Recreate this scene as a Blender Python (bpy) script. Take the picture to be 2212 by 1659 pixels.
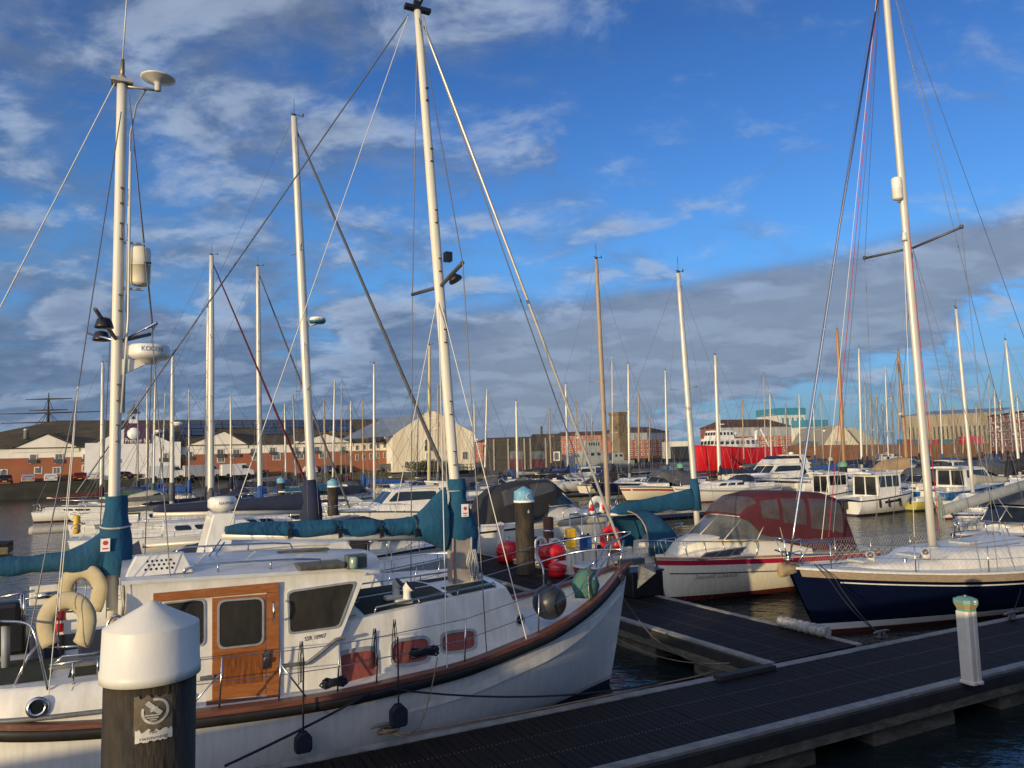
import bpy, math, random
from mathutils import Vector, Matrix, noise
R=math.radians
rnd=random.Random(7)
for o in list(bpy.data.objects): bpy.data.objects.remove(o)
sc=bpy.context.scene; col=sc.collection
# ---------------------------------------------------------------- camera
F=1609.;CX=1106.;CY=829.5;H=4.42;RO=R(-1.5);T=math.atan(154.5/F*math.cos(RO));ct,st=math.cos(T),math.sin(T);cr,sr=math.cos(RO),math.sin(RO)
cam=bpy.data.objects.new('camera',bpy.data.cameras.new('camera')); col.objects.link(cam); sc.camera=cam
cam.location=(0,0,H); cam.rotation_euler=(Matrix.Rotation(math.pi/2+T,3,'X')@Matrix.Rotation(RO,3,'Z')).to_euler()
cam.data.sensor_fit='HORIZONTAL'; cam.data.sensor_width=36; cam.data.lens=F/2212*36
cam.data.clip_start=.1; cam.data.clip_end=6000
# ---------------------------------------------------------------- light
SUN_AZ=R(32); SUN_EL=R(6.5)          # sun behind the camera, to its left
sv=Vector((-math.sin(SUN_AZ)*math.cos(SUN_EL),-math.cos(SUN_AZ)*math.cos(SUN_EL),math.sin(SUN_EL)))
sl=bpy.data.lights.new('sun','SUN'); sl.energy=3.9; sl.angle=R(.55); sl.color=(1,.78,.45)
so=bpy.data.objects.new('sun',sl); col.objects.link(so); so.rotation_euler=sv.to_track_quat('Z','Y').to_euler()
w=bpy.data.worlds.new('World'); sc.world=w; w.use_nodes=True
def sky_world():
    nt=w.node_tree; N=nt.nodes; L=nt.links
    for n in list(N): N.remove(n)
    out=N.new('ShaderNodeOutputWorld'); bg=N.new('ShaderNodeBackground'); L.new(bg.outputs[0],out.inputs[0])
    bg.inputs[1].default_value=.12
    sky=N.new('ShaderNodeTexSky'); sky.sky_type='NISHITA'; sky.sun_disc=False
    sky.sun_elevation=R(14); sky.sun_rotation=math.atan2(sv.x,sv.y); sky.air_density=1.0; sky.dust_density=.3; sky.ozone_density=4.5
    sky.sun_elevation=SUN_EL
    def M(op,a,b=None,c=None,clamp=False):
        n=N.new('ShaderNodeMath'); n.operation=op; n.use_clamp=clamp
        for i,x in enumerate((a,b,c)):
            if x is None: continue
            if isinstance(x,(int,float)): n.inputs[i].default_value=x
            else: L.new(x,n.inputs[i])
        return n.outputs[0]
    tc=N.new('ShaderNodeTexCoord'); sep=N.new('ShaderNodeSeparateXYZ'); L.new(tc.outputs['Generated'],sep.inputs[0])
    X,Y,Z=sep.outputs
    def SS(v,lo,hi):
        n=N.new('ShaderNodeMapRange'); n.interpolation_type='SMOOTHSTEP'; L.new(v,n.inputs[0])
        for i,q in((1,lo),(2,hi)):
            if isinstance(q,(int,float)): n.inputs[i].default_value=q
            else: L.new(q,n.inputs[i])
        return n.outputs[0]
    zc=M('ADD',M('MAXIMUM',Z,0.),.30)
    cmb=N.new('ShaderNodeCombineXYZ'); L.new(M('DIVIDE',X,zc),cmb.inputs[0]); L.new(M('DIVIDE',Y,zc),cmb.inputs[1])
    def noi(scale,det,rough,off=(0,0,0),rot=0,sc3=(1,1,1),dist=0):
        mp=N.new('ShaderNodeMapping'); mp.inputs['Location'].default_value=off; mp.inputs['Rotation'].default_value=(0,0,rot); mp.inputs['Scale'].default_value=sc3
        L.new(cmb.outputs[0],mp.inputs[0]); n=N.new('ShaderNodeTexNoise'); n.inputs['Scale'].default_value=scale; n.inputs['Detail'].default_value=det; n.inputs['Roughness'].default_value=rough; n.inputs['Distortion'].default_value=dist
        L.new(mp.outputs[0],n.inputs['Vector']); return n.outputs['Fac']
    az=M('ARCTAN2',X,Y)                         # 0 ahead, + right
    kw=dict(rot=R(30),sc3=(.95,1.25,1),dist=.3)
    big=noi(1.3,2,.5,(3.1,1.7,0),R(20))
    med=noi(4.3,9,.60,(1.4,5.3,0),**kw)
    med2=noi(4.3,4,.55,(1.4,5.3-.13,0),**kw)     # same field a little higher up: their difference lights the upper edges
    leftm=SS(az,.12,-.42); rtop=M('MULTIPLY',SS(az,-.05,.35),SS(Z,.20,.40))
    ez=M('ADD',Z,M('MULTIPLY',M('SUBTRACT',med,.5),.11))
    up=M('ADD',M('MULTIPLY',az,.11),.175); lo=M('ADD',M('MULTIPLY',az,.30),-.03)
    bank=M('MULTIPLY',M('MULTIPLY',SS(M('SUBTRACT',ez,up),.035,-.03),SS(M('SUBTRACT',ez,lo),-.03,.05)),SS(az,-.22,.02))
    low=M('MULTIPLY',SS(Z,.30,.05),SS(az,.05,-.12))
    fine=noi(11,7,.62,(4,2,0),R(28),(.85,1.25,1),.3)
    dens=M('ADD',M('ADD',M('MULTIPLY',med,.74),M('MULTIPLY',big,.36)),M('MULTIPLY',fine,.13))
    dens=M('ADD',dens,M('MULTIPLY',leftm,.15)); dens=M('ADD',dens,M('MULTIPLY',bank,.40)); dens=M('ADD',dens,M('MULTIPLY',low,.10)); dens=M('SUBTRACT',dens,M('MULTIPLY',rtop,.035))
    cov=SS(dens,.59,.84)
    rel=SS(M('SUBTRACT',med,med2),-.05,.15)
    litf=M('MULTIPLY',M('ADD',M('MULTIPLY',rel,.75),M('MULTIPLY',SS(fine,.35,.7),.25)),M('SUBTRACT',1.,M('MULTIPLY',SS(dens,.72,1.0),.62)))
    cr=N.new('ShaderNodeMix'); cr.data_type='RGBA'; L.new(litf,cr.inputs[0]); L.new(litf,cr.inputs[0])
    dk=N.new('ShaderNodeMix'); dk.data_type='RGBA'; L.new(bank,dk.inputs[0]); dk.inputs[6].default_value=(.95,1.42,2.45,1); dk.inputs[7].default_value=(1.85,2.25,3.0,1)
    L.new(dk.outputs[2],cr.inputs[6]); cr.inputs[7].default_value=(3.5,4.3,5.6,1)
    hs=N.new('ShaderNodeMix'); hs.data_type='RGBA'; hs.blend_type='MULTIPLY'; hs.inputs[0].default_value=1; L.new(sky.outputs[0],hs.inputs[6])
    tr=N.new('ShaderNodeValToRGB'); L.new(Z,tr.inputs[0]); el=tr.color_ramp.elements; el[0].position=0; el[0].color=(1.1,1.3,1.9,1); el[1].position=.62; el[1].color=(.95,1.08,1.45,1); e_=el.new(.25); e_.color=(1.6,1.85,2.15,1); e_=el.new(.42); e_.color=(1.35,1.5,1.9,1)
    L.new(tr.outputs[0],hs.inputs[7])
    hz=N.new('ShaderNodeMix'); hz.data_type='RGBA'; L.new(M('POWER',2.718,M('MULTIPLY',M('MAXIMUM',Z,0.),-8.)),hz.inputs[0]); L.new(hs.outputs[2],hz.inputs[6]); hz.inputs[7].default_value=(1.5,2.75,3.9,1)
    mx=N.new('ShaderNodeMix'); mx.data_type='RGBA'; L.new(M('MULTIPLY',cov,.90),mx.inputs[0]); L.new(hz.outputs[2],mx.inputs[6]); L.new(cr.outputs[2],mx.inputs[7])
    # glow added to the unseen sky round the sun, to brighten shaded sides
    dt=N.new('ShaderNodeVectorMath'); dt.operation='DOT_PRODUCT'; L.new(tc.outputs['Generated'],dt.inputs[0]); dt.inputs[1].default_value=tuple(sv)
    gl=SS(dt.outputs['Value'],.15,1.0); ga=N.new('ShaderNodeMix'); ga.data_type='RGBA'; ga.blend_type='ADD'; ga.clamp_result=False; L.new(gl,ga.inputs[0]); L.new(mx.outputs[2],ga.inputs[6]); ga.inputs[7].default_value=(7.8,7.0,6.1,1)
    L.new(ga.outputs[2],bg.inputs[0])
CLOUD_D=(1.35,1.75,2.5,1); CLOUD_L=(5.2,5.5,6.2,1); SKY_TINT=(1.0,1.25,1.6,1)
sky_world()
vs=sc.view_settings; sc.display_settings.display_device='sRGB'; vs.view_transform='Standard'; vs.look='None'; vs.gamma=1; vs.exposure=0; vs.use_curve_mapping=False
# ---------------------------------------------------------------- projection helpers (measurements were taken on a 2212 px wide copy)
def ray(x,y):
    a=(x-CX)/F;b=-(y-CY)/F;a,b=a*cr-b*sr,a*sr+b*cr
    return (a, ct-b*st, st+b*ct)
def G(x,y,z=0.):
    r=ray(x,y);t=(z-H)/r[2];return Vector((r[0]*t,r[1]*t,z))
def D(x,y,Y):
    r=ray(x,y);t=Y/r[1];return Vector((r[0]*t,Y,H+r[2]*t))
# ---------------------------------------------------------------- materials
MAT={}
def mat(name,c,rough=.5,metal=0.,var=.12,vs=6.,bump=0.,bs=40.,coat=0.,trans=0.,streak=False,spec=.5,stretch=(1,1,1),c2=None,alpha=1.):
    if name in MAT: return MAT[name]
    m=bpy.data.materials.new(name); m.use_nodes=True; N=m.node_tree.nodes; L=m.node_tree.links; b=N['Principled BSDF']
    c=(*c,1) if len(c)==3 else c
    b.inputs['Roughness'].default_value=rough; b.inputs['Metallic'].default_value=metal; b.inputs['Coat Weight'].default_value=coat; b.inputs['Specular IOR Level'].default_value=spec
    b.inputs['Transmission Weight'].default_value=trans
    if alpha<1: b.inputs['Alpha'].default_value=alpha
    if var>0:
        tc=N.new('ShaderNodeTexCoord'); mp=N.new('ShaderNodeMapping'); mp.inputs['Scale'].default_value=stretch; L.new(tc.outputs['Object'],mp.inputs[0])
        n=N.new('ShaderNodeTexNoise'); n.inputs['Scale'].default_value=vs; n.inputs['Detail'].default_value=6; n.inputs['Roughness'].default_value=.62; L.new(mp.outputs[0],n.inputs['Vector'])
        r=N.new('ShaderNodeValToRGB'); r.color_ramp.elements[0].position=.3; r.color_ramp.elements[1].position=.68
        d=c2 or tuple(x*(1-2*var) for x in c[:3])
        r.color_ramp.elements[0].color=(*d[:3],1); r.color_ramp.elements[1].color=c
        L.new(n.outputs['Fac'],r.inputs[0]); L.new(r.outputs[0],b.inputs['Base Color'])
        if bump>0:
            n2=N.new('ShaderNodeTexNoise'); n2.inputs['Scale'].default_value=bs; n2.inputs['Detail'].default_value=4; L.new(mp.outputs[0],n2.inputs['Vector'])
            bp=N.new('ShaderNodeBump'); bp.inputs['Strength'].default_value=bump; bp.inputs['Distance'].default_value=.02; L.new(n2.outputs['Fac'],bp.inputs['Height']); L.new(bp.outputs[0],b.inputs['Normal'])
        rr=N.new('ShaderNodeMapRange'); rr.inputs[3].default_value=max(.02,rough-.08); rr.inputs[4].default_value=min(1,rough+.12); L.new(n.outputs['Fac'],rr.inputs[0]); L.new(rr.outputs[0],b.inputs['Roughness'])
    else: b.inputs['Base Color'].default_value=c
    MAT[name]=m; return m
def bands(name,top,lv,rough=.25,var=.05):
    """hull paint: list of (z below which colour applies, colour), then top colour"""
    if name in MAT: return MAT[name]
    m=mat(name,top,rough,var=max(var,.01),vs=3,coat=.3,stretch=(4,4,.35)); N=m.node_tree.nodes; L=m.node_tree.links; b=N['Principled BSDF']
    src=b.inputs['Base Color'].links[0].from_socket
    tc=N.new('ShaderNodeTexCoord'); sp=N.new('ShaderNodeSeparateXYZ'); L.new(tc.outputs['Object'],sp.inputs[0])
    # grime that thins out upward from the waterline and runs
    for z,cc in sorted(lv,key=lambda q:-q[0]):
        g=N.new('ShaderNodeMath'); g.operation='LESS_THAN'; L.new(sp.outputs[2],g.inputs[0]); g.inputs[1].default_value=z
        mx=N.new('ShaderNodeMix'); mx.data_type='RGBA'; L.new(g.outputs[0],mx.inputs[0]); L.new(src,mx.inputs[6]); mx.inputs[7].default_value=(*cc,1); src=mx.outputs[2]
    L.new(src,b.inputs['Base Color']); return m
WHITE=mat('gelcoat_white',(.80,.78,.73),.30,var=.10,vs=4,coat=.2,stretch=(1.6,1.6,.45),c2=(.60,.575,.51))
WHITE2=mat('deck_white',(.74,.73,.69),.45,var=.10,vs=5,bump=.05)
CREAM=mat('cream',(.74,.68,.52),.4,var=.08,vs=5)
GREYP=mat('grey_paint',(.33,.35,.36),.5,var=.1)
STEEL=mat('stainless',(.62,.62,.62),.22,1.,var=.12,vs=20)
ALU=mat('mast_alloy',(.62,.59,.52),.38,.15,var=.07,vs=3,stretch=(6,6,.6))
ALUG=mat('mast_grey',(.42,.42,.40),.42,.4,var=.1,vs=3,stretch=(6,6,.6))
WIRE=mat('rigging_wire',(.16,.16,.17),.4,.6,var=0)
WIREL=mat('rigging_pale',(.62,.60,.54),.5,.2,var=0)
ROPEW=mat('rope_white',(.62,.60,.56),.9,var=.3,vs=60,bump=.5,bs=120)
ROPED=mat('rope_navy',(.014,.018,.035),.9,var=.3,vs=60,bump=.5,bs=120)
ROPER=mat('rope_red',(.45,.03,.05),.9,var=.2,vs=60)
ROPEB=mat('rope_blue',(.03,.12,.42),.9,var=.2,vs=60)
ROPEO=mat('rope_tan',(.36,.24,.14),.9,var=.3,vs=60,bump=.5,bs=120)
GLASS=mat('dark_glass',(.018,.022,.026),.05,var=.3,vs=3,spec=.8)
VINYL=mat('clear_vinyl',(.15,.155,.16),.12,var=.2,vs=3,bump=.25,bs=4,spec=.7,alpha=.5)
RUBBER=mat('black_rubber',(.014,.014,.015),.55,var=.3,vs=12)
BLACK=mat('black_plastic',(.012,.012,.014),.35,var=.2)
TEAL=mat('teal_canvas',(.005,.080,.165),.85,var=.22,vs=2.6,bump=.9,bs=7,stretch=(2.2,1,1),c2=(.004,.05,.10))
NAVYC=mat('navy_canvas',(.018,.026,.065),.85,var=.2,vs=3,bump=.4,bs=9)
BLUEC=mat('blue_canvas',(.02,.09,.33),.8,var=.2,vs=3,bump=.4,bs=9)
REDC=mat('burgundy_canvas',(.095,.013,.02),.8,var=.2,vs=3,bump=.3,bs=9)
TANC=mat('tan_canvas',(.50,.33,.17),.85,var=.15,vs=3,bump=.4,bs=7)
GREYC=mat('grey_canvas',(.10,.105,.115),.8,var=.2,vs=3,bump=.4,bs=9)
BEIGES=mat('beige_sailcloth',(.46,.42,.33),.85,var=.18,vs=6,bump=.5,bs=14)
BLACKC=mat('black_canvas',(.022,.022,.026),.8,var=.2,vs=3,bump=.3,bs=9)
GREENC=mat('green_canvas',(.02,.12,.06),.85,var=.2,vs=3,bump=.4,bs=9)
CANV=dict(teal=TEAL,navy=NAVYC,blue=BLUEC,burgundy=REDC,tan=TANC,grey=GREYC,beige=BEIGES,black=BLACKC,green=GREENC)
VARN=mat('varnished_teak',(.37,.145,.045),.32,var=.28,vs=5,coat=.5,stretch=(1.2,1.2,9),c2=(.24,.07,.015))
WOODT=mat('weathered_teak',(.40,.31,.22),.7,var=.2,vs=7,stretch=(.4,4,4))
MASTW=mat('spruce_mast',(.44,.24,.10),.45,var=.2,vs=5,stretch=(6,6,.4))
MASTWG=mat('pale_wood_mast',(.42,.32,.22),.55,var=.2,vs=5,stretch=(6,6,.4))
REDP=mat('red_plastic',(.62,.012,.018),.4,var=.1)
YEL=mat('yellow_plastic',(.70,.42,.03),.5,var=.1)
NONSLIP=mat('green_nonslip',(.040,.046,.028),.9,var=.3,vs=7,bump=.3,bs=90)
def txtmat(n,c): return mat('paint_'+n,c,.5,var=0)
INK=txtmat('ink',(.02,.02,.022)); GOLD=txtmat('gold',(.32,.24,.12)); BLUEI=txtmat('blueink',(.10,.14,.28)); WHT=txtmat('white',(.8,.8,.78)); REDI=txtmat('redink',(.6,.04,.03)); GREYI=txtmat('greyink',(.25,.26,.28))
# ---------------------------------------------------------------- mesh builder
class MB:
    def __init__(s): s.v=[];s.f=[];s.sm=[]
    def add(s,vs,fs,smooth=False):
        o=len(s.v); s.v+=[tuple(v) for v in vs]; s.f+=[tuple(i+o for i in f) for f in fs]; s.sm+=[smooth]*len(fs); return s
    def box(s,c,size,rz=0.,M=None):
        hx,hy,hz=[q/2 for q in size]; c=Vector(c); Rm=M or Matrix.Rotation(rz,3,'Z')
        vs=[c+Rm@Vector((x,y,z)) for x in(-hx,hx) for y in(-hy,hy) for z in(-hz,hz)]
        return s.add(vs,[(0,1,3,2),(4,6,7,5),(0,4,5,1),(2,3,7,6),(0,2,6,4),(1,5,7,3)])
    def bb(s,x0,x1,y0,y1,z0,z1): return s.box(((x0+x1)/2,(y0+y1)/2,(z0+z1)/2),(x1-x0,y1-y0,z1-z0))
    def tube(s,pts,r,n=8,sx=1.,smooth=True,cap=True,up=None):
        pts=[Vector(p) for p in pts]; k=len(pts); rs=r if isinstance(r,(list,tuple)) else [r]*k
        prev=None; rings=[]
        for i,p in enumerate(pts):
            t=(pts[min(i+1,k-1)]-pts[max(i-1,0)])
            if t.length<1e-9: t=Vector((0,0,1))
            t.normalize()
            if prev is None:
                a=Vector(up) if up else (Vector((0,0,1)) if abs(t.z)<.9 else Vector((1,0,0)))
            else: a=prev
            a=(a-t*a.dot(t)); 
            if a.length<1e-6: a=t.orthogonal()
            a.normalize(); prev=a; b=t.cross(a)
            rings.append([p+(a*math.cos(2*math.pi*j/n)+b*math.sin(2*math.pi*j/n)*sx)*rs[i] for j in range(n)])
        return s.grid(rings,closed=True,caps=cap,smooth=smooth)
    def grid(s,rows,closed=False,caps=False,smooth=True,flip=False):
        o=0;m=len(rows[0]); vs=[p for r_ in rows for p in r_]; fs=[]
        for i in range(len(rows)-1):
            for j in range(m if closed else m-1):
                a=i*m+j;b=i*m+(j+1)%m;c=b+m;d=a+m
                fs.append((a,b,c,d) if not flip else (a,d,c,b))
        s.add(vs,fs,smooth)
        if caps and closed:
            b0=len(s.v)-len(vs)
            s.f.append(tuple(b0+j for j in reversed(range(m)))); s.sm.append(False)
            s.f.append(tuple(b0+(len(rows)-1)*m+j for j in range(m))); s.sm.append(False)
        return s
    def lathe(s,prof,c=(0,0,0),n=24,smooth=True,axis=None):
        c=Vector(c); q=Vector((0,0,1)).rotation_difference(Vector(axis)) if axis else None
        rows=[]
        for r_,z in prof:
            row=[]
            for j in range(n):
                v=Vector((r_*math.cos(2*math.pi*j/n),r_*math.sin(2*math.pi*j/n),z))
                if q: v=q@v
                row.append(c+v)
            rows.append(row)
        return s.grid(rows,closed=True,caps=True,smooth=smooth)
    def prism(s,poly,vec):
        """poly: 3-D points, extruded by vec"""
        n=len(poly);p=[Vector(a) for a in poly];v=Vector(vec)
        return s.add(p+[a+v for a in p],[tuple(reversed(range(n))),tuple(range(n,2*n))]+[(i,(i+1)%n,n+(i+1)%n,n+i) for i in range(n)])
    def panel(s,c4,poly,off=.004,th=.006):
        P,nrm=bil(c4); pts=[P(u,v) for u,v in poly]; return s.prism([p+nrm*off for p in pts],nrm*th)
    def ring(s,c4,po,pi,off=.002,th=.012):
        P,nrm=bil(c4); n=len(po)
        a=[P(*q)+nrm*off for q in po];b=[P(*q)+nrm*(off+th) for q in po];c=[P(*q)+nrm*(off+th) for q in pi];d=[P(*q)+nrm*off for q in pi]
        return s.grid([a,b,c,d,a],closed=True,smooth=False)
    def torus(s,c,R0,r,axis=(0,0,1),n=20,m=8,a0=0,a1=360):
        c=Vector(c); q=Vector((0,0,1)).rotation_difference(Vector(axis)); full=abs(a1-a0)>=360
        pts=[c+q@Vector((R0*math.cos(R(a0+(a1-a0)*i/n)),R0*math.sin(R(a0+(a1-a0)*i/n)),0)) for i in range(n+1)]
        return s.tube(pts,r,m,cap=not full)
    def build(s,name,m,parent=None,bevel=0.,subs=0):
        me=bpy.data.meshes.new(name); me.from_pydata(s.v,[],s.f); me.validate(); 
        if len(me.polygons)==len(s.sm): me.polygons.foreach_set('use_smooth',s.sm)
        me.materials.append(m); me.update()
        o=bpy.data.objects.new(name,me); col.objects.link(o); o.parent=parent
        if bevel: 
            b=o.modifiers.new('bevel','BEVEL'); b.width=bevel; b.segments=2; b.limit_method='ANGLE'; b.angle_limit=R(40)
        return o
def bil(c4):
    a,b,c,d=[Vector(p) for p in c4]; nrm=(b-a).cross(d-a).normalized()
    return (lambda u,v:a*(1-u)*(1-v)+b*u*(1-v)+c*u*v+d*(1-u)*v),nrm
def rr(u0,v0,u1,v1,ru,rv=None,n=4):
    rv=rv or ru; P=[]
    for cx,cy,a in((u1-ru,v0+rv,-90),(u1-ru,v1-rv,0),(u0+ru,v1-rv,90),(u0+ru,v0+rv,180)):
        for i in range(n+1): t=R(a+90*i/n); P.append((cx+ru*math.cos(t),cy+rv*math.sin(t)))
    return P
def thing(name,label,cat,loc=(0,0,0),rz=0.,group=None):
    o=bpy.data.objects.new(name,None); col.objects.link(o); o.location=loc; o.rotation_euler=(0,0,rz); o.empty_display_size=.2
    o['label']=label;o['category']=cat
    if group:o['group']=group
    return o
def tag(o,label,cat,group=None):
    o['label']=label;o['category']=cat
    if group:o['group']=group
    return o
def struct(o,kind='structure'): o['kind']=kind; return o
def place(o,loc,rz): o.location=loc;o.rotation_euler=(0,0,rz);return o
def text(s,size,org,xd,up,m,parent=None,name='lettering',shear=0.,th=.002,width=None,smooth=False):
    cu=bpy.data.curves.new('t','FONT'); cu.body=s; cu.size=size; cu.extrude=th; cu.shear=shear; cu.resolution_u=2; cu.align_x='CENTER'; cu.align_y='CENTER'
    to=bpy.data.objects.new('t',cu); col.objects.link(to); dg=bpy.context.evaluated_depsgraph_get(); dg.update()
    me=bpy.data.meshes.new_from_object(to.evaluated_get(dg)); bpy.data.objects.remove(to); bpy.data.curves.remove(cu)
    xd=Vector(xd).normalized(); up=Vector(up); up=(up-xd*up.dot(xd)).normalized(); n=xd.cross(up)
    if width:
        xs=[v.co.x for v in me.vertices]; k=width/(max(xs)-min(xs))
        for v in me.vertices: v.co.x*=k
    Mx=Matrix((xd,up,n)).transposed().to_4x4(); Mx.translation=Vector(org)
    me.transform(Mx); me.materials.clear(); me.materials.append(m); me.name=name
    o=bpy.data.objects.new(name,me); col.objects.link(o); o.parent=parent; return o
def wrap_text(s,size,c,r,face,dz,m,parent,name='lettering',width=None,shear=0.,off=.003):
    """lettering laid on an upright cylinder of radius r round c; face = direction angle it looks to (0 = -y)"""
    o=text(s,size,(0,0,0),(1,0,0),(0,1,0),m,parent,name,th=0,width=width,shear=shear)
    for v in o.data.vertices:
        a=face+v.co.x/r; v.co=(c[0]+(r+off)*math.sin(a),c[1]-(r+off)*math.cos(a),c[2]+dz+v.co.y)
    return o
def lerp(a,b,t): return a+(b-a)*t
def interp(tab,x):
    if x<=tab[0][0]: return tab[0][1]
    for (a,b),(c,d) in zip(tab,tab[1:]):
        if x<=c:
            t=(x-a)/(c-a); t2=t; return b+(d-b)*t2
    return tab[-1][1]
def smooth_tab(tab,x):
    """Catmull-Rom through table"""
    if x<=tab[0][0]: return tab[0][1]
    if x>=tab[-1][0]: return tab[-1][1]
    for i in range(len(tab)-1):
        if x<=tab[i+1][0]:
            x0,y0=tab[i];x1,y1=tab[i+1];m0=(y1-(tab[i-1][1] if i else y0))/((x1-(tab[i-1][0] if i else x0)) or 1);j=i+2 if i+2<len(tab) else i+1
            m1=(tab[j][1]-y0)/((tab[j][0]-x0) or 1);h=x1-x0;t=(x-x0)/h
            return (2*t**3-3*t**2+1)*y0+(t**3-2*t*t+t)*h*m0+(-2*t**3+3*t*t)*y1+(t**3-t*t)*h*m1
def sag(a,b,d,n=10):
    a=Vector(a);b=Vector(b); return [a.lerp(b,i/n)-Vector((0,0,d*4*(i/n)*(1-i/n))) for i in range(n+1)]
# ---------------------------------------------------------------- hull
class Hull:
    """bow towards +x. xs: sheer ends (stern,bow), xk: waterline/keel ends. beam(s), sheer(s): tables over s 0 bow ..1 stern"""
    def __init__(h,xb,xt,kb,kt,beam,sheer,keel=-.35,full=2.4,flare=.9,n=26,m=9):
        h.xb,h.xt,h.kb,h.kt,h.beam,h.sheer,h.keel,h.full,h.flare,h.n,h.m=xb,xt,kb,kt,beam,sheer,keel,full,flare,n,m
    def s_of(h,x): return (x-h.xb)/(h.xt-h.xb)
    def pt(h,s,t,side=1,off=0.):
        B=smooth_tab(h.beam,s); zs=smooth_tab(h.sheer,s)
        xk=lerp(h.kb,h.kt,s); xs=lerp(h.xb,h.xt,s)
        fl=h.flare*(1-s)**1.5
        y=B*(1-(1-t)**h.full)*(1-fl*(1-t)*.55)
        z=lerp(h.keel,zs,t**1.25 if s<2 else t)
        p=Vector((lerp(xk,xs,t**(1.0)),side*y,z))
        if off:
            p.y+=side*off
        return p
    def z2t(h,s,z):
        zs=smooth_tab(h.sheer,s); return max(0,(z-h.keel)/(zs-h.keel))**(1/1.25)
    def mesh(h,inner=.0):
        mb=MB(); rows=[]
        for i in range(h.n+1):
            s=(i/h.n); s=s*s*(1-s)*.35+s*(1-(1-s)*s*.35) if False else s**1.15
            rows.append([h.pt(s,j/h.m,1) for j in range(h.m,0,-1)]+[h.pt(s,j/h.m,-1) for j in range(0,h.m+1)])
        mb.grid(rows,smooth=True)
        # transom
        last=rows[-1]; mb.add(last,[tuple(range(len(last)))])
        return mb
    def strip(h,t0,t1,off=.006,s0=0.,s1=1.,side=(1,-1),n=30,zmode=False):
        mb=MB()
        for sd in side:
            rows=[]
            for i in range(n+1):
                s=lerp(s0,s1,i/n); zs=smooth_tab(h.sheer,s)
                if zmode: a,b=h.z2t(s,zs+t0),h.z2t(s,zs+t1)
                else: a,b=t0,t1
                p,q=h.pt(s,a,sd),h.pt(s,b,sd); o=Vector((off*.3 if s<.05 else 0,sd*off,0))
                rows.append([p,p+o,q+o,q])
            mb.grid(rows,smooth=False,flip=(sd<0))
        return mb
    def rail(h,r,dz=0.,s0=0.,s1=1.,n=30,sx=1.,sides=(1,-1),inset=0.,nn=6,transom=True):
        mb=MB()
        for sd in sides:
            pts=[]
            for i in range(n+1):
                s=lerp(s0,s1,i/n); p=h.pt(s,1,sd); p.z+=dz; p.y-=sd*min(inset,abs(p.y)); pts.append(p)
            mb.tube(pts,r,nn,sx=sx,smooth=False)
        if transom and s1>=1:
            p=h.pt(1,1,1);q=h.pt(1,1,-1);p.z+=dz;q.z+=dz; mb.tube([p,q],r,nn,sx=sx,smooth=False)
        return mb
    def deck(h,drop=.0,camber=.05,inset=.02,s0=0.,s1=1.,n=24,m=6):
        mb=MB();rows=[]
        for i in range(n+1):
            s=lerp(s0,s1,i/n); p=h.pt(s,1,1); B=max(0,p.y-inset); z=p.z-(drop(s) if callable(drop) else drop)
            rows.append([Vector((p.x,lerp(B,-B,j/m),z+camber*(1-(2*j/m-1)**2))) for j in range(m+1)])
        mb.grid(rows,smooth=True); return mb
    def xyz(h,x,side=1,dz=0.,inset=0.):
        s=min(1,max(0,h.s_of(x))); p=h.pt(s,1,side); return Vector((p.x,p.y-side*min(inset,abs(p.y)),p.z+dz))
def house(x0,x1,w0,w1,z0,z1,fs=.3,bs=.05,tum=.08,z1b=None,camber=.06,n=6):
    """cabin: x0 aft, x1 fwd, half width w0 aft, w1 fwd; fs = forward face slope length, tum = tumblehome. returns MB and the two side quads"""
    z1b=z1 if z1b is None else z1b  # z1 aft, z1b fwd
    mb=MB()
    ba=[Vector((x0,-w0,z0)),Vector((x1,-w1,z0)),Vector((x1,w1,z0)),Vector((x0,w0,z0))]
    tp=[Vector((x0+bs,-(w0-tum),z1)),Vector((x1-fs,-(w1-tum),z1b)),Vector((x1-fs,(w1-tum),z1b)),Vector((x0+bs,(w0-tum),z1))]
    for q_ in((ba[0],ba[1],tp[1],tp[0]),(ba[2],ba[3],tp[3],tp[2])):
        P_,n_=bil(q_); mb.grid([[P_(i/8,j/5) for i in range(9)] for j in range(6)],smooth=True)
    # roof with camber + end faces following it
    rows=[]
    for k in range(n+1):
        u=k/n; c=camber*(1-(2*u-1)**2); rows.append([tp[0].lerp(tp[3],u)+Vector((0,0,c)),tp[1].lerp(tp[2],u)+Vector((0,0,c))])
    mb.grid(rows,smooth=True,flip=True)
    mb.add([ba[0]]+[r_[0] for r_ in rows]+[ba[3]],[tuple(range(n+3))]); mb.add([ba[1]]+[r_[1] for r_ in rows]+[ba[2]],[tuple(reversed(range(n+3)))])
    stb=[ba[0],ba[1],tp[1],tp[0]]; prt=[ba[2],ba[3],tp[3],tp[2]]; fr=[ba[1],ba[2],tp[2],tp[1]]
    return mb,stb,prt,fr
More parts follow.
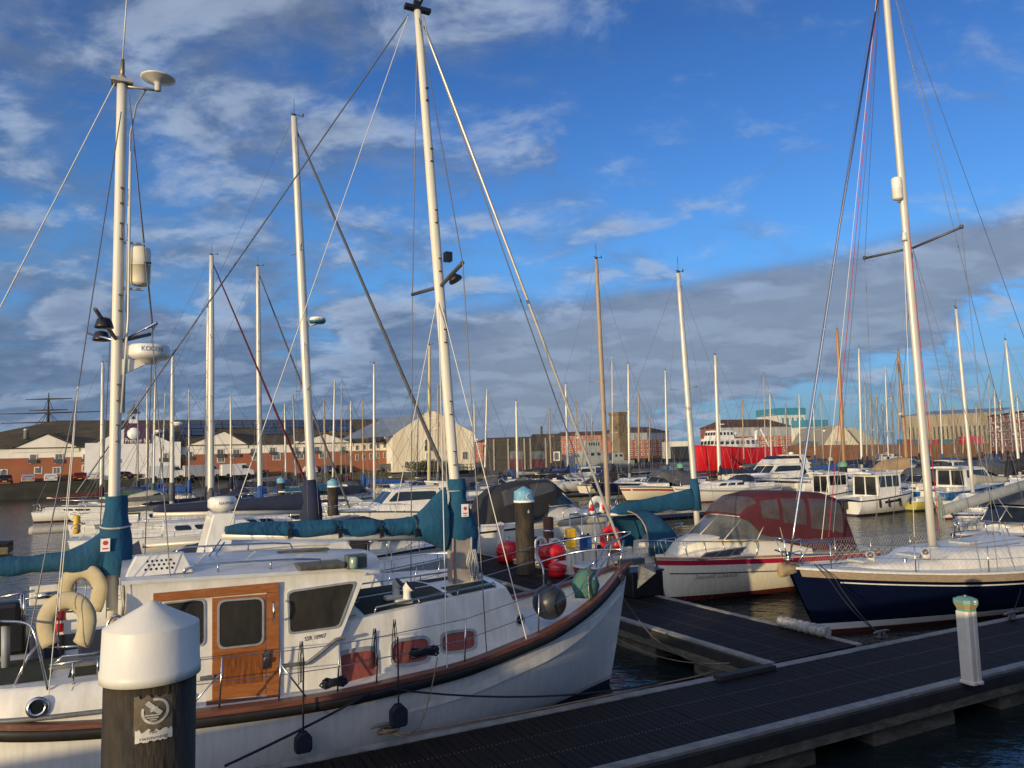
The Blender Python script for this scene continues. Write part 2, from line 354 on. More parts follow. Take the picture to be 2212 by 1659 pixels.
def sailcover(p0,p1,h0,h1,wd,mb=None,droop=.04,n=26,m=12,seed=0,lump=.02):
    """lens-shaped bundle of sail on a boom from mast end p0 to boom end p1; top heights h0,h1 above the boom"""
    mb=mb or MB(); p0=Vector(p0);p1=Vector(p1); d=(p1-p0); sd=Vector((-d.y,d.x,0)).normalized(); rows=[]
    for i in range(n+1):
        t=i/n; c=p0.lerp(p1,t); hh=lerp(h0,h1,t**.75)*(1 if 0<i<n else .6); ww=wd*lerp(1,.55,t)*(1 if 0<i<n else .5)
        row=[]
        for j in range(m):
            a=2*math.pi*j/m; k=1+lump*8*(noise.noise(Vector((t*9+seed,math.cos(a)*1.3,math.sin(a)*1.3+seed))))
            zz=hh*.5*(1+math.cos(a)); yy=ww*math.sin(a)*(.75+.25*math.cos(a+math.pi))
            sagz=-droop*abs(math.sin(t*math.pi*3.0))*(1 if math.cos(a)<-.3 else 0)
            row.append(c+sd*yy*k+Vector((0,0,-.10*hh+zz*(k*.4+.6)+sagz)))
        rows.append(row)
    return mb.grid(rows,closed=True,caps=True,smooth=True)
# ================================================================ setting
UA=R(26.5); U=Vector((math.cos(UA),math.sin(UA),0)); Nv=Vector((-U.y,U.x,0))       # along / across the main pontoon
FA=R(28);   FU=Vector((math.cos(FA),math.sin(FA),0)); FV=Vector((-FU.y,FU.x,0))      # across / along the walkway pontoon
def UN(u,n,z=0): return U*u+Nv*n+Vector((0,0,z))
def FN(f,v,z=0): return FU*f+FV*v+Vector((0,0,z))
# ---- water
def mk_water():
    m=bpy.data.materials.new('harbour_water'); m.use_nodes=True; N=m.node_tree.nodes; L=m.node_tree.links; b=N['Principled BSDF']
    b.inputs['Base Color'].default_value=(.012,.020,.022,1); b.inputs['Roughness'].default_value=.06; b.inputs['IOR'].default_value=1.33
    tc=N.new('ShaderNodeTexCoord'); h=None
    for sc_,st_,k,di in ((1.1,(1,1.5,1),.9,.5),(3.4,(1,1.3,1),.45,.3),(11,(1,1,1),.10,0)):
        mp=N.new('ShaderNodeMapping'); mp.inputs['Scale'].default_value=st_; mp.inputs['Rotation'].default_value=(0,0,.4); L.new(tc.outputs['Object'],mp.inputs[0])
        n=N.new('ShaderNodeTexNoise'); n.inputs['Scale'].default_value=sc_; n.inputs['Detail'].default_value=3; n.inputs['Distortion'].default_value=di; L.new(mp.outputs[0],n.inputs['Vector'])
        mu=N.new('ShaderNodeMath'); mu.operation='MULTIPLY'; mu.inputs[1].default_value=k; L.new(n.outputs['Fac'],mu.inputs[0])
        if h is None: h=mu.outputs[0]
        else:
            ad=N.new('ShaderNodeMath'); ad.operation='ADD'; L.new(h,ad.inputs[0]); L.new(mu.outputs[0],ad.inputs[1]); h=ad.outputs[0]
    bp=N.new('ShaderNodeBump'); bp.inputs['Strength'].default_value=.8; bp.inputs['Distance'].default_value=.07; L.new(h,bp.inputs['Height']); L.new(bp.outputs[0],b.inputs['Normal'])
    MB().add([(-900,-300,0),(900,-300,0),(900,900,0),(-900,900,0)],[(0,1,2,3)]).build('water',m)['kind']='structure'
mk_water()
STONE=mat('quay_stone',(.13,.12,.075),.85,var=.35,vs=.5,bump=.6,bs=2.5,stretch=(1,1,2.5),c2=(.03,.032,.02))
GROUND=mat('ground_paving',(.16,.16,.15),.9,var=.2,vs=.3)
WALLG=[(-420,-155),(-73.7,106),(-20,140),(9,143),(9.5,170),(20,330),(420,350),(3000,350),(3000,4500),(-3000,4500),(-3000,-155)]
QZ=2.1
MB().prism([(x,y,-3) for x,y in WALLG],(0,0,QZ+3)).build('ground',GROUND)['kind']='structure'
# quay wall face in front of the ground
def wallstrip(name,pts,z0,z1,th,m):
    mb=MB()
    for (x0,y0),(x1,y1) in zip(pts,pts[1:]):
        d=Vector((x1-x0,y1-y0,0)); n=Vector((d.y,-d.x,0)).normalized()*th; p=Vector((x0,y0,0)); q=Vector((x1,y1,0))
        mb.prism([p+n+Vector((0,0,z0)),q+n+Vector((0,0,z0)),q-n*2+Vector((0,0,z0)),p-n*2+Vector((0,0,z0))],(0,0,z1-z0))
    o=mb.build(name,m); o['kind']='structure'; return o
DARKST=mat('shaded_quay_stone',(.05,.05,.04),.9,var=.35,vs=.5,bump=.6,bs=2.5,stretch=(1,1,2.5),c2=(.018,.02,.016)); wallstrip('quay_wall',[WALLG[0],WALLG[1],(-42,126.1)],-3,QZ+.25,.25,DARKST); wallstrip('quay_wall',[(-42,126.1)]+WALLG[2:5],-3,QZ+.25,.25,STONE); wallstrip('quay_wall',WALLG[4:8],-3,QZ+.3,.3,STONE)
# the quay the photographer stands on: its edge runs parallel with the pontoon
NQ=2.02; QT=2.95
q=[UN(-60,NQ),UN(60,NQ),UN(60,-60),UN(-60,-60)]
MB().prism([(p.x,p.y,-3) for p in q],(0,0,QT+3)).build('near_quay',STONE)['kind']='structure'
pr_=thing('quay_pier','square stone pier standing on the quay behind the viewpoint','pier',(-10.2,-2.9,QT),UA); MB().bb(-.42,.42,-.42,.42,0,1.55).build('shaft',STONE,pr_); MB().bb(-.5,.5,-.5,.5,1.55,1.75).build('coping',STONE,pr_)
CONC=mat('pontoon_concrete',(.17,.16,.13),.85,var=.4,vs=3,bump=.5,bs=10,stretch=(1,1,3),c2=(.05,.05,.04))
PLANK=mat('dark_decking',(.019,.013,.010),.6,var=.35,vs=1.2,bump=.5,bs=25,stretch=(7,.5,1),c2=(.004,.0036,.004),spec=.16)
EDGE=mat('edge_strip',(.36,.35,.33),.4,var=.25,vs=5,stretch=(1,1,1),metal=.25,bump=.15,bs=30)
WALE=mat('dark_timber_waling',(.030,.030,.032),.7,var=.3,vs=4,bump=.4,bs=20)
BOLT=mat('rusty_bolt',(.05,.035,.025),.6,.4,var=.2)
def pontoon(label,org,ax,ay,Lx,Wy,dz=.65,plank=.118,cross=True,edge_w=.17,gaps=(),name='pontoon'):
    """org corner, ax unit along, ay unit across"""
    ang=math.atan2(ax.y,ax.x); t=thing(name,label,'pontoon',(org.x,org.y,0),ang); s=1 if ax.cross(ay).z>0 else -1
    Y=lambda y:s*y
    mb=MB(); x=0;rg=random.Random(3); i=0
    e=edge_w
    while x<Lx-plank:
        z=dz+rg.uniform(-.0025,.0025); y0,y1=sorted((Y(e+.004),Y(Wy-e-.004)))
        mb.bb(x+.004+rg.uniform(0,.004),x+plank-.004-rg.uniform(0,.004),y0,y1,z-.035,z)
        x+=plank
    mb.build('decking',PLANK,t)
    scr=MB(); x=plank/2
    while x<Lx-plank:
        for f_ in(.33,.66):
            yy=Y(e+(Wy-2*e)*f_)
            for dx in(-.03,.03): scr.bb(x+dx-.006,x+dx+.006,yy-.006,yy+.006,dz+.002,dz+.0045)
        x+=plank
    o_=scr.build('screw_line',EDGE,t); o_['kind']='stuff'
    y0,y1=sorted((Y(e),Y(Wy-e))); MB().bb(0.02,Lx-.02,y0,y1,dz-.10,dz-.038).build('joists',WALE,t)
    for k,(a,b) in enumerate(((0,e),(Wy-e,Wy))):
        x=0; 
        while x<Lx:
            ln=min(2.4,Lx-x); y0,y1=sorted((Y(a),Y(b))); m_=MB()
            zo=rg.uniform(-.003,.003)
            m_.bb(x+.004,x+ln-.004,y0,y1,dz-.03,dz+.012+zo)
            if e>.12:
                for g in range(4):
                    yy=y0+(y1-y0)*(g+.7)/4.4; m_.bb(x+.004,x+ln-.004,yy-.006,yy+.006,dz+.012+zo,dz+.017+zo)
            m_.build('edge_strip',EDGE,t); x+=2.4
        yo=(a if k==0 else b); sg=-1 if k==0 else 1
        y0,y1=sorted((Y(yo+sg*.055),Y(yo-sg*.06))); w1=MB().bb(0,Lx,y0,y1,dz-.21,dz-.034).build('waling',WALE,t,bevel=.01)
        y0,y1=sorted((Y(yo+sg*.03),Y(yo-sg*.06))); bm=MB().bb(0,Lx,y0,y1,dz-.36,dz-.213); x=.3
        while x<Lx:
            bm.lathe([(.018,0),(.018,.014),(.01,.02)],(x,Y(yo+sg*.03),dz-.285),8,axis=(0,Y(sg),0)); x+=.62
        bm.build('side_beam',CONC,t)
    x=.2
    while x<Lx-1.2:
        y0,y1=sorted((Y(.12),Y(Wy-.12))); MB().bb(x,x+1.9,y0,y1,-.5,dz-.10).build('float',CONC,t,bevel=.03); x+=3.1
    return t
# main pontoon: n from 7.83 to 10.08
o=UN(-9,7.83); pontoon('dark slatted main pontoon crossing the foreground below the quay',o,U,Nv,40,2.25)
# walkway pontoon joining it: f from 10.22 to 12.72, running away
v0=10.08/math.cos(R(1.5))
def junction_v(f): # v where walkway meets n=10.08
    # point FU*f+FV*v ; dot Nv = 10.08
    return (10.16-f*FU.dot(Nv))/FV.dot(Nv)
vj=max(junction_v(10.22),junction_v(12.72))
o=FN(10.22,vj+.0); pontoon('long slatted walkway pontoon leading away behind the ketch bow',o,FV,FU,44,2.5)
# the cheek board at the joint
ck=MB().box(G(1610,1452,.69),(1.25,.16,.07),R(27)); tag(ck.build('joint_plate',WALE),'dark timber plate over the joint of the two pontoons','plate')
# ================================================================ ketch
KO=G(1300,1480,0)
K=thing('motor_sailer','white ketch motor sailer with wooden wheelhouse door beside the front pontoon','sailing boat',(KO.x,KO.y,0),UA)
KM=[(x-.7)/-11.5 for x in (.7,-.44,-1.67,-2.72,-3.6,-4.6,-5.7,-7.3,-8.4,-9.4,-10.8)]
KH=Hull(.70,-10.8,-.05,-10.2,
  beam=list(zip(KM,(.03,.72,1.33,1.68,1.88,2.0,2.04,2.04,1.98,1.84,1.2))),
  sheer=list(zip(KM,(2.27,1.83,1.56,1.44,1.34,1.30,1.26,1.31,1.37,1.48,1.66))),keel=-.6,full=3.8,flare=.70,n=44,m=14)
hm=bands('ketch_hull_paint',(.78,.76,.71),[(.10,(.012,.016,.035)),(.17,(.50,.49,.42))],.3,.09)
ho=KH.mesh().build('hull',hm,K)
mod=ho.modifiers.new('sub','SUBSURF'); mod.levels=1; mod.render_levels=1
# flat side bulwark: wooden capping above, black rubbing band below
TEAKR=mat('red_brown_rail',(.20,.075,.05),.5,var=.3,vs=5,stretch=(.6,5,5),coat=.2)
rail=MB(); band=MB()
for sd in(1,-1):
    r1=[];r2=[]
    for i in range(61):
        s=i/60; p=KH.pt(s,1,sd); wI=min(.13,abs(p.y)+.02)
        a=Vector((p.x,p.y+sd*.055,p.z-.045)); b=Vector((p.x,p.y+sd*.055,p.z+.02)); c=Vector((p.x,p.y-sd*wI,p.z+.02)); d=Vector((p.x,p.y-sd*wI,p.z-.045))
        if s<.01: 
            for q in(a,b,c,d): q.x+=.06
        r1.append([a,b,c,d])
        r2.append([Vector((p.x,p.y+sd*.0,p.z-.047)),Vector((p.x,p.y+sd*.045,p.z-.05)),Vector((p.x,p.y+sd*.05,p.z-.10)),Vector((p.x,p.y+sd*.045,p.z-.175)),Vector((p.x,p.y-sd*.02,p.z-.19))])
    rail.grid(r1,closed=True,caps=True,smooth=False,flip=sd>0); band.grid(r2,smooth=True,flip=sd>0)
rail.build('cap_rail',TEAKR,K); band.build('rubbing_strake',mat('black_strake',(.020,.018,.017),.5,var=.2),K)
kd=lambda s: .12+.30*max(0,1-s/.3)
KH.deck(drop=lambda s:.06+.38*math.exp(-(s/.16)**2)+.05,inset=.05,camber=.06,s0=.02).build('deck',WHITE2,K)
# inner bulwark
ib=MB()
for sd in(1,-1):
    rows=[]
    for i in range(41):
        s=.02+.7*i/40; p=KH.pt(s,1,sd); y=p.y-sd*min(.07,abs(p.y)); rows.append([Vector((p.x,y,p.z)),Vector((p.x,y,p.z-.5))])
    ib.grid(rows,smooth=True,flip=sd<0)
ib.build('bulwark',WHITE,K)
# ---- trunk cabin
CX0,CX1=-5.45,-1.78
trunk,stb,prt,fr=house(CX0,CX1,1.36,.98,1.0,2.02,fs=.62,bs=0,tum=.10,z1b=2.20,camber=.07)
tr=trunk.build('trunk_cabin',WHITE,K,bevel=.035)
def kside(px,py,w): # measured pixel on plane y=w of the boat frame
    r=Vector(ray(px,py)); n=Nv; t=((KO+Nv*w).dot(n))/(r.dot(n)); p=r*t+Vector((0,0,H)); d=p-KO; return Vector((d.x*U.x+d.y*U.y,w,p.z))
def side_uv(quad,p):
    """uv of local point p projected along y on a side quad (bl,br,tr,tl): solve on x,z"""
    a,b,c,d=quad; u=.5;v=.5
    for _ in range(30):
        v=min(2,max(-1,(p.z-(a.z*(1-u)+b.z*u))/((d.z*(1-u)+c.z*u)-(a.z*(1-u)+b.z*u))))
        x0=lerp(a.x,d.x,v);x1=lerp(b.x,c.x,v);u=(p.x-x0)/(x1-x0)
    return u,v
def px_uv(quad,px,py):
    """where the camera ray through a pixel meets the quad's plane -> uv"""
    a,b,c,d=quad; n=(b-a).cross(d-a).normalized()
    ro=Vector((0,0,H)); rd=Vector(ray(px,py)); ko=KO
    def loc(v): d_=v; return Vector((d_.x*U.x+d_.y*U.y,-d_.x*U.y+d_.y*U.x,d_.z))
    lo=loc(ro-Vector((ko.x,ko.y,0))); ld=loc(rd); t=(a-lo).dot(n)/ld.dot(n); return side_uv(quad,lo+ld*t)
def on_ketch(px,py,z=None,w=None):
    lo=Vector((0,0,H))-Vector((KO.x,KO.y,0)); rd=Vector(ray(px,py))
    lo=Vector((lo.x*U.x+lo.y*U.y,-lo.x*U.y+lo.y*U.x,H)); ld=Vector((rd.x*U.x+rd.y*U.y,-rd.x*U.y+rd.y*U.x,rd.z))
    t=(z-lo.z)/ld.z if z is not None else (w-lo.y)/ld.y
    return lo+ld*t
def pxpoly(quad,pts): return [px_uv(quad,*p) for p in pts]
def roundpoly(P,r=.22,n=4):
    out=[];k=len(P)
    for i in range(k):
        a=Vector((*P[i-1],0));b=Vector((*P[i],0));c=Vector((*P[(i+1)%k],0)); p=b.lerp(a,r);q=b.lerp(c,r)
        for j in range(n+1):
            t=j/n; v=p*(1-t)**2+b*2*t*(1-t)+q*t*t; out.append((v.x,v.y))
    return out
def scalepoly(P,k):
    cx=sum(p[0] for p in P)/len(P);cy=sum(p[1] for p in P)/len(P); return [(cx+(x-cx)*k[0],cy+(y-cy)*k[1]) for x,y in P]
CURT=mat('pink_curtain',(.34,.085,.06),.75,var=.35,vs=9,stretch=(9,1,.6),c2=(.15,.04,.035),coat=.6)
def kwindow(quad,pxs,gm,r=.25,fr_=(1.12,1.2),name='window',th=.014,bolts=False,parent=K):
    P=roundpoly(pxpoly(quad,pxs),r); O=scalepoly(P,fr_)
    w_=MB().ring(quad,O,P,.0,th).build(name+'_frame',STEELM,parent)
    MB().panel(quad,P,.001,.005).build('pane',gm,w_); return w_,P
STEELM=mat('window_alloy',(.55,.55,.54),.4,.6,var=.12,vs=10)
for q_ in ([(727,1416),(727,1478),(812,1474),(812,1402)],[(848,1389),(848,1436),(925,1426),(925,1377)],[(955,1371),(955,1409),(1025,1400),(1025,1361)]):
    kwindow(stb,[q_[0],q_[1],q_[2],q_[3]],CURT,.28,(1.13,1.30),'curtained_window',th=.022)
# vertical dark gap in the curtains
u,v=px_uv(stb,1124,1340)
P_,n_=bil(stb); c_=P_(u,v); pl=MB().lathe([(.095,0),(.10,.012),(.07,.022),(.066,.01)],c_,24,axis=n_).build('portlight',STEELM,K); MB().lathe([(.066,.004),(.066,.012)],c_,20,axis=n_).build('pane',GLASS,pl)
# nonslip panels on the trunk roof, following its camber
def roofz(x,y,x0=CX0,x1=CX1-.62,w0=1.26,w1=.88,za=2.02,zb=2.20,cb=.07):
    t=(x-x0)/(x1-x0); w=lerp(w0,w1,t); return lerp(za,zb,t)+cb*(1-(y/w)**2)
def roofpanel(x0,x1,y0,y1,m=NONSLIP,off=.005,th=.004,rz=roofz,nx=6,ny=6,parent=K,name='nonslip_panel'):
    mb=MB();rows=[]
    for i in range(nx+1):
        x=lerp(x0,x1,i/nx); a,b=(y0,y1) if not callable(y0) else (y0(x),y1(x)); rows.append([Vector((x,lerp(a,b,j/ny),rz(x,lerp(a,b,j/ny))+off)) for j in range(ny+1)])
    mb.grid(rows); return mb.build(name,m,parent)
wv=lambda x:lerp(1.26,.88,(x-CX0)/(CX1-.62-CX0))-.11
roofpanel(-4.9,-3.45,lambda x:-wv(x),lambda x:-.05); roofpanel(-4.9,-3.45,lambda x:.05,lambda x:wv(x)); roofpanel(-3.37,-2.55,lambda x:-wv(x),lambda x:-.3)
roofpanel(-3.37,-2.55,lambda x:.3,lambda x:wv(x))
# hatch forward of the mast, foredeck hatch
h1=MB().bb(-3.05+.45,-2.5+.05,-.05,.5,2.27,2.33).build('fore_hatch',WHITE,K,bevel=.02); MB().bb(-2.54,-2.5,0,.45,2.33,2.337).build('seal',RUBBER,h1)
for (px,py,zz,mz) in ((795,1370,2.0,1),(910,1322,2.12,1),(852,1293,2.16,1)):
    p=on_ketch(px,py,z=zz); p.y=max(-(wv(p.x)-.14),min(wv(p.x)-.14,p.y)); v_=MB().bb(p.x-.17,p.x+.12,p.y-.08,p.y+.08,roofz(p.x,p.y),roofz(p.x,p.y)+.075).build('dorade_box',CREAM,K,bevel=.03)
    zb=roofz(p.x,p.y)+.07; q=Vector((p.x+.03,p.y,zb))
    cw=MB(); cw.tube([q,q+Vector((0,0,.10)),q+Vector((.0,0,.15)),q+Vector((.05,-.03,.20))],[.065,.06,.075,.10],14,cap=False); cw.build('cowl',WHITE,v_)
    MB().lathe([(.098,0),(.09,-.01)],q+Vector((.055,-.033,.205)),16,axis=(.75,-.45,.9)).build('cowl_mouth',mat('cowl_blue',(.01,.015,.05),.6,var=0),v_)
# grab rails along the trunk
for sd in(-1,1):
    g=MB(); pts=[Vector((x,sd*(wv(x)+.03),roofz(x,wv(x))+.0)) for x in (-4.75,-4.72,-4.0,-3.3,-2.6,-2.57)]
    for i in(1,2,3,4): pts[i].z+=.085
    g.tube(pts,.016,8)
    for i in(2,3): g.tube([pts[i],pts[i]-Vector((0,0,.085))],.012,6)
    g.build('grab_rail',STEEL,K)
# ---- wheelhouse
WX0,WX1=-8.12,-4.88
whb=MB()
zb,zt=1.05,2.80
def whp(x,z,sd): # side plane with slight tumblehome
    return Vector((x,sd*lerp(1.42,1.33,(z-zb)/(zt-zb)),z))
WS=[(-8.12,zb),(-5.30,zb),(-5.36,1.80),(-4.90,zt-.0),(-8.12,zt+.12)]
for sd in(-1,1):
    pts=[whp(x,z,sd) for x,z in WS]; whb.add(pts,[tuple(range(5)) if sd<0 else tuple(reversed(range(5)))])
a=[whp(x,z,-1) for x,z in WS]; b=[whp(x,z,1) for x,z in WS]
whb.add([a[1],a[2],a[3],b[3],b[2],b[1],a[0],a[4],b[4],b[0]],[(0,5,4,1),(1,4,3,2),(6,7,8,9)])
wh=whb.build('wheelhouse',WHITE,K)
# roof: cambered, overhangs slightly
rows=[]
for i in range(15):
    t=i/14; x=lerp(-8.2,-4.74,t); zz=lerp(zt+.13,zt+.015,t)-.06*max(0,t-.85)/.15; w_=1.40-.25*max(0,t-.8)/.2*0
    rows.append([Vector((x+(.22*(1-(2*j/10-1)**2) if i==14 else 0),lerp(-w_,w_,j/10),zz+.13*(1-abs(2*j/10-1)**2.2))) for j in range(11)])
rf=MB().grid(rows,smooth=True,flip=True); rb=[[p-Vector((0,0,.05)) for p in r_] for r_ in rows]; rf.grid(rb,smooth=True)
edge=[r_[0] for r_ in rows]+rows[-1][1:]+[r_[-1] for r_ in rows[-2::-1]]+rows[0][-2:0:-1]
rf.grid([edge,[p-Vector((0,0,.05)) for p in edge]],closed=True,smooth=False)
ROOFG=mat('roof_paint',(.62,.64,.66),.35,var=.1,vs=3,coat=.3)
rf.build('roof',ROOFG,K)
q4=[whp(-8.12,zb,-1),whp(-4.9,zb,-1),whp(-4.9,zt,-1),whp(-8.12,zt,-1)]
GLW=mat('wheelhouse_glass',(.018,.02,.021),.07,var=.6,vs=2.2,bump=.08,bs=3,stretch=(1.4,1.4,.5),c2=(.055,.05,.042),spec=.8)
kwindow(q4,[(624,1280),(627,1366),(731,1352),(766,1259)],GLW,.10,(1.07,1.11),'windscreen')
# teak door surround
def kwood(pxs,off,th,name='door_frame',m=VARN,parent=None): return MB().panel(q4,pxpoly(q4,pxs),off,th).build(name,m,parent or K)
dr=kwood([(458,1292),(458,1512),(573,1500),(573,1283)],.004,.022,'sliding_door')
kwood([(331,1281),(331,1300),(600,1277),(600,1257)],.028,.03,'door_lintel'); kwood([(575,1280),(575,1504),(601,1501),(601,1277)],.028,.022,'door_jamb')
kwood([(445,1513),(445,1533),(600,1517),(600,1502)],.030,.03,'door_sill',mat('teak_sill',(.20,.07,.03),.5,var=.3,vs=6))
kwood([(478,1415),(478,1480),(566,1472),(566,1408)],.0275,.004,'door_panel',mat('teak_panel',(.30,.10,.025),.35,var=.35,vs=6,stretch=(9,1,1),coat=.4),dr)
def q4off(d): return [p+Vector((0,-d,0)) for p in q4]
kwindow(q4off(.026),[(474,1300),(474,1399),(566,1389),(566,1293)],GLW,.16,(1.1,1.08),'door_window',parent=dr)
kwindow(q4,[(352,1305),(352,1400),(440,1392),(440,1296)],GLW,.14,(1.1,1.07),'side_window')
ph=on_ketch(590,1300,w=-1.47); pl_=on_ketch(590,1341,w=-1.47)
MB().tube([pl_,pl_+Vector((0,-.06,.02)),(pl_+ph)/2+Vector((0,-.075,0)),ph+Vector((0,-.06,-.02)),ph],.016,8).build('door_handle',STEEL,dr)
p=on_ketch(575,1425,w=-1.45); MB().box(p,(.085,.03,.24)).lathe([(.035,0),(.035,.05)],p,12,axis=(0,-1,0)).build('door_lock',STEEL,dr)
# registration letters
p=on_ketch(681,1377,w=-1.375); p.y=-(lerp(1.42,1.33,(p.z-zb)/(zt-zb)))-.003; text('SSR 10907',.085,p,(1,0,.04),(0,0,1),INK,K,'registration_letters',width=.30)
# steel strake stepping down from the wheelhouse corner
def strap(pts,w=-1.45,r=.028,m=None,name='steel_strake'):
    MB().tube([on_ketch(x,y,w=w) for x,y in pts],r,4,smooth=False).build(name,m or mat('dull_steel',(.22,.22,.22),.5,.4,var=.2,vs=12),K)
strap([(600,1440),(662,1433),(682,1418),(725,1382),(745,1377)])
strap([(432,1466),(462,1462)])
# roof rail, hatches, louvre box, searchlight, flood lamp
g=MB(); y0=-1.24
pts=[(-6.98,0),(-6.93,.10),(-6.7,.13),(-6.0,.14),(-5.45,.13),(-5.38,.10),(-5.33,0)]
def rz(x,y): t=(x+8.2)/3.46; return lerp(zt+.13,zt+.015,t)+.13*(1-abs(y/1.4)**2.2)
g=MB()
for sd in(-1,1):
    pts=[Vector((x,sd*1.24,rz(x,1.24)+dz)) for x,dz in ((-7.45,0),(-7.42,.07),(-7.3,.11),(-6.6,.12),(-5.9,.12),(-5.6,.10),(-5.55,0))]
    g=MB().tube(pts,.015,8)
    for x in(-7.0,-6.3): g.tube([(x,sd*1.24,rz(x,1.24)),(x,sd*1.24,rz(x,1.24)+.115)],.013,6)
    g.build('roof_rail',STEEL,K)
HATCHM=mat('smoked_hatch',(.12,.115,.085),.35,var=.3,vs=8)
def roofbox(px,py,z,lx,ly,hh,m,name,bv=.02,rot=0):
    p=on_ketch(px,py,z=z); zz=rz(p.x,p.y); return MB().box((p.x,p.y,zz+hh/2),(lx,ly,hh),rot).build(name,m,K,bevel=bv)
roofbox(690,1213,2.95,.66,.46,.07,HATCHM,'roof_hatch'); roofbox(655,1192,2.97,.8,.18,.035,HATCHM,'hatch_rim')
p=on_ketch(345,1232,z=2.98); zz=rz(p.x,p.y)
lb=MB(); A=[(-.42,-.22),(.42,-.22),(.42,.22),(-.42,.22)]
bt=[Vector((p.x+x,p.y+y,zz-.03)) for x,y in A]; tp=[Vector((p.x+x*.72,p.y+y*.55+.05,zz+.22)) for x,y in A]
lb.add(bt+tp,[(0,1,5,4),(1,2,6,5),(2,3,7,6),(3,0,4,7),(4,5,6,7)]); lv=lb.build('vent_box',WHITE,K,bevel=.02)
vq=[bt[0],bt[1],tp[1],tp[0]]; hb=MB()
for r_ in range(3):
    for c in range(6):
        u0=.27+c*.085+(.04 if r_==1 else 0); v0=.30+r_*.2
        hb.panel(vq,rr(u0-.02,v0-.06,u0+.02,v0+.06,.018,.055,3),.001,.002)
hb.build('vent_holes',BLACK,lv)
p=on_ketch(768,1222,z=2.86); zz=rz(p.x,p.y)
sb=MB().box((p.x,p.y,zz+.10),(.30,.16,.20),R(8)).build('navigation_light_box',mat('grey_perspex',(.10,.11,.10),.3,var=.2),K,bevel=.008)
MB().lathe([(.06,0),(.062,.03),(.062,.13),(.05,.16)],(p.x-.06,p.y-.13,zz+.02),14).build('lamp_glass',mat('pale_green_glass',(.25,.34,.28),.15,var=.1),sb)
# ---- aft deck: raised poop with portlight and strake
zp=lambda x:1.80+.02*(-8.1-x)
pp=MB();
for sd in(1,-1):
    rows=[]
    for i in range(25):
        x=lerp(-8.1,-10.75,i/24); p=KH.xyz(x,sd); rows.append([Vector((x,p.y-sd*.07,p.z-.05)),Vector((x,p.y-sd*.10,lerp(p.z,zp(x),.5))),Vector((x,p.y-sd*.16,zp(x)-.03)),Vector((x,p.y-sd*.22,zp(x)))])
    pp.grid(rows,smooth=True,flip=sd>0)
    if sd==1: rp=rows
    else:
        pp.grid([[a_[3],b_[3]] for a_,b_ in zip(rp,rows)],smooth=True,flip=True)
        pp.add([rp[0][0],rp[0][3],rows[0][3],rows[0][0]],[(0,1,2,3)]); pp.add([rp[-1][0],rp[-1][3],rows[-1][3],rows[-1][0]],[(3,2,1,0)])
pp.build('aft_coaming',WHITE,K)
for (x0,x1,y0,y1) in ((-9.75,-8.95,-1.45,-.15),(-8.75,-8.25,-1.45,-.4),(-9.75,-8.3,.2,1.4),(-10.6,-9.9,-.9,.9)):
    mb=MB();rows=[[Vector((lerp(x0,x1,i/4),lerp(y0,y1,j/4),zp(lerp(x0,x1,i/4))+.006)) for j in range(5)] for i in range(5)]; mb.grid(rows).build('nonslip_panel',NONSLIP,K)
MB().bb(-9.0,-8.25,-.95,-.45,1.80,1.86).build('aft_hatch',mat('grey_hatch',(.20,.20,.19),.5,var=.2),K,bevel=.02)
x=-9.02; p=KH.xyz(x,-1); c_=Vector((x,p.y+.07,1.62)); MB().lathe([(.115,0),(.12,.02),(.075,.035),(.07,.015)],c_,28,axis=(0,-1,.12)).build('aft_portlight',STEEL,K); MB().lathe([(.07,0),(.07,.024)],c_,20,axis=(0,-1,.12)).build('portlight_glass',GLASS,K)
MB().tube([Vector((xx,KH.xyz(xx,-1).y+.06,1.47+.012*(-8.1-xx)*2)) for xx in [-8.15-i*.2 for i in range(13)]],.03,6).build('steel_strip',mat('dull_steel',(.3,.3,.3),.4,.6),K)
MB().tube([Vector((-9.85,KH.xyz(-9.85,-1).y+.1,1.84)),Vector((-10.25,KH.xyz(-10.25,-1).y+.02,1.45))],.03,4).build('steel_strap',mat('dull_steel',(.3,.3,.3),.4,.6),K)
# aft steering pedestal, engine controls, winch clutter: small real pieces
cl=MB().bb(-9.3,-8.9,-.2,.3,1.8,2.15).bb(-8.7,-8.35,-.6,.0,1.8,2.1).build('cockpit_locker',NAVYC,K,bevel=.04)
bk=MB().bb(-9.75,-9.4,.25,.7,1.83,2.28).build('deck_box',BLACK,K,bevel=.04)
# ---- masts
def mast(name,parent,base,top,rx,ry,m,taper=.72,n=14):
    base=Vector(base);top=Vector(top);k=10; mb=MB(); pts=[base.lerp(top,i/k) for i in range(k+1)]
    rs=[rx*(1 if i/k<.6 else lerp(1,taper,(i/k-.6)/.4)) for i in range(k+1)]
    mb.tube(pts,rs,n,sx=ry/rx,up=(1,0,0)); return mb.build(name,m,parent)
def steps(parent,base,top,zs,r,sd=-1):
    base=Vector(base);top=Vector(top); mb=MB()
    for z in zs:
        t=(z-base.z)/(top.z-base.z); c=base.lerp(top,t)
        for dz in(-.12,.12): mb.box(c+Vector((0.035,sd*(r+.012),dz)),(.055,.05,.018))
        mb.tube([c+Vector((.05,sd*(r+.03),-.12)),c+Vector((.03,sd*(r+.045),0)),c+Vector((.05,sd*(r+.03),.12))],.005,5)
    return mb.build('mast_step',mat('step_steel',(.12,.11,.10),.5,.5,var=.1),parent)
MBt=Vector((-2.86,0,1.98)); MTt=Vector((-3.52,0,12.74))
MALU=mat('ketch_mast_paint',(.70,.66,.56),.45,var=.08,vs=3,stretch=(5,5,.5))
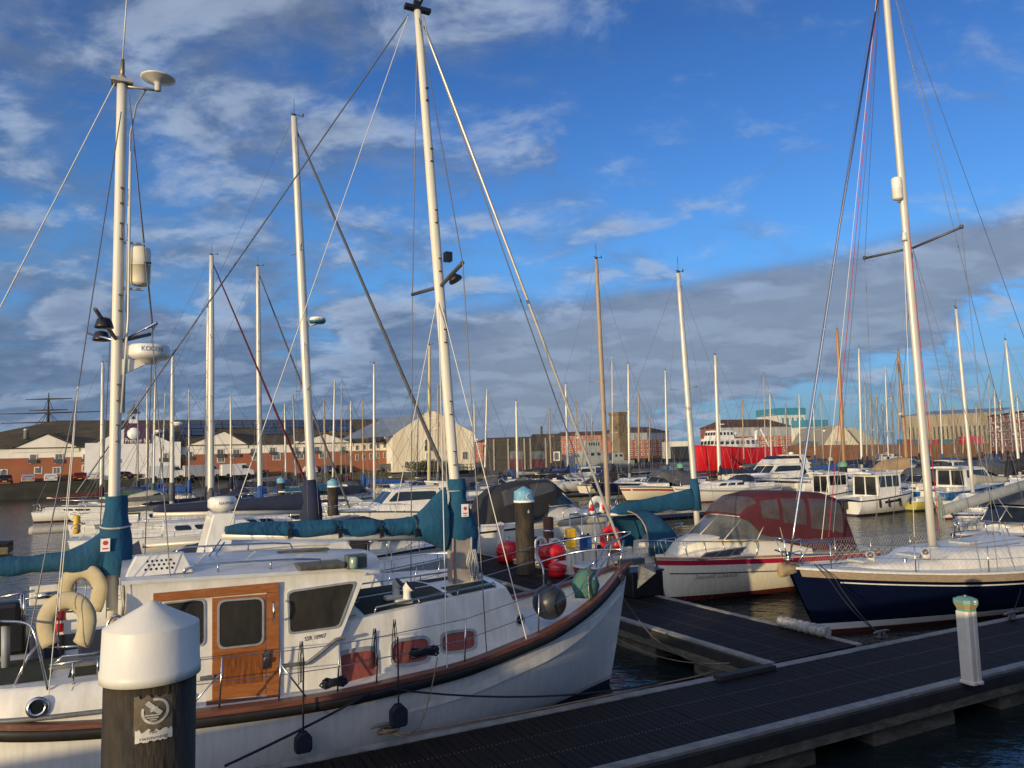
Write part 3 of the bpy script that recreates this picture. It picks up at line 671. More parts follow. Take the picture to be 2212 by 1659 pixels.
tab=MB().bb(-3.06,-2.68,-.17,.17,2.05,3.0).build('mast_tabernacle',mat('tabernacle_grey',(.32,.29,.25),.5,var=.15,vs=4),K,bevel=.02)
mm=mast('main_mast',K,MBt+Vector((.02,0,.3)),MTt,.094,.078,MALU)
steps(mm,MBt,MTt,(11.1,9.95,8.8,7.9,6.6,5.3,4.4),.07)
hd=MB().box(MTt+Vector((0,0,.03)),(.50,.12,.07)).box(MTt+Vector((-.02,0,.12)),(.10,.08,.12)); hd.tube([MTt+Vector((.02,0,.1)),MTt+Vector((.14,0,.36)),MTt+Vector((.18,0,.5))],.035,6); hd.build('masthead',BLACK,mm)
sp=MB().tube([(-3.16,0,7.52),(-3.30,1.15,7.60)],.035,8).tube([(-3.16,0,7.52),(-3.28,-1.35,7.62)],.035,8).build('spreader',mat('spreader_grey',(.10,.10,.11),.5,.4,var=.1),mm)
fl=MB().box((-3.05,-.12,8.05),(.13,.13,.17)).lathe([(.05,0),(.13,.12),(.13,.15)],(-2.98,-.12,7.74),14,axis=(.5,-.3,-1)).build('deck_light',BLACK,mm)
# wires
def wires(parent,L,r=.006,m=WIRE,name='rigging'):
    mb=MB()
    for q in L: mb.tube(q if len(q)>2 else [q[0],q[1]],r,4,cap=False)
    return mb.build(name,m,parent)
tip=MTt+Vector((0,0,.02)); bowp=Vector((.66,0,2.32))
wires(K,[[(-3.30,1.15,7.60),tip],[(-3.28,-1.35,7.62),tip],[(-3.30,1.15,7.60),KH.xyz(-3.2,1)],[(-3.28,-1.35,7.62),KH.xyz(-3.2,-1)]],.010,name='cap_shroud')
wires(K,[[(-3.2,0,7.4),KH.xyz(-2.4,-1)],[(-3.2,0,7.4),KH.xyz(-3.9,-1)],[(-3.2,0,7.4),KH.xyz(-2.4,1)],[(-3.2,0,7.4),KH.xyz(-3.9,1)]],.009,WIREL,name='lower_shroud')
MB().tube([tip+Vector((.12,0,-.1)),tip.lerp(bowp,.04),tip.lerp(bowp,.96),bowp],[.01,.03,.03,.012],8).build('furled_foil',mat('foil',(.55,.53,.48),.35,.4,var=.1),K)
wires(K,[[tip+Vector((.12,0,-.3)),Vector((.4,0,2.2))]],.013,name='inner_forestay')
MZB=Vector((-8.32,0,1.85)); MZT=Vector((-8.36,0,10.30))
bk0=tip-Vector((.18,0,.15))
wires(K,[[bk0,on_ketch(165,1065,w=1.6)+Vector((0,0,0))]],.013,name='running_backstay')
wires(K,[[bk0,Vector((-6.75,0,3.4))]],.008,WIREL,name='topping_lift')
# main boom + cover (boom almost level, running aft)
bA=Vector((-3.02,0,3.00)); bB=Vector((-6.85,0,3.30))
MB().tube([bA,bB],.06,12).build('main_boom',ALU,K)
cv=MB(); rows=[]
nb=90
for i in range(nb+1):
    t=i/nb; x=lerp(-3.13,-6.80,t); zc=lerp(3.06,3.30,t)
    prof=[(0,.95),(.06,.76),(.13,.46),(.2,.33),(.3,.29),(.5,.28),(.75,.24),(.93,.21),(1,.14)]
    hh=smooth_tab(prof,t); low=smooth_tab([(0,.26),(.1,.20),(.2,.03),(.27,.05),(.33,.01),(.43,.07),(.52,.01),(.66,.07),(.78,.04),(.92,.03),(1,.01)],t)
    if t<.18: low=lerp(.30,.04,t/.18)
    ww=smooth_tab([(0,.20),(.10,.22),(.2,.14),(.7,.12),(1,.08)],t)
    tie=min(abs(t-q) for q in(.16,.33,.52)); ww*=1-.28*math.exp(-(tie/.012)**2); 
    row=[]
    for j in range(18):
        a=2*math.pi*j/18; k=1+.13*noise.noise(Vector((t*14,math.cos(a)*1.6,math.sin(a)*1.6)))+.12*noise.noise(Vector((t*46,math.cos(a)*3,7)))
        zz=lerp(-low,hh*.86,.5+.5*math.cos(a)); yy=ww*math.sin(a)*(1.05 if math.cos(a)<0.2 else .62)
        if tie<.02: zz=zz+ (.03 if math.cos(a)<0 else -.02)
        row.append(Vector((x+.0,yy*k,zc+zz+.02*k)))
    rows.append(row)
cv.grid(rows,closed=True,caps=True)
# collar up the mast
rows=[]
for i in range(17):
    t=i/16; z=lerp(2.78,4.03,t); c=MBt.lerp(MTt,(z-1.98)/10.76)
    rx=smooth_tab([(0,.30),(.15,.33),(.4,.30),(.6,.20),(.72,.15),(.82,.155),(.9,.17),(1,.15)],t); ry=smooth_tab([(0,.15),(.3,.21),(.7,.15),(1,.13)],t)
    rows.append([Vector((c.x+.07+rx*math.cos(2*math.pi*j/16)*(1+.1*noise.noise(Vector((j,z*4,0)))),ry*math.sin(2*math.pi*j/16)*(1+.25*noise.noise(Vector((j*.7,z*5,3)))),z+(.0 if i else (-.12*math.sin(2*math.pi*j/16)**2-.05*math.cos(2*math.pi*j/16))))) for j in range(16)])
cv.grid(rows,closed=True,smooth=True)
mcov=cv.build('main_sail_cover',TEAL,K)
ties=MB()
for t in(.16,.33,.52,.74):
    x=lerp(-3.13,-6.80,t); zc=lerp(3.06,3.30,t); hh=smooth_tab(prof,t)
    ties.tube([(x,.15*math.sin(a_),zc+lerp(-.05,hh*.86,.5+.5*math.cos(a_))) for a_ in [2*math.pi*i/12 for i in range(13)]],.013,5)
    ties.box((x,-.16,zc+.05),(.06,.05,.13))
ties.build('cover_tie',BLACK,mcov)
ties=MB().tube([(-2.97+.16*math.cos(a_),.15*math.sin(a_),3.82) for a_ in [2*math.pi*i/14 for i in range(15)]],.012,5).build('cover_cord',ROPEW,mcov)
lq=Vector((-2.86,-.235,3.48)); lg=MB().box(lq,(.13,.012,.22)).build('sailmaker_label',WHT,mcov)
MB().lathe([(.035,0),(.035,.004)],lq+Vector((0,-.008,.035)),6,axis=(0,-1,0)).box(lq+Vector((0,-.009,-.05)),(.08,.004,.02)).box(lq+Vector((0,-.009,-.085)),(.06,.004,.014)).build('label_print',REDI,lg)
# mainsheet, coiled halyards on the mast
wires(K,[[(-6.8,0,3.2),(-7.0,.1,2.9)],[(-6.85,.0,3.25),(-7.05,-.15,3.0)]],.012,ROPEB,name='blue_lashing')
hal=MB(); rg=random.Random(5)
for i in range(9):
    a_=rg.uniform(-.05,.05); y=-.19-rg.uniform(0,.05); z0=rg.uniform(2.72,2.8); z1=rg.uniform(2.15,2.45); xx=-2.74+a_
    hal.tube([(xx,y,z0),(xx-.05,y-.01,(z0+z1)/2),(xx-.02,y,z1),(xx+.05,y-.02,z1-.01),(xx+.07,y-.01,(z0+z1)/2),(xx+.02,y,z0)],.014,5)
hal.tube([(-2.72,-.17,3.0),(-2.74,-.2,2.75)],.014,5).build('coiled_halyard',ROPEW,K)
MB().tube([(-3.07,-.18,3.0),(-3.09,-.19,2.5),(-3.07,-.19,2.15)],.022,6).build('halyard_tail',mat('pink_rope',(.42,.25,.22),.9,var=.3,vs=60),K)
# ---- mizzen mast and its gear
mz=mast('mizzen_mast',K,MZB,MZT,.078,.074,MALU,.9)
steps(mz,MZB,MZT,(8.5,7.95,6.85,5.5,4.9),.068)
topz=MB().box(MZT+Vector((0,0,.03)),(.30,.24,.06)).tube([MZT,MZT+Vector((0,0,.12))],.06,10).build('masthead',ALUG,mz)
MB().tube([MZT+Vector((0,0,.05)),MZT+Vector((0,0,.40))],[.035,.028],8).build('aerial_base',mat('brass',(.33,.24,.12),.4,.6,var=.1),mz)
MB().tube([MZT+Vector((0,0,.40)),MZT+Vector((.06,.0,2.2))],[.012,.006],6).build('whip_aerial',WIREL,mz)
c_=MZT+Vector((.50,-.05,.10)); an=MB().lathe([(.03,-.14),(.05,-.13),(.05,-.02),(.08,0),(.235,.055),(.255,.07),(.23,.085),(.1,.105),(.0,.11)],c_,28).build('disc_antenna',WHITE,mz)
MB().tube([MZT+Vector((0,0,-.03)),c_+Vector((0,0,-.12))],.025,6).tube([MZT+Vector((.35,0,.02)),MZT+Vector((.2,0,-.3)),MZT+Vector((.13,-.05,-.8)),(MZT.x+.13,-.06,5.2)],.014,6).build('antenna_bracket',ALUG,mz)
def kz(px,py,w=0): return on_ketch(px,py,w=w)
p=kz(300,575); rh=.29
rr_=MB().lathe([(.06,-.31),(.13,-.29),(.143,-.26),(.143,0),(.148,0),(.148,.012),(.143,.012),(.143,.25),(.132,.28),(.05,.30)],(p.x+.02,0,p.z),28).build('radar_reflector',CREAM,mz)
MB().box((p.x+.12,-.17,p.z+.02),(.10,.01,.035)).build('maker_plate',BLACK,rr_)
for zz in(p.z+.35,p.z-.36): MB().box((p.x-.10,0,zz),(.36,.05,.03)).build('reflector_bracket',ALUG,mz)
# spreaders (two crossing arms) and deck bells
sd_=mat('spreader_grey',(.10,.10,.11),.5,.4,var=.1)
c0=Vector((-8.34,0,6.28))
MB().tube([c0,kz(205,667,-.75)],.028,6).tube([c0+Vector((.04,0,0)),kz(325,722,.55)],.028,6).build('crosstree',sd_,mz)
MB().tube([c0,kz(190,720,.7)],.02,6).tube([c0+Vector((.1,0,.02)),kz(340,697,-.4)],.025,6).tube([kz(340,697,-.4),kz(325,722,.55)],.015,6).build('crosstree_strut',STEEL,mz)
for (px,py) in((225,701),(219,729)):
    p=kz(px,py,-.5 if py<710 else .5); MB().lathe([(.04,.10),(.09,.08),(.12,-.02),(.125,-.05),(.06,-.06)],p,16).build('deck_lamp',BLACK,mz)
# open-array style dome radar
p=kz(322,764); dc=Vector((p.x,0,p.z))
dm=MB().lathe([(.10,-.16),(.14,-.11),(.22,-.10),(.285,-.06),(.30,-.03),(.30,.0),(.297,.09),(.275,.12),(.1,.135),(.0,.135)],dc,36).build('radar_dome',WHITE,mz)
wrap_text('KODEN',.105,dc,.301,.15,.035,BLUEI,dm,'radar_lettering',width=.30)
MB().prism([dc+Vector((.12,-.05,-.12)),dc+Vector((-.36,-.05,-.10)),dc+Vector((-.36,-.05,-.34)),dc+Vector((-.25,-.05,-.28)),dc+Vector((-.05,-.05,-.17))],(0,.10,0)).build('radar_bracket',WHITE,mz)
MB().tube([(-8.26,-.10,5.2),(-8.20,-.11,6.6),(-8.22,-.1,9.2)],.017,6).build('cable_run',WIREL,mz)
wires(K,[[MZT+Vector((0,-.12,-.5)),kz(170,830,-1.5),(-9.2,-1.75,2.0)],[MZT+Vector((.1,-.1,-.2)),kz(330,700,.3),(-7.9,1.3,2.9)],[MZT+Vector((.1,-.1,-.2)),kz(327,700,-.3),(-7.6,-1.3,2.85)],[MZT+Vector((0,.1,-.5)),(-8.6,1.6,1.9)]],.008,name='mizzen_shroud')
wires(K,[[MZT+Vector((-.1,0,0)),kz(0,665,0)]],.009,WIREL,name='mizzen_backstay')
wires(K,[[kz(170,830,-1.5),kz(128,1320,-1.75)],[kz(168,835,-1.5),kz(105,1500,-1.95)]],.006,WIREL,name='lanyard')
# mizzen boom and cover
zB0=Vector((-8.36,0,3.02)); zB1=Vector((-10.9,0,2.95)); MB().tube([zB0,zB1],.05,10).build('mizzen_boom',ALU,K)
cv=MB();rows=[]
for i in range(31):
    t=i/30; x=lerp(-8.28,-10.9,t); zc=3.03
    top=smooth_tab([(0,.60),(.10,.40),(.2,.24),(.35,.18),(.6,.17),(1,.15)],t); low=smooth_tab([(0,.14),(.1,.16),(.3,.08),(.5,.08),(1,.06)],t); ww=smooth_tab([(0,.17),(.15,.2),(.4,.13),(1,.1)],t)
    rows.append([Vector((x,ww*math.sin(2*math.pi*j/14)*(1+.3*noise.noise(Vector((t*12,j*.9,2)))),zc+lerp(-low,top,.5+.5*math.cos(2*math.pi*j/14))+.04*noise.noise(Vector((t*9,j*.5,5))))) for j in range(14)])
cv.grid(rows,closed=True,caps=True)
rows=[]
for i in range(13):
    t=i/12; z=lerp(2.86,3.98,t); rx=smooth_tab([(0,.20),(.3,.23),(.55,.2),(.75,.16),(.9,.15),(1,.145)],t)
    rows.append([Vector((-8.30+rx*math.cos(2*math.pi*j/14)*(1+.15*noise.noise(Vector((j,z*4,0)))),rx*.9*math.sin(2*math.pi*j/14),z)) for j in range(14)])
cv.grid(rows,closed=True)
zc_=cv.build('mizzen_sail_cover',TEAL,K)
MB().tube([(-8.30+.20*math.cos(a_),.19*math.sin(a_),3.55+.03*math.sin(a_)) for a_ in [2*math.pi*i/14 for i in range(15)]],.014,5).build('cover_cord',ROPEW,zc_)
lq=Vector((-8.42,-.235,3.30)); lg=MB().box(lq,(.12,.012,.18)).build('sailmaker_label',WHT,zc_)
MB().lathe([(.035,0),(.035,.004)],lq+Vector((0,-.008,.03)),6,axis=(0,-1,0)).box(lq+Vector((0,-.009,-.05)),(.07,.004,.02)).build('label_print',REDI,lg)
hal=MB()
for i in range(8):
    xx=-8.16+rg.uniform(-.05,.05); y=-.14-rg.uniform(0,.04)
    hal.tube([(xx-.02,y,rg.uniform(2.8,2.9)),(xx,y-.02,2.6),(xx+rg.uniform(-.05,.05),y,rg.uniform(2.05,2.3)),(xx+.05,y,2.5),(xx+.03,y,2.85)],.013,5)
hal.build('coiled_halyard',ROPEW,K)
# ---- rails
def tubes(name,L,r,m=STEEL,parent=K,n=8):
    for q in L: o_=MB().tube(q,r,n).build(name,m,parent)
    return o_
ap=Vector((.80,0,2.84))
def curve(pts,n=5):
    out=[];pts=[Vector(p) for p in pts]
    for i in range(len(pts)-1):
        p0=pts[max(i-1,0)];p1=pts[i];p2=pts[i+1];p3=pts[min(i+2,len(pts)-1)]
        for k in range(n):
            t=k/n; out.append(.5*((2*p1)+(-p0+p2)*t+(2*p0-5*p1+4*p2-p3)*t*t+(-p0+3*p1-3*p2+p3)*t**3))
    return out+[pts[-1]]
sp_=on_ketch(1280,1213,w=-.95); pb=KH.xyz(sp_.x,-1,.02,.06)
pt_=on_ketch(1155,1180,w=1.25); pf=KH.xyz(pt_.x-.05,1,.02,.06)
tubes('pulpit',[curve([pb,(pb.x,pb.y+.01,pb.z+.5),(sp_.x+.04,-.93,sp_.z-.03),(sp_.x+.2,-.86,sp_.z+.02),(-.1,-.52,(sp_.z+ap.z)/2+.03),ap,(-.1,.55,(pt_.z+ap.z)/2+.03),(pt_.x+.25,1.2,pt_.z+.02),(pt_.x+.03,1.25,pt_.z-.05),(pf.x,pf.y,pf.z+.4),pf]),
  curve([(sp_.x+.02,-.93,sp_.z-.33),(-.1,-.50,2.45),(.66,-.02,2.50),(-.1,.52,2.47),(pt_.x+.02,1.25,pt_.z-.35)]),
  [KH.xyz(.35,-1,.0,.04),(.50,-.20,2.72)],[KH.xyz(.35,1,.0,.04),(.50,.20,2.72)]],.017)
STX=[(1000,1318,-1.72),(1152,1269,-1.25),(816,1362,-1.95),(733,1385,-1.97),(480,1410,-1.97),(607,1391,-1.97)]
tops=[]
for i,(px,py,w_) in enumerate(STX):
    p=on_ketch(px,py,w=w_); b_=KH.xyz(p.x-.03,-1,.02,.05); tubes('stanchion',[[b_,(p.x,b_.y+.0,b_.z+.62)]],.013); tops.append(Vector((p.x,b_.y,b_.z+.62)))
    if i==4: tubes('stanchion_brace',[[(p.x,b_.y,b_.z+.45),KH.xyz(p.x-.42,-1,.02,.05)]],.012)
    if i==5: tubes('stanchion_brace',[[(p.x,b_.y,b_.z+.45),KH.xyz(p.x+.32,-1,.02,.05)]],.012)
for x in(-3.2,-4.5,-6.0,-7.2): b_=KH.xyz(x,1,.02,.05); tubes('stanchion',[[b_,b_+Vector((0,0,.62))]],.013)
tops.sort(key=lambda p:-p.x); tops=[Vector(sp_)+Vector((0,0,-.05))]+tops+[Vector((-8.2,-1.95,1.95))]
for k,dz in enumerate((0,-.30)): wires(K,[[a_+Vector((0,0,dz)),b_+Vector((0,0,dz))] for a_,b_ in zip(tops,tops[1:])],.006,STEEL,name='guard_wire')
pw=[Vector(pt_)]+[KH.xyz(x,1,.62,.05) for x in(-3.2,-4.5,-6.0,-7.2)]
wires(K,[[a_,b_] for a_,b_ in zip(pw,pw[1:])]+[[a_-Vector((0,0,.3)),b_-Vector((0,0,.3))] for a_,b_ in zip(pw,pw[1:])],.006,STEEL,name='guard_wire')
# stern rail
def kp(px,py,w): return on_ketch(px,py,w=w)
tubes('pushpit',[curve([kp(103,1490,-1.8),kp(92,1440,-1.78),kp(75,1370,-1.75),kp(55,1346,-1.6),kp(0,1342,-1.2)]),
  [kp(108,1437,-1.7),kp(150,1431,-1.75),kp(225,1420,-1.78)],[kp(112,1440,-1.5),kp(135,1418,-1.5),kp(200,1412,-1.5),kp(240,1400,-1.5)],
  [kp(158,1484,-1.75),kp(158,1432,-1.75)],[kp(212,1460,-1.75),kp(212,1422,-1.75)],[kp(30,1482,-1.5),kp(60,1420,-1.4),kp(90,1380,-1.3)],[kp(0,1290,-.6),kp(75,1276,-.6)],[kp(46,1350,-.6),kp(46,1283,-.6)],[kp(52,1350,-.6),kp(52,1283,-.6)]],.016)
tubes('grab_hoop',[curve([kp(228,1400,-1.3),kp(232,1350,-1.3),kp(250,1330,-1.3),kp(268,1345,-1.3),kp(272,1400,-1.3)])],.02)
tubes('boarding_rail',[curve([kp(315,1340,-1.6),kp(330,1310,-1.6),kp(350,1303,-1.6)])],.018)
# cleats
for px,py in((605,1452),(917,1413)):
    pass
# ---- things hanging from or standing on the ketch (top level)
def W(l): return KO+U*l.x+Nv*l.y+Vector((0,0,l.z))
def ketch_empty(name,label,cat,l,group=None): p=W(l); return thing(name,label,cat,(p.x,p.y,p.z),UA,group)
# horseshoe buoys
def horseshoe(label,l,yaw,h=.62,wd=.62,m=None,group=None,arms=True,thick=.11):
    p=W(l) if not isinstance(l,tuple) else Vector(l); t=thing('horseshoe_buoy',label,'life buoy',p,yaw,group)
    pts=[];R0=wd/2-.10
    for i in range(5): pts.append(Vector((lerp(R0*.72,R0,(i/5)**.6),0,lerp(-h*.40,-h*.02,i/5))))
    for i in range(19): a_=180*i/18; pts.append(Vector((R0*math.cos(R(a_)),0,h*.0+(h*.5-.055)*math.sin(R(a_)))))
    for i in range(1,6): pts.append(Vector((-lerp(R0,R0*.72,(i/5)**1.6),0,lerp(-h*.02,-h*.40,i/5))))
    mb=MB().tube(pts,[.108]*25,12,sx=thick/.2,up=(0,1,0)) if False else MB().tube(pts,[.058]*len(pts),14,sx=1.85,up=(0,1,0)); mb.build('buoy_body',m or mat('cream_vinyl',(.50,.42,.26),.7,var=.15,vs=4,bump=.2,bs=12),t)
    if arms: MB().tube([(-.12,.05,-.33),(-.12,.06,.20),(0,.06,.22),(.12,.06,.20),(.12,.05,-.33)],.01,6).tube([(-.25,.05,-.30),(.25,.05,-.30)],.014,6).build('buoy_bracket',STEEL,t)
    return t
p=kp(144,1345,-1.55); horseshoe('cream horseshoe buoy on the ketch stern rail, nearer and lower of the pair',p,UA-R(22),.66,.70,group='cream horseshoe buoys on the ketch stern')
p=kp(178,1275,-.1); horseshoe('cream horseshoe buoy beside the mizzen mast, farther and higher of the pair',p,UA-R(25),.66,.68,group='cream horseshoe buoys on the ketch stern')
p=kp(137,1345,-1.2); t=ketch_empty('rescue_light','red and white rescue light in the middle of the nearer horseshoe buoy','light',p)
MB().lathe([(.07,-.15),(.075,-.12),(.075,.12),(.06,.15)],(-.05,.02,0),16).build('lamp_body',REDP,t,); MB().box((.04,-.05,.02),(.22,.02,.03)).box((.05,-.05,-.12),(.22,.02,.03)).box((.05,-.055,-.05),(.08,.02,.14)).build('lamp_bracket',WHT,t)
# liferaft/white outboard pad bracket on the stern
p=kp(95,1285,.6); t=ketch_empty('outboard_bracket','white plastic bracket clamped on the ketch stern rail','bracket',p); MB().box((0,0,0),(.36,.05,.28)).build('pad',WHITE,t,bevel=.015); MB().tube([(-.1,-.05,0),(.15,-.05,0)],.05,10).tube([(-.45,-.02,-.05),(.4,-.02,.02)],.016,6).build('clamp',STEEL,t)
p=kp(80,1300,-.9); t=ketch_empty('outboard_motor','black outboard motor stowed on the ketch stern rail','outboard motor',kp(12,1350,-.5)); MB().bb(-.15,.18,-.15,.15,.0,.30).build('cowl',BLACK,t,bevel=.06); MB().tube([(0,0,0),(.02,0,-.6)],.05,8).build('shaft',GREYP,t)
# big round fender and net bag on the foredeck
p=on_ketch(1187,1300,w=-.85); t=ketch_empty('ball_fender','large round black ball fender standing on the ketch foredeck','fender',p)
MB().lathe([(0.02,-.30)]+[(.30*math.sin(R(a_)),-.30*math.cos(R(a_))) for a_ in range(12,176,12)]+[(.03,.31)],(0,0,0),28).build('ball',mat('fender_black',(.035,.038,.042),.35,var=.2,vs=5),t); MB().lathe([(.05,0),(.05,.05),(.03,.09)],(0,0,.28),10).build('eye',RUBBER,t)
p=on_ketch(1265,1258,w=-.55); bg=MB(); rows=[]
for i in range(9):
    t_=i/8; z=-.26+.5*t_; k=smooth_tab([(0,.20),(.3,.25),(.7,.24),(1,.12)],t_); rows.append([Vector((k*math.cos(2*math.pi*j/14)*(1+.3*noise.noise(Vector((j*.8,t_*3,1)))),k*.8*math.sin(2*math.pi*j/14),z)) for j in range(14)])
o=bg.grid(rows,closed=True,caps=True).build('net_bag',mat('teal_net',(.02,.17,.20),.9,var=.45,vs=16,bump=.8,bs=30,c2=(.10,.13,.05))); pw_=W(p); place(o,pw_,UA); tag(o,'teal mesh bag of gear hung inside the ketch bow rail','bag')
p=on_ketch(1330,1245,w=-.15); t=ketch_empty('anchor_winch','white anchor winch housing at the ketch stem','winch',p); MB().lathe([(.14,-.14),(.16,-.05),(.12,.04),(.05,.08)],(0,0,0),18).build('housing',CREAM,t); MB().lathe([(.07,0),(.07,.12)],(.0,-.1,0),12,axis=(0,-1,0)).build('drum',STEEL,t)
# plough anchor on the bow roller
p=Vector((.72,-.02,2.18)); t=ketch_empty('bow_anchor','galvanised plough anchor hanging from the ketch bow roller','anchor',p)
MB().tube([(-.35,0,.10),(.15,0,.10),(.34,0,.0),(.42,0,-.10)],.035,8).build('shank',mat('galvanised',(.22,.23,.23),.5,.6,var=.25,vs=10),t)
MB().add([(.18,0,-.46),(.62,0,-.02),(.50,-.20,-.16),(.50,.20,-.16),(.26,-.05,-.02),(.26,.05,-.02)],[(0,2,1),(0,1,3),(0,4,2),(0,3,5),(1,2,4),(1,5,3),(4,0,5),(1,4,5)]).build('fluke',mat('galvanised',(.3,.3,.3),.5,.6),t)
MB().bb(-.3,.35,-.06,-.04,.02,.14).bb(-.3,.35,.04,.06,.02,.14).build('bow_roller',STEEL,t)
# hanging flat fenders with their lanyards
def flat_fender(label,px,py,pw,ph,w_,topz):
    p=on_ketch(px,py,w=w_); t=ketch_empty('fender',label,'fender',p,'navy fenders hanging on the ketch side'); h_=ph;b=pw/2
    poly=[(-b,-h_/2+.03),(-b+.03,-h_/2),(b-.03,-h_/2),(b,-h_/2+.03),(b,h_*.22),(b*.35,h_/2),(-b*.35,h_/2),(-b,h_*.22)]
    MB().prism([(x,-.06,z) for x,z in poly],(0,.13,0)).build('fender_body',mat('navy_fender',(.010,.014,.034),.7,var=.3,vs=6),t,bevel=.03)
    MB().tube([(0,0,h_/2-.02),(0,.0,(topz-p.z)*.5),(.0,.0,topz-p.z)],.012,6).build('lanyard',ROPED,t)
flat_fender('navy flat fender hanging lower left on the ketch side, near the black pile',655,1603,.22,.26,-2.22,1.85)
flat_fender('navy flat fender hanging behind the pontoon cleat',861,1545,.24,.30,-2.22,1.95)
# bunches of fender lines hung on the stanchions
for px,py,lab in((650,1430,'dark looped fender line tied by the registration letters'),(808,1400,'dark looped fender line tied beside the aftmost curtained window'),(852,1380,'dark looped fender line tied beside the middle curtained window')):
    p=on_ketch(px,py,w=-1.98); mb=MB(); rg=random.Random(px)
    for i in range(3):
        a_=rg.uniform(-.03,.03); mb.tube([(a_,0,.26),(a_-.03,-.01,.0),(a_-.02,0,-.2-rg.uniform(0,.14)),(a_+.015,-.01,-.24),(a_+.02,0,0),(a_,0,.27)],.005,5)
    o=mb.build('fender_line',ROPED); place(o,W(p),UA); tag(o,lab,'rope','dark fender lines on the ketch guard rail')
for px,py,lab in((605,1462,'dark rope piled on a deck cleat by the wheelhouse door'),(917,1418,'dark rope heaped on the deck cleat below the curtained windows')):
    p=on_ketch(px+ (230 if px==605 else 0)*0,py,w=-1.93); mb=MB(); rg=random.Random(py)
    if px==605: p=on_ketch(722,1484,w=-1.95)
    for i in range(7): 
        r0=rg.uniform(.08,.17); mb.tube([(r0*1.4*math.cos(a_)+rg.uniform(-.02,.02),r0*.5*math.sin(a_),.02+i*.014+.02*math.sin(3*a_)) for a_ in [2*math.pi*k/12 for k in range(13)]],.013,5)
    o=mb.build('coiled_rope',ROPED); place(o,W(p),UA); tag(o,lab,'rope')
def ropeobj(label,pts,r=.014,m=ROPED,name='mooring_line',group=None,cat='rope'):
    o=MB().tube(pts,r,6).build(name,m); tag(o,label,cat,group); return o
cle=G(835,1583,.68)
a_=W(on_ketch(850,1487,w=-2.1))
ropeobj('thick dark mooring line running from the ketch side down to the lower left',sag(W(on_ketch(800,1497,w=-2.12)),G(485,1655,.70),.02),.018)
ropeobj('dark mooring line along the ketch side towards the bow',sag(W(on_ketch(835,1487,w=-2.12)),G(1420,1476,.72),.16),.014)
ropeobj('thin tan line hanging from the ketch rail to the pontoon cleat',sag(W(on_ketch(945,1420,w=-2.1)),G(905,1572,.70),.12,14)+[G(870,1592,.69),cle],.009,ROPEO)
ropeobj('dark mooring line from the ketch bow over the walkway pontoon',[W(Vector((.45,-.25,2.2))),*sag(G(1345,1290,1.4),G(1410,1376,.75),.03,4),*sag(G(1410,1376,.72),G(1560,1448,.72),.1,6)],.014,mat('rope_grey',(.10,.095,.085),.9,var=.3,vs=50))
ropeobj('pale line drooping from the dock towards the ketch stem',sag(G(1330,1378,.45),G(1575,1432,.75),.18),.009,ROPEO)
ropeobj('tan line lying along the pontoon edge beyond the cleat',[G(x,y,.675) for x,y in((850,1588),(900,1580),(1000,1562),(1050,1552),(1150,1535),(1300,1505),(1400,1483),(1500,1462),(1555,1447))],.012,ROPEO)
def cleat(label,g,ang,s=1.,group='galvanised cleats on the pontoon edges'):
    t=thing('dock_cleat',label,'cleat',(g.x,g.y,g.z),ang,group); m=mat('cleat_metal',(.25,.25,.24),.5,.6,var=.2,vs=12)
    MB().tube([(-.20*s,0,.09*s),(-.12*s,0,.105*s),(.12*s,0,.105*s),(.20*s,0,.09*s)],[.014*s,.022*s,.022*s,.014*s],8).build('horn',m,t)
    MB().box((-.06*s,0,.05*s),(.035*s,.035*s,.10*s)).box((.06*s,0,.05*s),(.035*s,.035*s,.10*s)).box((0,0,.006),(.22*s,.08*s,.012)).build('base',m,t)
cleat('galvanised dock cleat with tan rope on the pontoon edge in front of the fender',cle,UA,1.1)
mb=MB()
for i in range(4): mb.tube([cle+Vector((.12*math.cos(a_)+.02*i,.07*math.sin(a_),.02+.012*i)) for a_ in [2*math.pi*k/12 for k in range(13)]],.011,5)
tag(mb.build('coiled_rope',ROPEO),'small tan coil of rope around the nearest dock cleat','rope')
# ================================================================ piles and pedestals
PILEM=mat('pile_timber',(.055,.038,.018),.7,var=.42,vs=4.2,bump=.8,bs=12,stretch=(1.8,1.8,.45),c2=(.005,.0045,.0035))
def pile(label,px,py,wpx,capm,group=None,dia=.65,letter=None,shade=False,zwet=0):
    d=F*dia/wpx; p=D(px,py,d); t=thing('mooring_pile',label,'pile',(p.x,p.y,0),0,group); r=dia/2; n=48 if wpx>100 else 24
    z=p.z
    MB().lathe([(r*.93,-3),(r*.93,z-.40)],(0,0,0),n).build('shaft',PILEM,t)
    MB().lathe([(r*.95,z-.50),(r*1.02,z-.50),(r*1.02,z-.435),(r*1.0,z-.43),(r*.975,z-.165),(r*.965,z-.158),(r*.10,z-.012),(.05*r,z-.003),(0.002,z)],(0,0,0),n).build('cap',capm,t)
    return t,p,r
CAPW=mat('cap_white',(.66,.64,.59),.42,var=.08,vs=2.5,bump=.08,bs=20,stretch=(1,1,.6),c2=(.60,.575,.51))
CAPB=mat('cap_blue',(.22,.42,.52),.5,var=.35,vs=5,stretch=(2,2,1),c2=(.08,.26,.42))
CAPG=mat('cap_green',(.16,.40,.27),.5,var=.2,vs=5); CAPN=mat('cap_brownwhite',(.5,.48,.42),.5,var=.2)
T0,P0,r0=pile('large dark mooring pile with a white conical cap and a peeling No swimming sticker',329,1297,190,CAPW,dia=.62)
# weather marks on the cap
mb=MB(); 
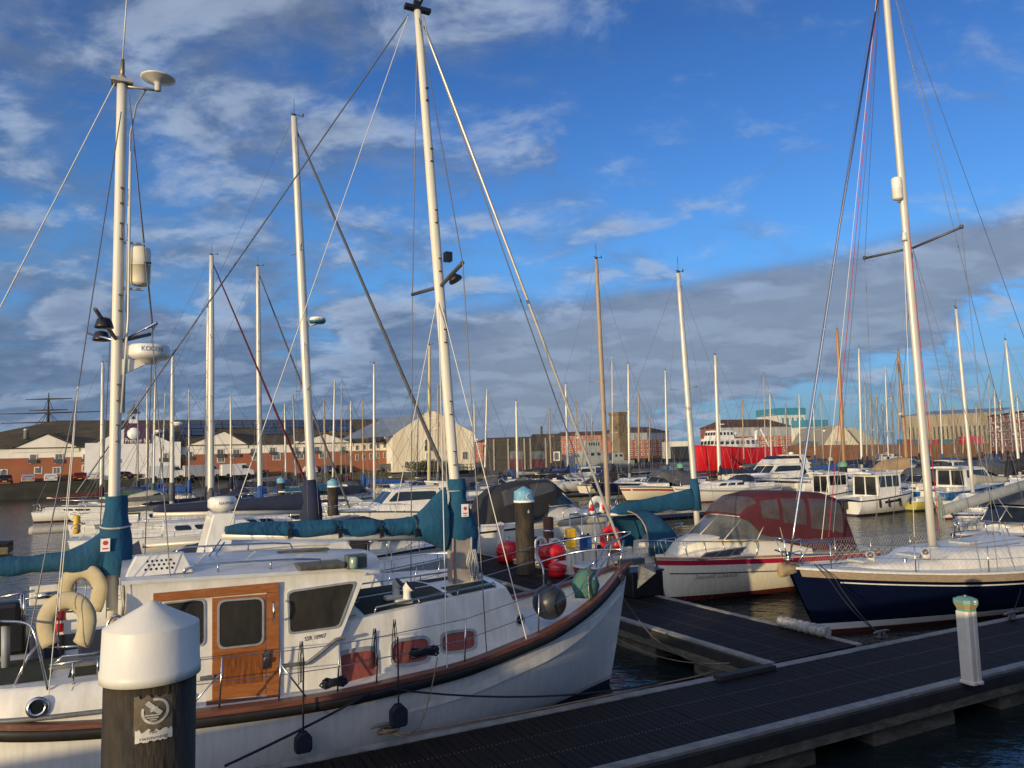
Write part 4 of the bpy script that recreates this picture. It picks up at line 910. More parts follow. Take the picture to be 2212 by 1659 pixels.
# peeling sticker: patch following the round pile
def onpile(T,r,z,a,off): return Vector(((r*.95+off)*math.sin(a),-(r*.95+off)*math.cos(a),z))
def curved(poly,r,off,m,name,parent,z0,a0,th=.002):
    """poly in metres on the unrolled pile surface"""
    P=[];
    for x,y in poly: P.append((x,y))
    mb=MB(); f=[onpile(None,r,z0+y,a0+x/(r*.95),off) for x,y in P]; mb.add(f,[tuple(range(len(f)))]); return mb.build(name,m,parent)
a0=math.atan2(-(P0.x),P0.y)*-1; a0=math.atan2(P0.x,P0.y)  # facing camera angle
a0=-a0*-1
face=math.atan2(-P0.x,P0.y)
# angle of the pile point nearest the camera, measured with onpile()
zc=P0.z-.50
def strips(x0,x1,y0,y1,m,name,parent,off,n=6,jag=0.):
    mb=MB(); rg=random.Random(4); rows=[]
    for i in range(n*3+1):
        x=lerp(x0,x1,i/(n*3)); j=rg.uniform(0,jag); rows.append([onpile(None,r0,zc+y0+rg.uniform(0,jag*.4),face+x/(r0*.95),off),onpile(None,r0,zc+y1-j,face+x/(r0*.95),off)])
    mb.grid(rows,smooth=True,flip=True); return mb.build(name,m,parent)
xs=.0
dirt=mat('sticker_old',(.16,.13,.085),.7,var=.5,vs=14,c2=(.07,.05,.03))
strips(-.095,.135,-.30,-.045,dirt,'sticker_backing',T0,.004,jag=.03)
lab=strips(-.085,.135,-.345,-.255,mat('sticker_white',(.66,.64,.58),.6,var=.15,vs=20),'sign_sticker',T0,.007,jag=.03)
ringm=mat('sticker_ring',(.60,.59,.55),.6,var=.3,vs=30,c2=(.3,.28,.24))
mb=MB();rows=[]
for i in range(25):
    a_=lerp(-200,100,i/24); row=[]
    for rr__ in(.082,.066):
        x=.03+rr__*math.cos(R(a_)); y=-.155+rr__*math.sin(R(a_)); row.append(onpile(None,r0,zc+y,face+x/(r0*.95),.008))
    rows.append(row)
mb.grid(rows)
def bar(x0,y0,x1,y1,w_):
    dx,dy=x1-x0,y1-y0; l_=math.hypot(dx,dy); nx,ny=-dy/l_*w_,dx/l_*w_; mb.grid([[onpile(None,r0,zc+y,face+x/(r0*.95),.009) for x,y in((lerp(x0,x1,k/4)+nx,lerp(y0,y1,k/4)+ny),(lerp(x0,x1,k/4)-nx,lerp(y0,y1,k/4)-ny))] for k in range(5)])
bar(-.02,-.095,.065,-.175,.014); bar(.0,-.15,.045,-.135,.010); bar(-.03,-.175,.05,-.18,.004); bar(-.02,-.19,.05,-.195,.004); bar(.0,-.205,.04,-.208,.004)
mb.build('no_swimming_symbol',ringm,T0)
def ptext(s,size,x,y,width=None):
    o=text(s,size,(0,0,0),(1,0,0),(0,1,0),INK,T0,'sign_lettering',th=0,width=width)
    for v in o.data.vertices: 
        q=onpile(None,r0,zc+y+v.co.y,face+(x+v.co.x)/(r0*.95),.0078); v.co=q
    return o
ptext('No',.034,.02,-.283); ptext('swimming',.034,.022,-.318,.165)
def onp2(v): return v
t,p,r=pile('dark mooring pile with a blue and white cap marked C beside the walkway pontoon',1131,1050,43,CAPB)
MB().lathe([(r*1.02,p.z-.52),(r*1.04,p.z-.52),(r*1.04,p.z-.45),(r*1.02,p.z-.45)],(0,0,0),24).build('cap_rim',WHT,t)
wrap_text('C',.26,(0,0,0),r*1.0,.45,p.z-.33,WHT,t,'cap_letter',off=.006); wrap_text('C',.22,(0,0,0),r*1.0,.49,p.z-.33,INK,t,'cap_letter_dark',off=.010)
wrap_text('6',.16,(0,0,0),r*.935,.45,p.z-.80,WHT,t,'pile_number')
t,p,r=pile('brown mooring pile with a blue and white cap behind the teal boom cover',719,1033,24,CAPB,'blue capped piles')
MB().lathe([(r*1.02,p.z-.52),(r*1.04,p.z-.52),(r*1.04,p.z-.43),(r*1.02,p.z-.43)],(0,0,0),24).build('cap_rim',WHT,t)
pile('short dark pile with a blue cap beyond the navy boom cover',607,1030,17.5,CAPB,'blue capped piles')
pile('dark pile with a green cap beyond the teal boom cover, middle of the far row',1469,1000,14.2,CAPG,'green capped piles')
pile('dark pile with a green and white cap behind the small pilothouse boats',1819,996,20,CAPG,'green capped piles',dia=.82)
pile('brown pile with a grey white cap left of the green capped pile',1794,987,10.5,CAPN)
pile('thin brown pile with a pale cap rising beyond the motor yacht',1648,1012,11,CAPN)
PED=mat('pedestal_white',(.66,.63,.57),.45,var=.08,vs=4); PEDT=mat('pedestal_cap',(.16,.30,.26),.5,var=.12,vs=8); PEDO=mat('pedestal_lens',(.42,.30,.12),.4,var=.1)
def pedestal(label,g,h=1.32,cap=PEDT,s=1.,yaw=R(20),group='service pedestals on the pontoons'):
    t=thing('service_pedestal',label,'pedestal',(g.x,g.y,g.z),yaw,group)
    def octa(w,d,c): return [(-w+c,-d),(w-c,-d),(w,-d+c),(w,d-c),(w-c,d),(-w+c,d),(-w,d-c),(-w,-d+c)]
    w=.118
    sh=MB(); sec=[(-w,-w*.6),(-w*.75,-w*.9),(-w*.2,-w*.9),(-w*.12,-w*.75),(w*.12,-w*.75),(w*.2,-w*.9),(w*.75,-w*.9),(w,-w*.6),(w,w*.8),(-w,w*.8)]
    sh.prism([(x,y,.02) for x,y in sec],(0,0,h-.22)); sh.build('column',PED,t,bevel=.006)
    MB().prism([(x*1.15,y*1.2,0) for x,y in sec],(0,0,.05)).build('base',PED,t,bevel=.01)
    mb=MB(); z=h-.20; k=[(.80,0),(1.02,.05),(1.02,.07)]
    rows=[[Vector((x,y,z+dz)) for x,y in octa(w*q,w*q,.05*q)] for q,dz in((.98,0),(1.02,.045))]; MB().grid(rows,closed=True,caps=True,smooth=False).build('cap_skirt',cap,t)
    rows=[[Vector((x,y,z+dz)) for x,y in octa(w*q,w*q,.05*q)] for q,dz in((1.02,.046),(1.24,.10))]; MB().grid(rows,closed=True,caps=True,smooth=False).build('lens_band',PEDO if cap is PEDT else PED,t)
    rows=[[Vector((x,y,z+dz)) for x,y in octa(w*q,w*q,.05*q)] for q,dz in((1.26,.101),(1.30,.13),(1.28,.18),(.7,.215))]; mb=MB().grid(rows,closed=True,caps=True,smooth=False); mb.lathe([(.022,z+.21),(.02,z+.24),(.0,z+.245)],(0,0,0),10); mb.build('cap',cap,t)
    MB().box((.02,-w*1.27,z+.145),(.055,.006,.06)).build('number_plate',WHT,t)
    return t
g=G(2100,1476,.66); pedestal('tall white service pedestal with a green cap on the near edge of the front pontoon',g)
g=G(1083,1207,.66); pedestal('slim white service pedestal just left of the pile marked C',g,1.3,PED)
g=G(1234,1240,.66); pedestal('white service pedestal behind the ketch pulpit on the walkway pontoon',g,1.25,PED)
cleat('galvanised dock cleat in front of the navy yacht, right of its bow ropes',G(2186,1337,.67),UA,1.3)
cleat('galvanised dock cleat holding the navy yacht bow ropes',G(1905,1376,.67),UA,1.1)
# black locker on the walkway by the cruiser bow
p=G(1384,1285,.66); t=thing('dock_box','black box standing at the walkway edge behind the ketch bow','box',(p.x,p.y,p.z),FA+R(0)); MB().bb(-.5,.5,-.35,.35,0,.62).build('body',BLACK,t,bevel=.03); MB().bb(-.53,.53,-.38,.38,.625,.68).build('lid',mat('box_lid',(.03,.035,.05),.4,var=.2),t,bevel=.02)
# dock fender roll at the navy yacht bow
p=G(1732,1352,.72); t=thing('dock_fender','grey white ribbed corner fender lying on the walkway edge by the navy bow','fender',(p.x,p.y,p.z),math.atan2(-1,.53)+math.pi*0+R(0))
FEN=mat('dock_fender_vinyl',(.42,.42,.42),.6,var=.35,vs=14,c2=(.12,.12,.12))
a_=G(1685,1342,.76); b_=G(1788,1366,.76); t.location=(a_.x,a_.y,a_.z); t.rotation_euler=(0,0,math.atan2(b_.y-a_.y,b_.x-a_.x)); ln=(b_-a_).length
n_=28; MB().tube([(ln*i/n_,0,0) for i in range(n_+1)],[.11 if i in(0,n_) else (.125 if i%4<2 else .108) for i in range(n_+1)],14).build('roll',FEN,t)
# ================================================================ boats: shared builder
def finish_lines(lines,t,r,m=WIRE,name='rigging'): return wires(t,lines,r,m,name)
def yhull(L,B,fb,fs,rake=.12,tr=.65,trr=.03,keel=-.35,n=22,m=8,full=2.2,mid=None):
    mid=mid if mid is not None else min(fb,fs)*.93
    return Hull(.5*L,-.5*L,.5*L-rake*L,-.5*L-trr*L*(-1),beam=[(0,.03),(.12,B*.22),(.3,B*.39),(.55,B*.5),(.8,B*.47),(1,B*.5*tr)],sheer=[(0,fb),(.3,lerp(fb,mid,.65)),(.65,mid),(1,fs)],keel=keel,full=full,n=n,m=m)
def names(s,h,L,t,x,z,size,m,side=-1,width=None,shear=.3):
    s0=h.s_of(x); tt=h.z2t(s0,z); p=h.pt(s0,tt,side); q=h.pt(h.s_of(x-.1),h.z2t(h.s_of(x-.1),z),side); u_=h.pt(s0,min(1,tt+.05),side)-p
    xd=(p-q) if side<0 else (q-p); n=xd.normalized().cross(u_.normalized()); 
    return text(s,size,p+n*.02,xd,u_,m,t,'boat_name',shear=shear,width=width)
def yacht(label,px,wy,tx,ty,L=9,boom_h=.55,sgn=1,hull='white',stripe=None,cover='navy',mw=None,mm=None,boomlen=.40,sprayhood=None,cab=True,fb=None,lod=1,group=None,genoa=None,mx=.10,windows=3,name=None,cov_h=.34,radar=None,d=None,spr=1,jib=None,boom_up=0.,bow_rail=True,ang=None,kind='sailing_yacht',boot=None,cover_len=1.,B=None):
    """px,wy: pixel of the mast at the waterline; tx,ty: pixel of the mast head"""
    g=G(px,wy,0) if d is None else D(px,985,d); g.z=0
    ang=(UA if sgn>0 else UA+math.pi) if ang is None else ang; ax=Vector((math.cos(ang),math.sin(ang),0)); ay=Vector((-ax.y,ax.x,0))
    mxl=mx*L; org=g-ax*mxl; dist=g.y
    t=thing(kind,label,'sailing boat',(org.x,org.y,0),ang,group)
    B=B or L*.31; fb=fb or L*.115; fs=fb*.80
    cols=dict(white=(.76,.75,.71),cream=(.66,.60,.45),navy=(.012,.018,.06),green=(.02,.09,.05),red=(.32,.015,.03),blue=(.02,.10,.28),grey=(.3,.31,.32),teal=(.05,.20,.24),black=(.02,.02,.022))
    bc=cols.get(boot,None) or ((.20,.03,.025) if hull in('white','cream') else (.7,.7,.66)); lv=[(.10,bc),(.03,(.04,.045,.06))]
    m=bands('hull_%s_%s'%(hull,boot or 'std'),cols[hull],lv,.28)
    h=yhull(L,B,fb,fs); h.n=16 if lod==0 else 22
    h.mesh().build('hull',m,t)
    h.deck(drop=.02,camber=.06,n=12,m=4).build('deck',WHITE2,t)
    if stripe: h.strip(-.22*fb/1.0,-.10*fb,.008,s0=.01,s1=.99,n=16,zmode=True).build('hull_stripe',mat('stripe_'+stripe,cols[stripe],.4,var=.05),t)
    if lod>0: h.rail(.03,.0,n=18).build('toe_rail',WOODT if hull in('navy','green') else WHITE,t)
    z0=fb*.82
    if cab:
        hh=.38+.012*L; mb,sq,pq,fq=house(-.16*L,.26*L,B*.33,B*.20,z0-.1,z0+hh,fs=.10*L,bs=.02,tum=.09,z1b=z0+hh*.92,camber=.07)
        c=mb.build('coachroof',WHITE if hull!='cream' else CREAM,t,bevel=.03 if lod else 0)
        for q in(sq,pq):
            k=windows; 
            for i in range(k):
                a=.12+.66*i/k; b=a+.66/k*.78
                if q is pq: a,b=1-b,1-a
                MB().panel(q,rr(a,.42,b,.80,.02,.12,2),.003,.006).build('window',GLASS,t)
        MB().bb(.02*L,.02*L+.5,-.25,.25,z0+hh+.03,z0+hh+.11).build('hatch',mat('smoked_hatch',(.12,.115,.085),.35),t)
        mb=MB(); cx0,cx1,cw=-.42*L,-.17*L,B*.33
        mb.bb(cx0,cx1,-cw,-cw+.12,z0-.05,z0+.28).bb(cx0,cx1,cw-.12,cw,z0-.05,z0+.28).build('cockpit_coaming',WHITE,t)
    else: hh=.1
    zr=z0+hh+.05 if cab else z0+.1
    # mast
    mbase=Vector((mxl,0,zr)); topw=D(tx,ty,dist); wl=topw-Vector((org.x,org.y,0)); mtop=Vector((wl.dot(ax),wl.dot(ay),wl.z))
    # keep the mast in the boat's centre plane: move along the view ray until local y = 0 when that is close
    mh=mtop.z-zr; mr=(mw*dist/F/2 if mw else .07+.004*mh*.5)
    mast('mast',t,mbase,mtop,mr,mr*.8,mm or ALU,.7,10)
    rw=max(.005,dist*(.00016 if lod else .00021))
    along=lambda f:mbase.lerp(mtop,f)
    shr=[]
    for k in range(spr):
        f=(.55,) if spr==1 else (.36,.68); f=f[k] if k<len(f) else .5; c=along(f); w_=B*(.30 if k==0 else .22)
        for s in(-1,1): 
            MB().tube([c,c+Vector((-.12,s*w_,.05))],max(.018,rw*1.2),5).build('spreader',mm or ALUG,t)
    for s in(-1,1):
        cp=h.xyz(mxl-.1,s,0,.08); e=along(.55 if spr==1 else .36)+Vector((-.12,s*B*.30,.05)); shr+=[[cp,e],[e,mtop-Vector((0,0,.1))],[h.xyz(mxl-.5,s,0,.1),along(.5)]]
        if lod: shr.append([h.xyz(mxl+.4,s,0,.1),along(.5)])
    bow=h.pt(0,1,1)+Vector((-.05,0,.05)); stern=h.pt(1,1,1); stern=Vector((stern.x,0,stern.z+.05))
    shr+=[[mtop,stern]]
    if jib is None or jib is False: shr.append([mtop-Vector((0,0,.15)),bow])
    else:
        a=mtop-Vector((0,0,.25)); b=bow+Vector((0,0,.35)); MB().tube([a,a.lerp(b,.05),a.lerp(b,.5),a.lerp(b,.95),b],[.02,.035,.055,.075,.03],8).build('furled_jib',CANV[jib],t)
    wires(t,shr,rw,WIRE)
    zb=zr+boom_h; bl=boomlen*L; b0=Vector((mxl-.12,0,zb)); b1=Vector((mxl-bl,0,zb+boom_up))
    MB().tube([b0,b1],.06,8).build('boom',ALU,t)
    if cover:
        cmb=sailcover(b0+Vector((.1,0,.02)),b0.lerp(b1,cover_len*.96),cov_h*1.25,cov_h*.55,.17,droop=.03,n=18 if lod else 10,m=10,seed=px*.01)
        if cover not in('beige',): cmb.tube([mbase.lerp(mtop,(zb-zr-.1)/mh),mbase.lerp(mtop,(zb-zr+.6)/mh),mbase.lerp(mtop,(zb-zr+1.0)/mh)],[.19,.17,.13],10)
        cmb.build('sail_cover',CANV[cover],t)
    if bow_rail:
        pr=.016 if lod else rw*1.1; s_=.10
        pb=h.pt(.02,1,1); tp=pb+Vector((.12,0,.62)); q=[]
        L_=h.xyz(.5*L-.14*L,1,0,.05); R_=h.xyz(.5*L-.14*L,-1,0,.05)
        mb=MB(); mb.tube(curve([L_,L_+Vector((0,0,.55)),L_+Vector((.3,-.12,.6)),tp,R_+Vector((.3,.12,.6)),R_+Vector((0,0,.55)),R_],4),pr,6); mb.build('pulpit',STEEL,t)
        L2=h.xyz(-.46*L,1,0,.05);R2=h.xyz(-.46*L,-1,0,.05); MB().tube(curve([L2,L2+Vector((0,0,.55)),L2+Vector((-.03*L,0,.6)),R2+Vector((-.03*L,0,.6)),R2+Vector((0,0,.55)),R2],4),pr,6).build('pushpit',STEEL,t)
        for s in(1,-1):
            ps=[(L_ if s>0 else R_)]+[h.xyz(x_*L,s,0,.05) for x_ in(.22,.06,-.12,-.3)]+[(L2 if s>0 else R2)]
            if lod:
                for p in ps[1:-1]: MB().tube([p,p+Vector((0,0,.55))],.012,5).build('stanchion',STEEL,t)
            wires(t,[[a+Vector((0,0,.55)),b+Vector((0,0,.55))] for a,b in zip(ps,ps[1:])]+([[a+Vector((0,0,.28)),b+Vector((0,0,.28))] for a,b in zip(ps,ps[1:])] if lod else []),rw*.8,STEEL,'guard_wire')
    if sprayhood:
        mb=MB();rows=[]
        for i in range(6):
            f=i/5; x=lerp(-.10*L,-.22*L,f); hg=lerp(.12,.62,min(1,f*1.7)**.7); w_=B*.31
            rows.append([Vector((x,w_*math.cos(R(180*j/12)),z0+hh*.75+hg*math.sin(R(180*j/12))**.6)) for j in range(13)])
        mb.grid(rows,flip=True).build('sprayhood',CANV[sprayhood],t)
    if radar:
        f,side=radar; c=along(f)+Vector((.32,0,0)); MB().lathe([(.12,-.12),(.24,-.09),(.27,0),(.25,.09),(.08,.12)],c,20).build('radar_dome',WHITE,t); MB().tube([along(f)-Vector((0,0,.2)),c-Vector((0,0,.12))],.03,6).build('radar_bracket',WHITE,t)
    if lod: MB().tube([mtop,mtop+Vector((0,0,.6))],.008,5).tube([mtop+Vector((-.12,0,.1)),mtop+Vector((.3,.1,.1))],.010,5).tube([mtop+Vector((.3,.1,.1)),mtop+Vector((.3,.1,.19))],.022,5).tube([mtop,mtop+Vector((0,0,.08))],.06,6).build('masthead_gear',BLACK,t)
    return t,h,org,ax,dist,mtop,mbase
# ---------------------------------------------------------------- navy yacht, right foreground
g=G(1795,1358,.1); NL=13.4; org=g+U*(.5*NL-1.55); ang=UA+math.pi
t=thing('sailing_yacht','navy hulled sailing yacht with a teak top strake moored along the front pontoon at right','sailing boat',(org.x,org.y,0),ang)
NY=t
h=Hull(.5*NL-.28,-.5*NL,.5*NL-1.55,-.5*NL+.6,beam=[(0,.04),(.08,.55),(.2,1.12),(.4,1.75),(.6,1.95),(.8,1.75),(1,1.1)],sheer=[(0,1.62),(.15,1.44),(.35,1.26),(.6,1.18),(1,1.3)],keel=-.5,full=2.6,flare=.8,n=40,m=12)
h.mesh().build('hull',bands('navy_gloss',(.0035,.0065,.026),[(.28,(.72,.71,.68)),(.12,(.10,.025,.02))],.12,.0),t)
h.strip(-.17,-.01,.012,s0=.015,n=50,zmode=True).build('teak_strake',WOODT,t)
h.strip(-.275,-.245,.010,s0=.075,n=50,zmode=True).build('cove_line',WHITE,t)
h.rail(.035,.02,n=50,inset=.02).build('toe_rail',WHITE,t)
h.deck(drop=.03,camber=.10,n=40,m=8).build('deck',WHITE2,t)
# long low coachroof: fore part cambered
mb=MB(); rows=[]
for i in range(25):
    f=i/24; x=lerp(.5*NL-2.2,-.5*NL+4.2,f); w_=smooth_tab([(0,.18),(.1,.5),(.35,.85),(.7,1.12),(1,1.2)],f); hg=smooth_tab([(0,.03),(.06,.13),(.25,.24),(.36,.27),(.42,.42),(.7,.50),(1,.52)],f); zb_=smooth_tab([(0,1.62),(.15,1.44),(.35,1.26),(.6,1.18),(1,1.3)],h.s_of(x))-.02
    rows.append([Vector((x,-w_-.02,zb_-.1)),Vector((x,-w_,zb_+hg*.55)),Vector((x,-w_*.93,zb_+hg*.85))]+[Vector((x,w_*.86*(2*j/8-1),zb_+hg+.05*(1-(2*j/8-1)**2))) for j in range(9)]+[Vector((x,w_*.93,zb_+hg*.85)),Vector((x,w_,zb_+hg*.55)),Vector((x,w_+.02,zb_-.1))])
mb.grid(rows,smooth=True,flip=False).build('coachroof',WHITE,t)
def nyz(x):
    f=(x-(.5*NL-2.2))/((-.5*NL+4.2)-(.5*NL-2.2)); return smooth_tab([(0,1.62),(.15,1.44),(.35,1.26),(.6,1.18),(1,1.3)],h.s_of(x))-.02+smooth_tab([(0,.03),(.06,.13),(.25,.24),(.36,.27),(.42,.42),(.7,.50),(1,.52)],f)+.05
def NYl(p): v=p-Vector((org.x,org.y,0)); return Vector((v.x*-U.x+v.y*-U.y,v.x*U.y-v.y*U.x,v.z))
def nyp(px,py,z=None,w=None):
    o=NYl(Vector((0,0,H))); rd=Vector(ray(px,py)); rd=Vector((-rd.x*U.x-rd.y*U.y,rd.x*U.y-rd.y*U.x,rd.z)); s_=(z-o.z)/rd.z if z is not None else (w-o.y)/rd.y; return o+rd*s_
for x,w_ in((3.9,.24),(2.0,.3),(-.2,.3)):
    MB().bb(x-.28,x+.28,-w_,w_,nyz(x)+.0,nyz(x)+.06).build('deck_hatch',mat('pale_hatch',(.48,.5,.5),.25,var=.1),t,bevel=.02)
for px,py in((1998,1172),(1880,1180)):
    p=nyp(px,py,z=1.95); c=Vector((p.x,p.y,nyz(p.x))); v=MB().tube([c,c+Vector((0,0,.10)),c+Vector((.04,0,.2))],[.10,.095,.11],14).build('cowl_vent',WHITE,t); MB().lathe([(.075,0),(.075,.012)],c+Vector((.10,.06,.17)),14,axis=(.8,.6,.3)).build('cowl_mouth',BLACK,v)
for sd in(1,-1):
    gr=MB(); pts=[Vector((x_,sd*.62,nyz(x_)-.02+(.09 if k_ not in(0,7) else 0))) for k_,x_ in enumerate((1.0,.97,.3,-.4,-1.1,-1.8,-2.47,-2.5))]; gr.tube(pts,.014,6).build('grab_rail',WOODT,t)
for x_,y_ in((3.0,.5),(3.1,-.45),(-1.9,.95),(-2.6,.95)): MB().lathe([(.05,0),(.06,.02),(.04,.05),(.055,.10),(.03,.12)],(x_,y_,nyz(x_)-.06),14).build('winch',STEEL,t)
MB().tube([(4.9,.2,1.56),(4.2,.5,nyz(4.2)+.02),(3.2,.4,nyz(3.2)+.03),(2.2,.75,nyz(2.2)-.02),(.8,.8,nyz(.8)-.0),(-1.2,.85,nyz(-1.2))],.010,5).build('deck_line',ROPEW,t)
# mast
mbp=nyp(2014,1172,w=0); mb0=Vector((mbp.x,0,nyz(mbp.x)-.05)); p1=nyp(1915,0,w=0); dirm=(p1-Vector((mbp.x,0,mbp.z))); mt=mb0+dirm*1.12
nm=mast('mast',t,mb0,mt,.125,.09,ALU,.85,16)
MB().tube([mb0+Vector((0,0,-.02)),mb0+Vector((0,0,.10))],.17,14).build('mast_collar',GREYP,nm)
c=nyp(1973,535,w=0); 
spl=nyp(2077,491,w=1.15); spr_=nyp(1868,558,w=-1.15)
for e,nm_ in((spl,1),(spr_,-1)): MB().tube([c,e],.035,8).lathe([(.05,-.03),(.05,.06)],e,8).build('spreader',mat('spreader_grey',(.1,.1,.11)),nm)
c2=nyp(1935,408,w=0); rd_=MB().lathe([(.04,-.33),(.12,-.30),(.135,-.27),(.135,.0),(.14,.01),(.135,.02),(.135,.26),(.12,.30),(.04,.32)],c2+Vector((-.02,.02,0)),22).build('radar_reflector',WHITE,nm)
for dz in(.34,-.35): MB().box(c2+Vector((-.14,0,dz)),(.25,.05,.03)).build('reflector_bracket',ALUG,nm)
c3=nyp(1950,513,w=0); MB().lathe([(.03,-.1),(.07,-.1),(.06,.0),(.05,.02),(.05,.12),(.02,.14)],c3+Vector((.0,.05,0)),14).build('steaming_light',WHITE,nm)
bowp_=h.pt(0,1,1)+Vector((.02,0,.08)); stn=Vector((-.5*NL,0,1.4))
top=mt
wires(t,[[spl,mt],[spr_,mt],[spl,h.xyz(mb0.x,1,.03,.1)],[spr_,h.xyz(mb0.x,-1,.03,.1)],[c-Vector((0,0,.1)),h.xyz(mb0.x+.5,1,0,.1)],[c-Vector((0,0,.1)),h.xyz(mb0.x-.6,1,0,.1)],[c,h.xyz(mb0.x+.5,-1,0,.1)],[c,h.xyz(mb0.x-.6,-1,0,.1)],[mt,stn]],.009,name='shroud')
wires(t,[[mt,nyp(1720,1080,w=.0)],[mt,nyp(2212,1090,w=0.6)],[mt-Vector((0,0,.5)),nyp(1800,1150,w=.3)]],.010,name='stay')
wires(t,[[mt,nyp(1790,1160,w=.1)],[mt-Vector((0,0,2)),nyp(2030,1160,w=.2)]],.011,ROPER,'red_halyard')
wires(t,[[mt,nyp(1775,1165,w=.05)],[c+Vector((.4,0,0)),nyp(1975,1160,w=-.2)]],.009,WIREL,'white_halyard')
MB().tube([mt-Vector((0,0,.6)),mt.lerp(bowp_,.5),bowp_+Vector((-.3,0,1.0)),bowp_],[.028,.028,.028,.02],8).build('forestay_foil',STEEL,t)
MB().lathe([(.03,-.1),(.11,-.09),(.11,-.06),(.05,-.05),(.05,.05),(.11,.06),(.11,.09),(.03,.1)],bowp_+Vector((0,0,.22)),18).build('furling_drum',STEEL,t)
bmx=nyp(2032,1104,w=0); bme=nyp(2212,1048,w=0); bme=bmx+(bme-bmx)*2.2; bmx.y=bme.y=0
MB().tube([bmx,bme],.14,14).build('boom',mat('boom_grey',(.24,.26,.27),.5,var=.12),t); wires(t,[[bmx.lerp(bme,f_)+Vector((0,0,-.12)),bmx.lerp(bme,f_+.05)+Vector((0,.1,-.75))] for f_ in(.14,.3)]+[[bmx.lerp(bme,.3),mb0+Vector((-1.0,0,.1))]],.008,ROPEW,'boom_lines')
hal=MB(); rg=random.Random(9)
for i in range(9): 
    o_=Vector((-.2+rg.uniform(-.12,.1),.12+rg.uniform(-.05,.1),0)); hal.tube([mb0+o_+Vector((0,0,1.4)),mb0+o_+Vector((rg.uniform(-.05,.05),0,.8)),mb0+o_+Vector((rg.uniform(-.05,.05),0,.35))],.014,5)
hal.build('coiled_halyard',mat('greenish_rope',(.30,.36,.34),.9,var=.3,vs=50),t)
hb=h.xyz(.5*NL-1.2,1,.03,.06);hb2=h.xyz(.5*NL-1.2,-1,.03,.06); pz=.66
for z_ in(.64,.36):
    MB().tube(curve([hb+Vector((0,0,z_)),hb+Vector((.7,-.25,z_+.02)),Vector((bowp_.x+.25,.12,bowp_.z+z_)),Vector((bowp_.x+.25,-.12,bowp_.z+z_)),hb2+Vector((.7,.25,z_+.02)),hb2+Vector((0,0,z_))],5),.015,6).build('pulpit',STEEL,t)
for a,b in((hb,hb+Vector((0,0,.64))),(hb2,hb2+Vector((0,0,.64))),(h.xyz(.5*NL-.25,1,0,.05),Vector((bowp_.x+.2,.13,bowp_.z+.62))),(h.xyz(.5*NL-.25,-1,0,.05),Vector((bowp_.x+.2,-.13,bowp_.z+.62))),(h.xyz(.5*NL-.4,1,0,.05),hb+Vector((.5,-.1,.64)))): MB().tube([a,b],.015,6).build('pulpit_leg',STEEL,t)
net=MB()
for s in(1,-1):
    ps=[h.xyz(.5*NL-1.2-2.0*k,s,.03,.06) for k in range(6)]
    for p in ps[1:]: MB().tube([p,p+Vector((0,0,.64))],.014,6).build('stanchion',STEEL,t)
    wires(t,[[a+Vector((0,0,z_)),b+Vector((0,0,z_))] for a,b in zip(ps,ps[1:]) for z_ in(.62,.32)],.004,STEEL,'guard_wire')
    # safety netting: diagonal mesh
    for a,b in zip(ps[:4],ps[1:5]):
        k=14
        for i in range(-4,k):
            for dr in(1,-1):
                f0,f1=i/k,(i+4)/k; 
                if dr<0: f0,f1=f1,f0
                def P_(f,z): f=min(1,max(0,f)); return a.lerp(b,f)+Vector((0,0,z))
                z0_,z1_=.02,.60
                g0,g1=f0,f1
                if g1!=g0:
                    # clip to 0..1
                    lo,hi=0.,1.
                    if g0<0: lo=(0-g0)/(g1-g0)
                    if g1<0: hi=(0-g0)/(g1-g0)
                    if g0>1: lo=(1-g0)/(g1-g0)
                    if g1>1: hi=(1-g0)/(g1-g0)
                    if hi-lo>.02: net.tube([P_(lerp(g0,g1,lo),lerp(z0_,z1_,lo)),P_(lerp(g0,g1,hi),lerp(z0_,z1_,hi))],.0026,3,cap=False)
net.build('safety_netting',WIREL,t)
# bow roller, covered anchor
q=Vector((bowp_.x+.1,0,bowp_.z)); mb=MB(); rows=[]
for i in range(8):
    f=i/7; rows.append([q+Vector((lerp(.16,-.45,f)+.05*noise.noise(Vector((f*4,j,0))),.13*math.sin(R(40+110*f))*math.cos(R(360*j/12))*(1+.4*noise.noise(Vector((f*3,j*.8,2)))),-.10+.17*math.sin(R(360*j/12))*(1-.5*f)*(1+.5*noise.noise(Vector((j*.7,f*3,9)))))) for j in range(12)])
mb.grid(rows,closed=True,caps=True).build('anchor_cover',mat('tan_cover',(.40,.30,.17),.8,var=.3,vs=8,bump=.5,bs=12),t)
ropeobj('dark pair of bow ropes crossing the navy hull down to a dock cleat',[(lambda v:org+(-U)*v.x+(-Nv)*v.y+Vector((0,0,v.z)))(h.xyz(.5*NL-.9,1,.05,.0))]+sag(G(1795,1195,1.45) if False else org+(-U)*(.5*NL-.95)+(-Nv)*.75+Vector((0,0,1.30)),G(1905,1374,.70),.10,8),.014)
ropeobj('second dark bow rope lying beside the first across the navy hull',[(lambda v:org+(-U)*v.x+(-Nv)*v.y+Vector((0,0,v.z)))(h.xyz(.5*NL-.8,1,.05,.0))]+sag(org+(-U)*(.5*NL-.82)+(-Nv)*.72+Vector((0,0,1.28)),G(1912,1374,.70),.16,8),.012)
bow_w=org+(-U)*(bowp_.x)+Vector((0,0,bowp_.z-.1))
ropeobj('pale rope from the navy yacht bow to the cruiser mooring',sag(bow_w,G(1745,1310,.7) if False else G(1745,1283,.3),.05),.012,WIREL)
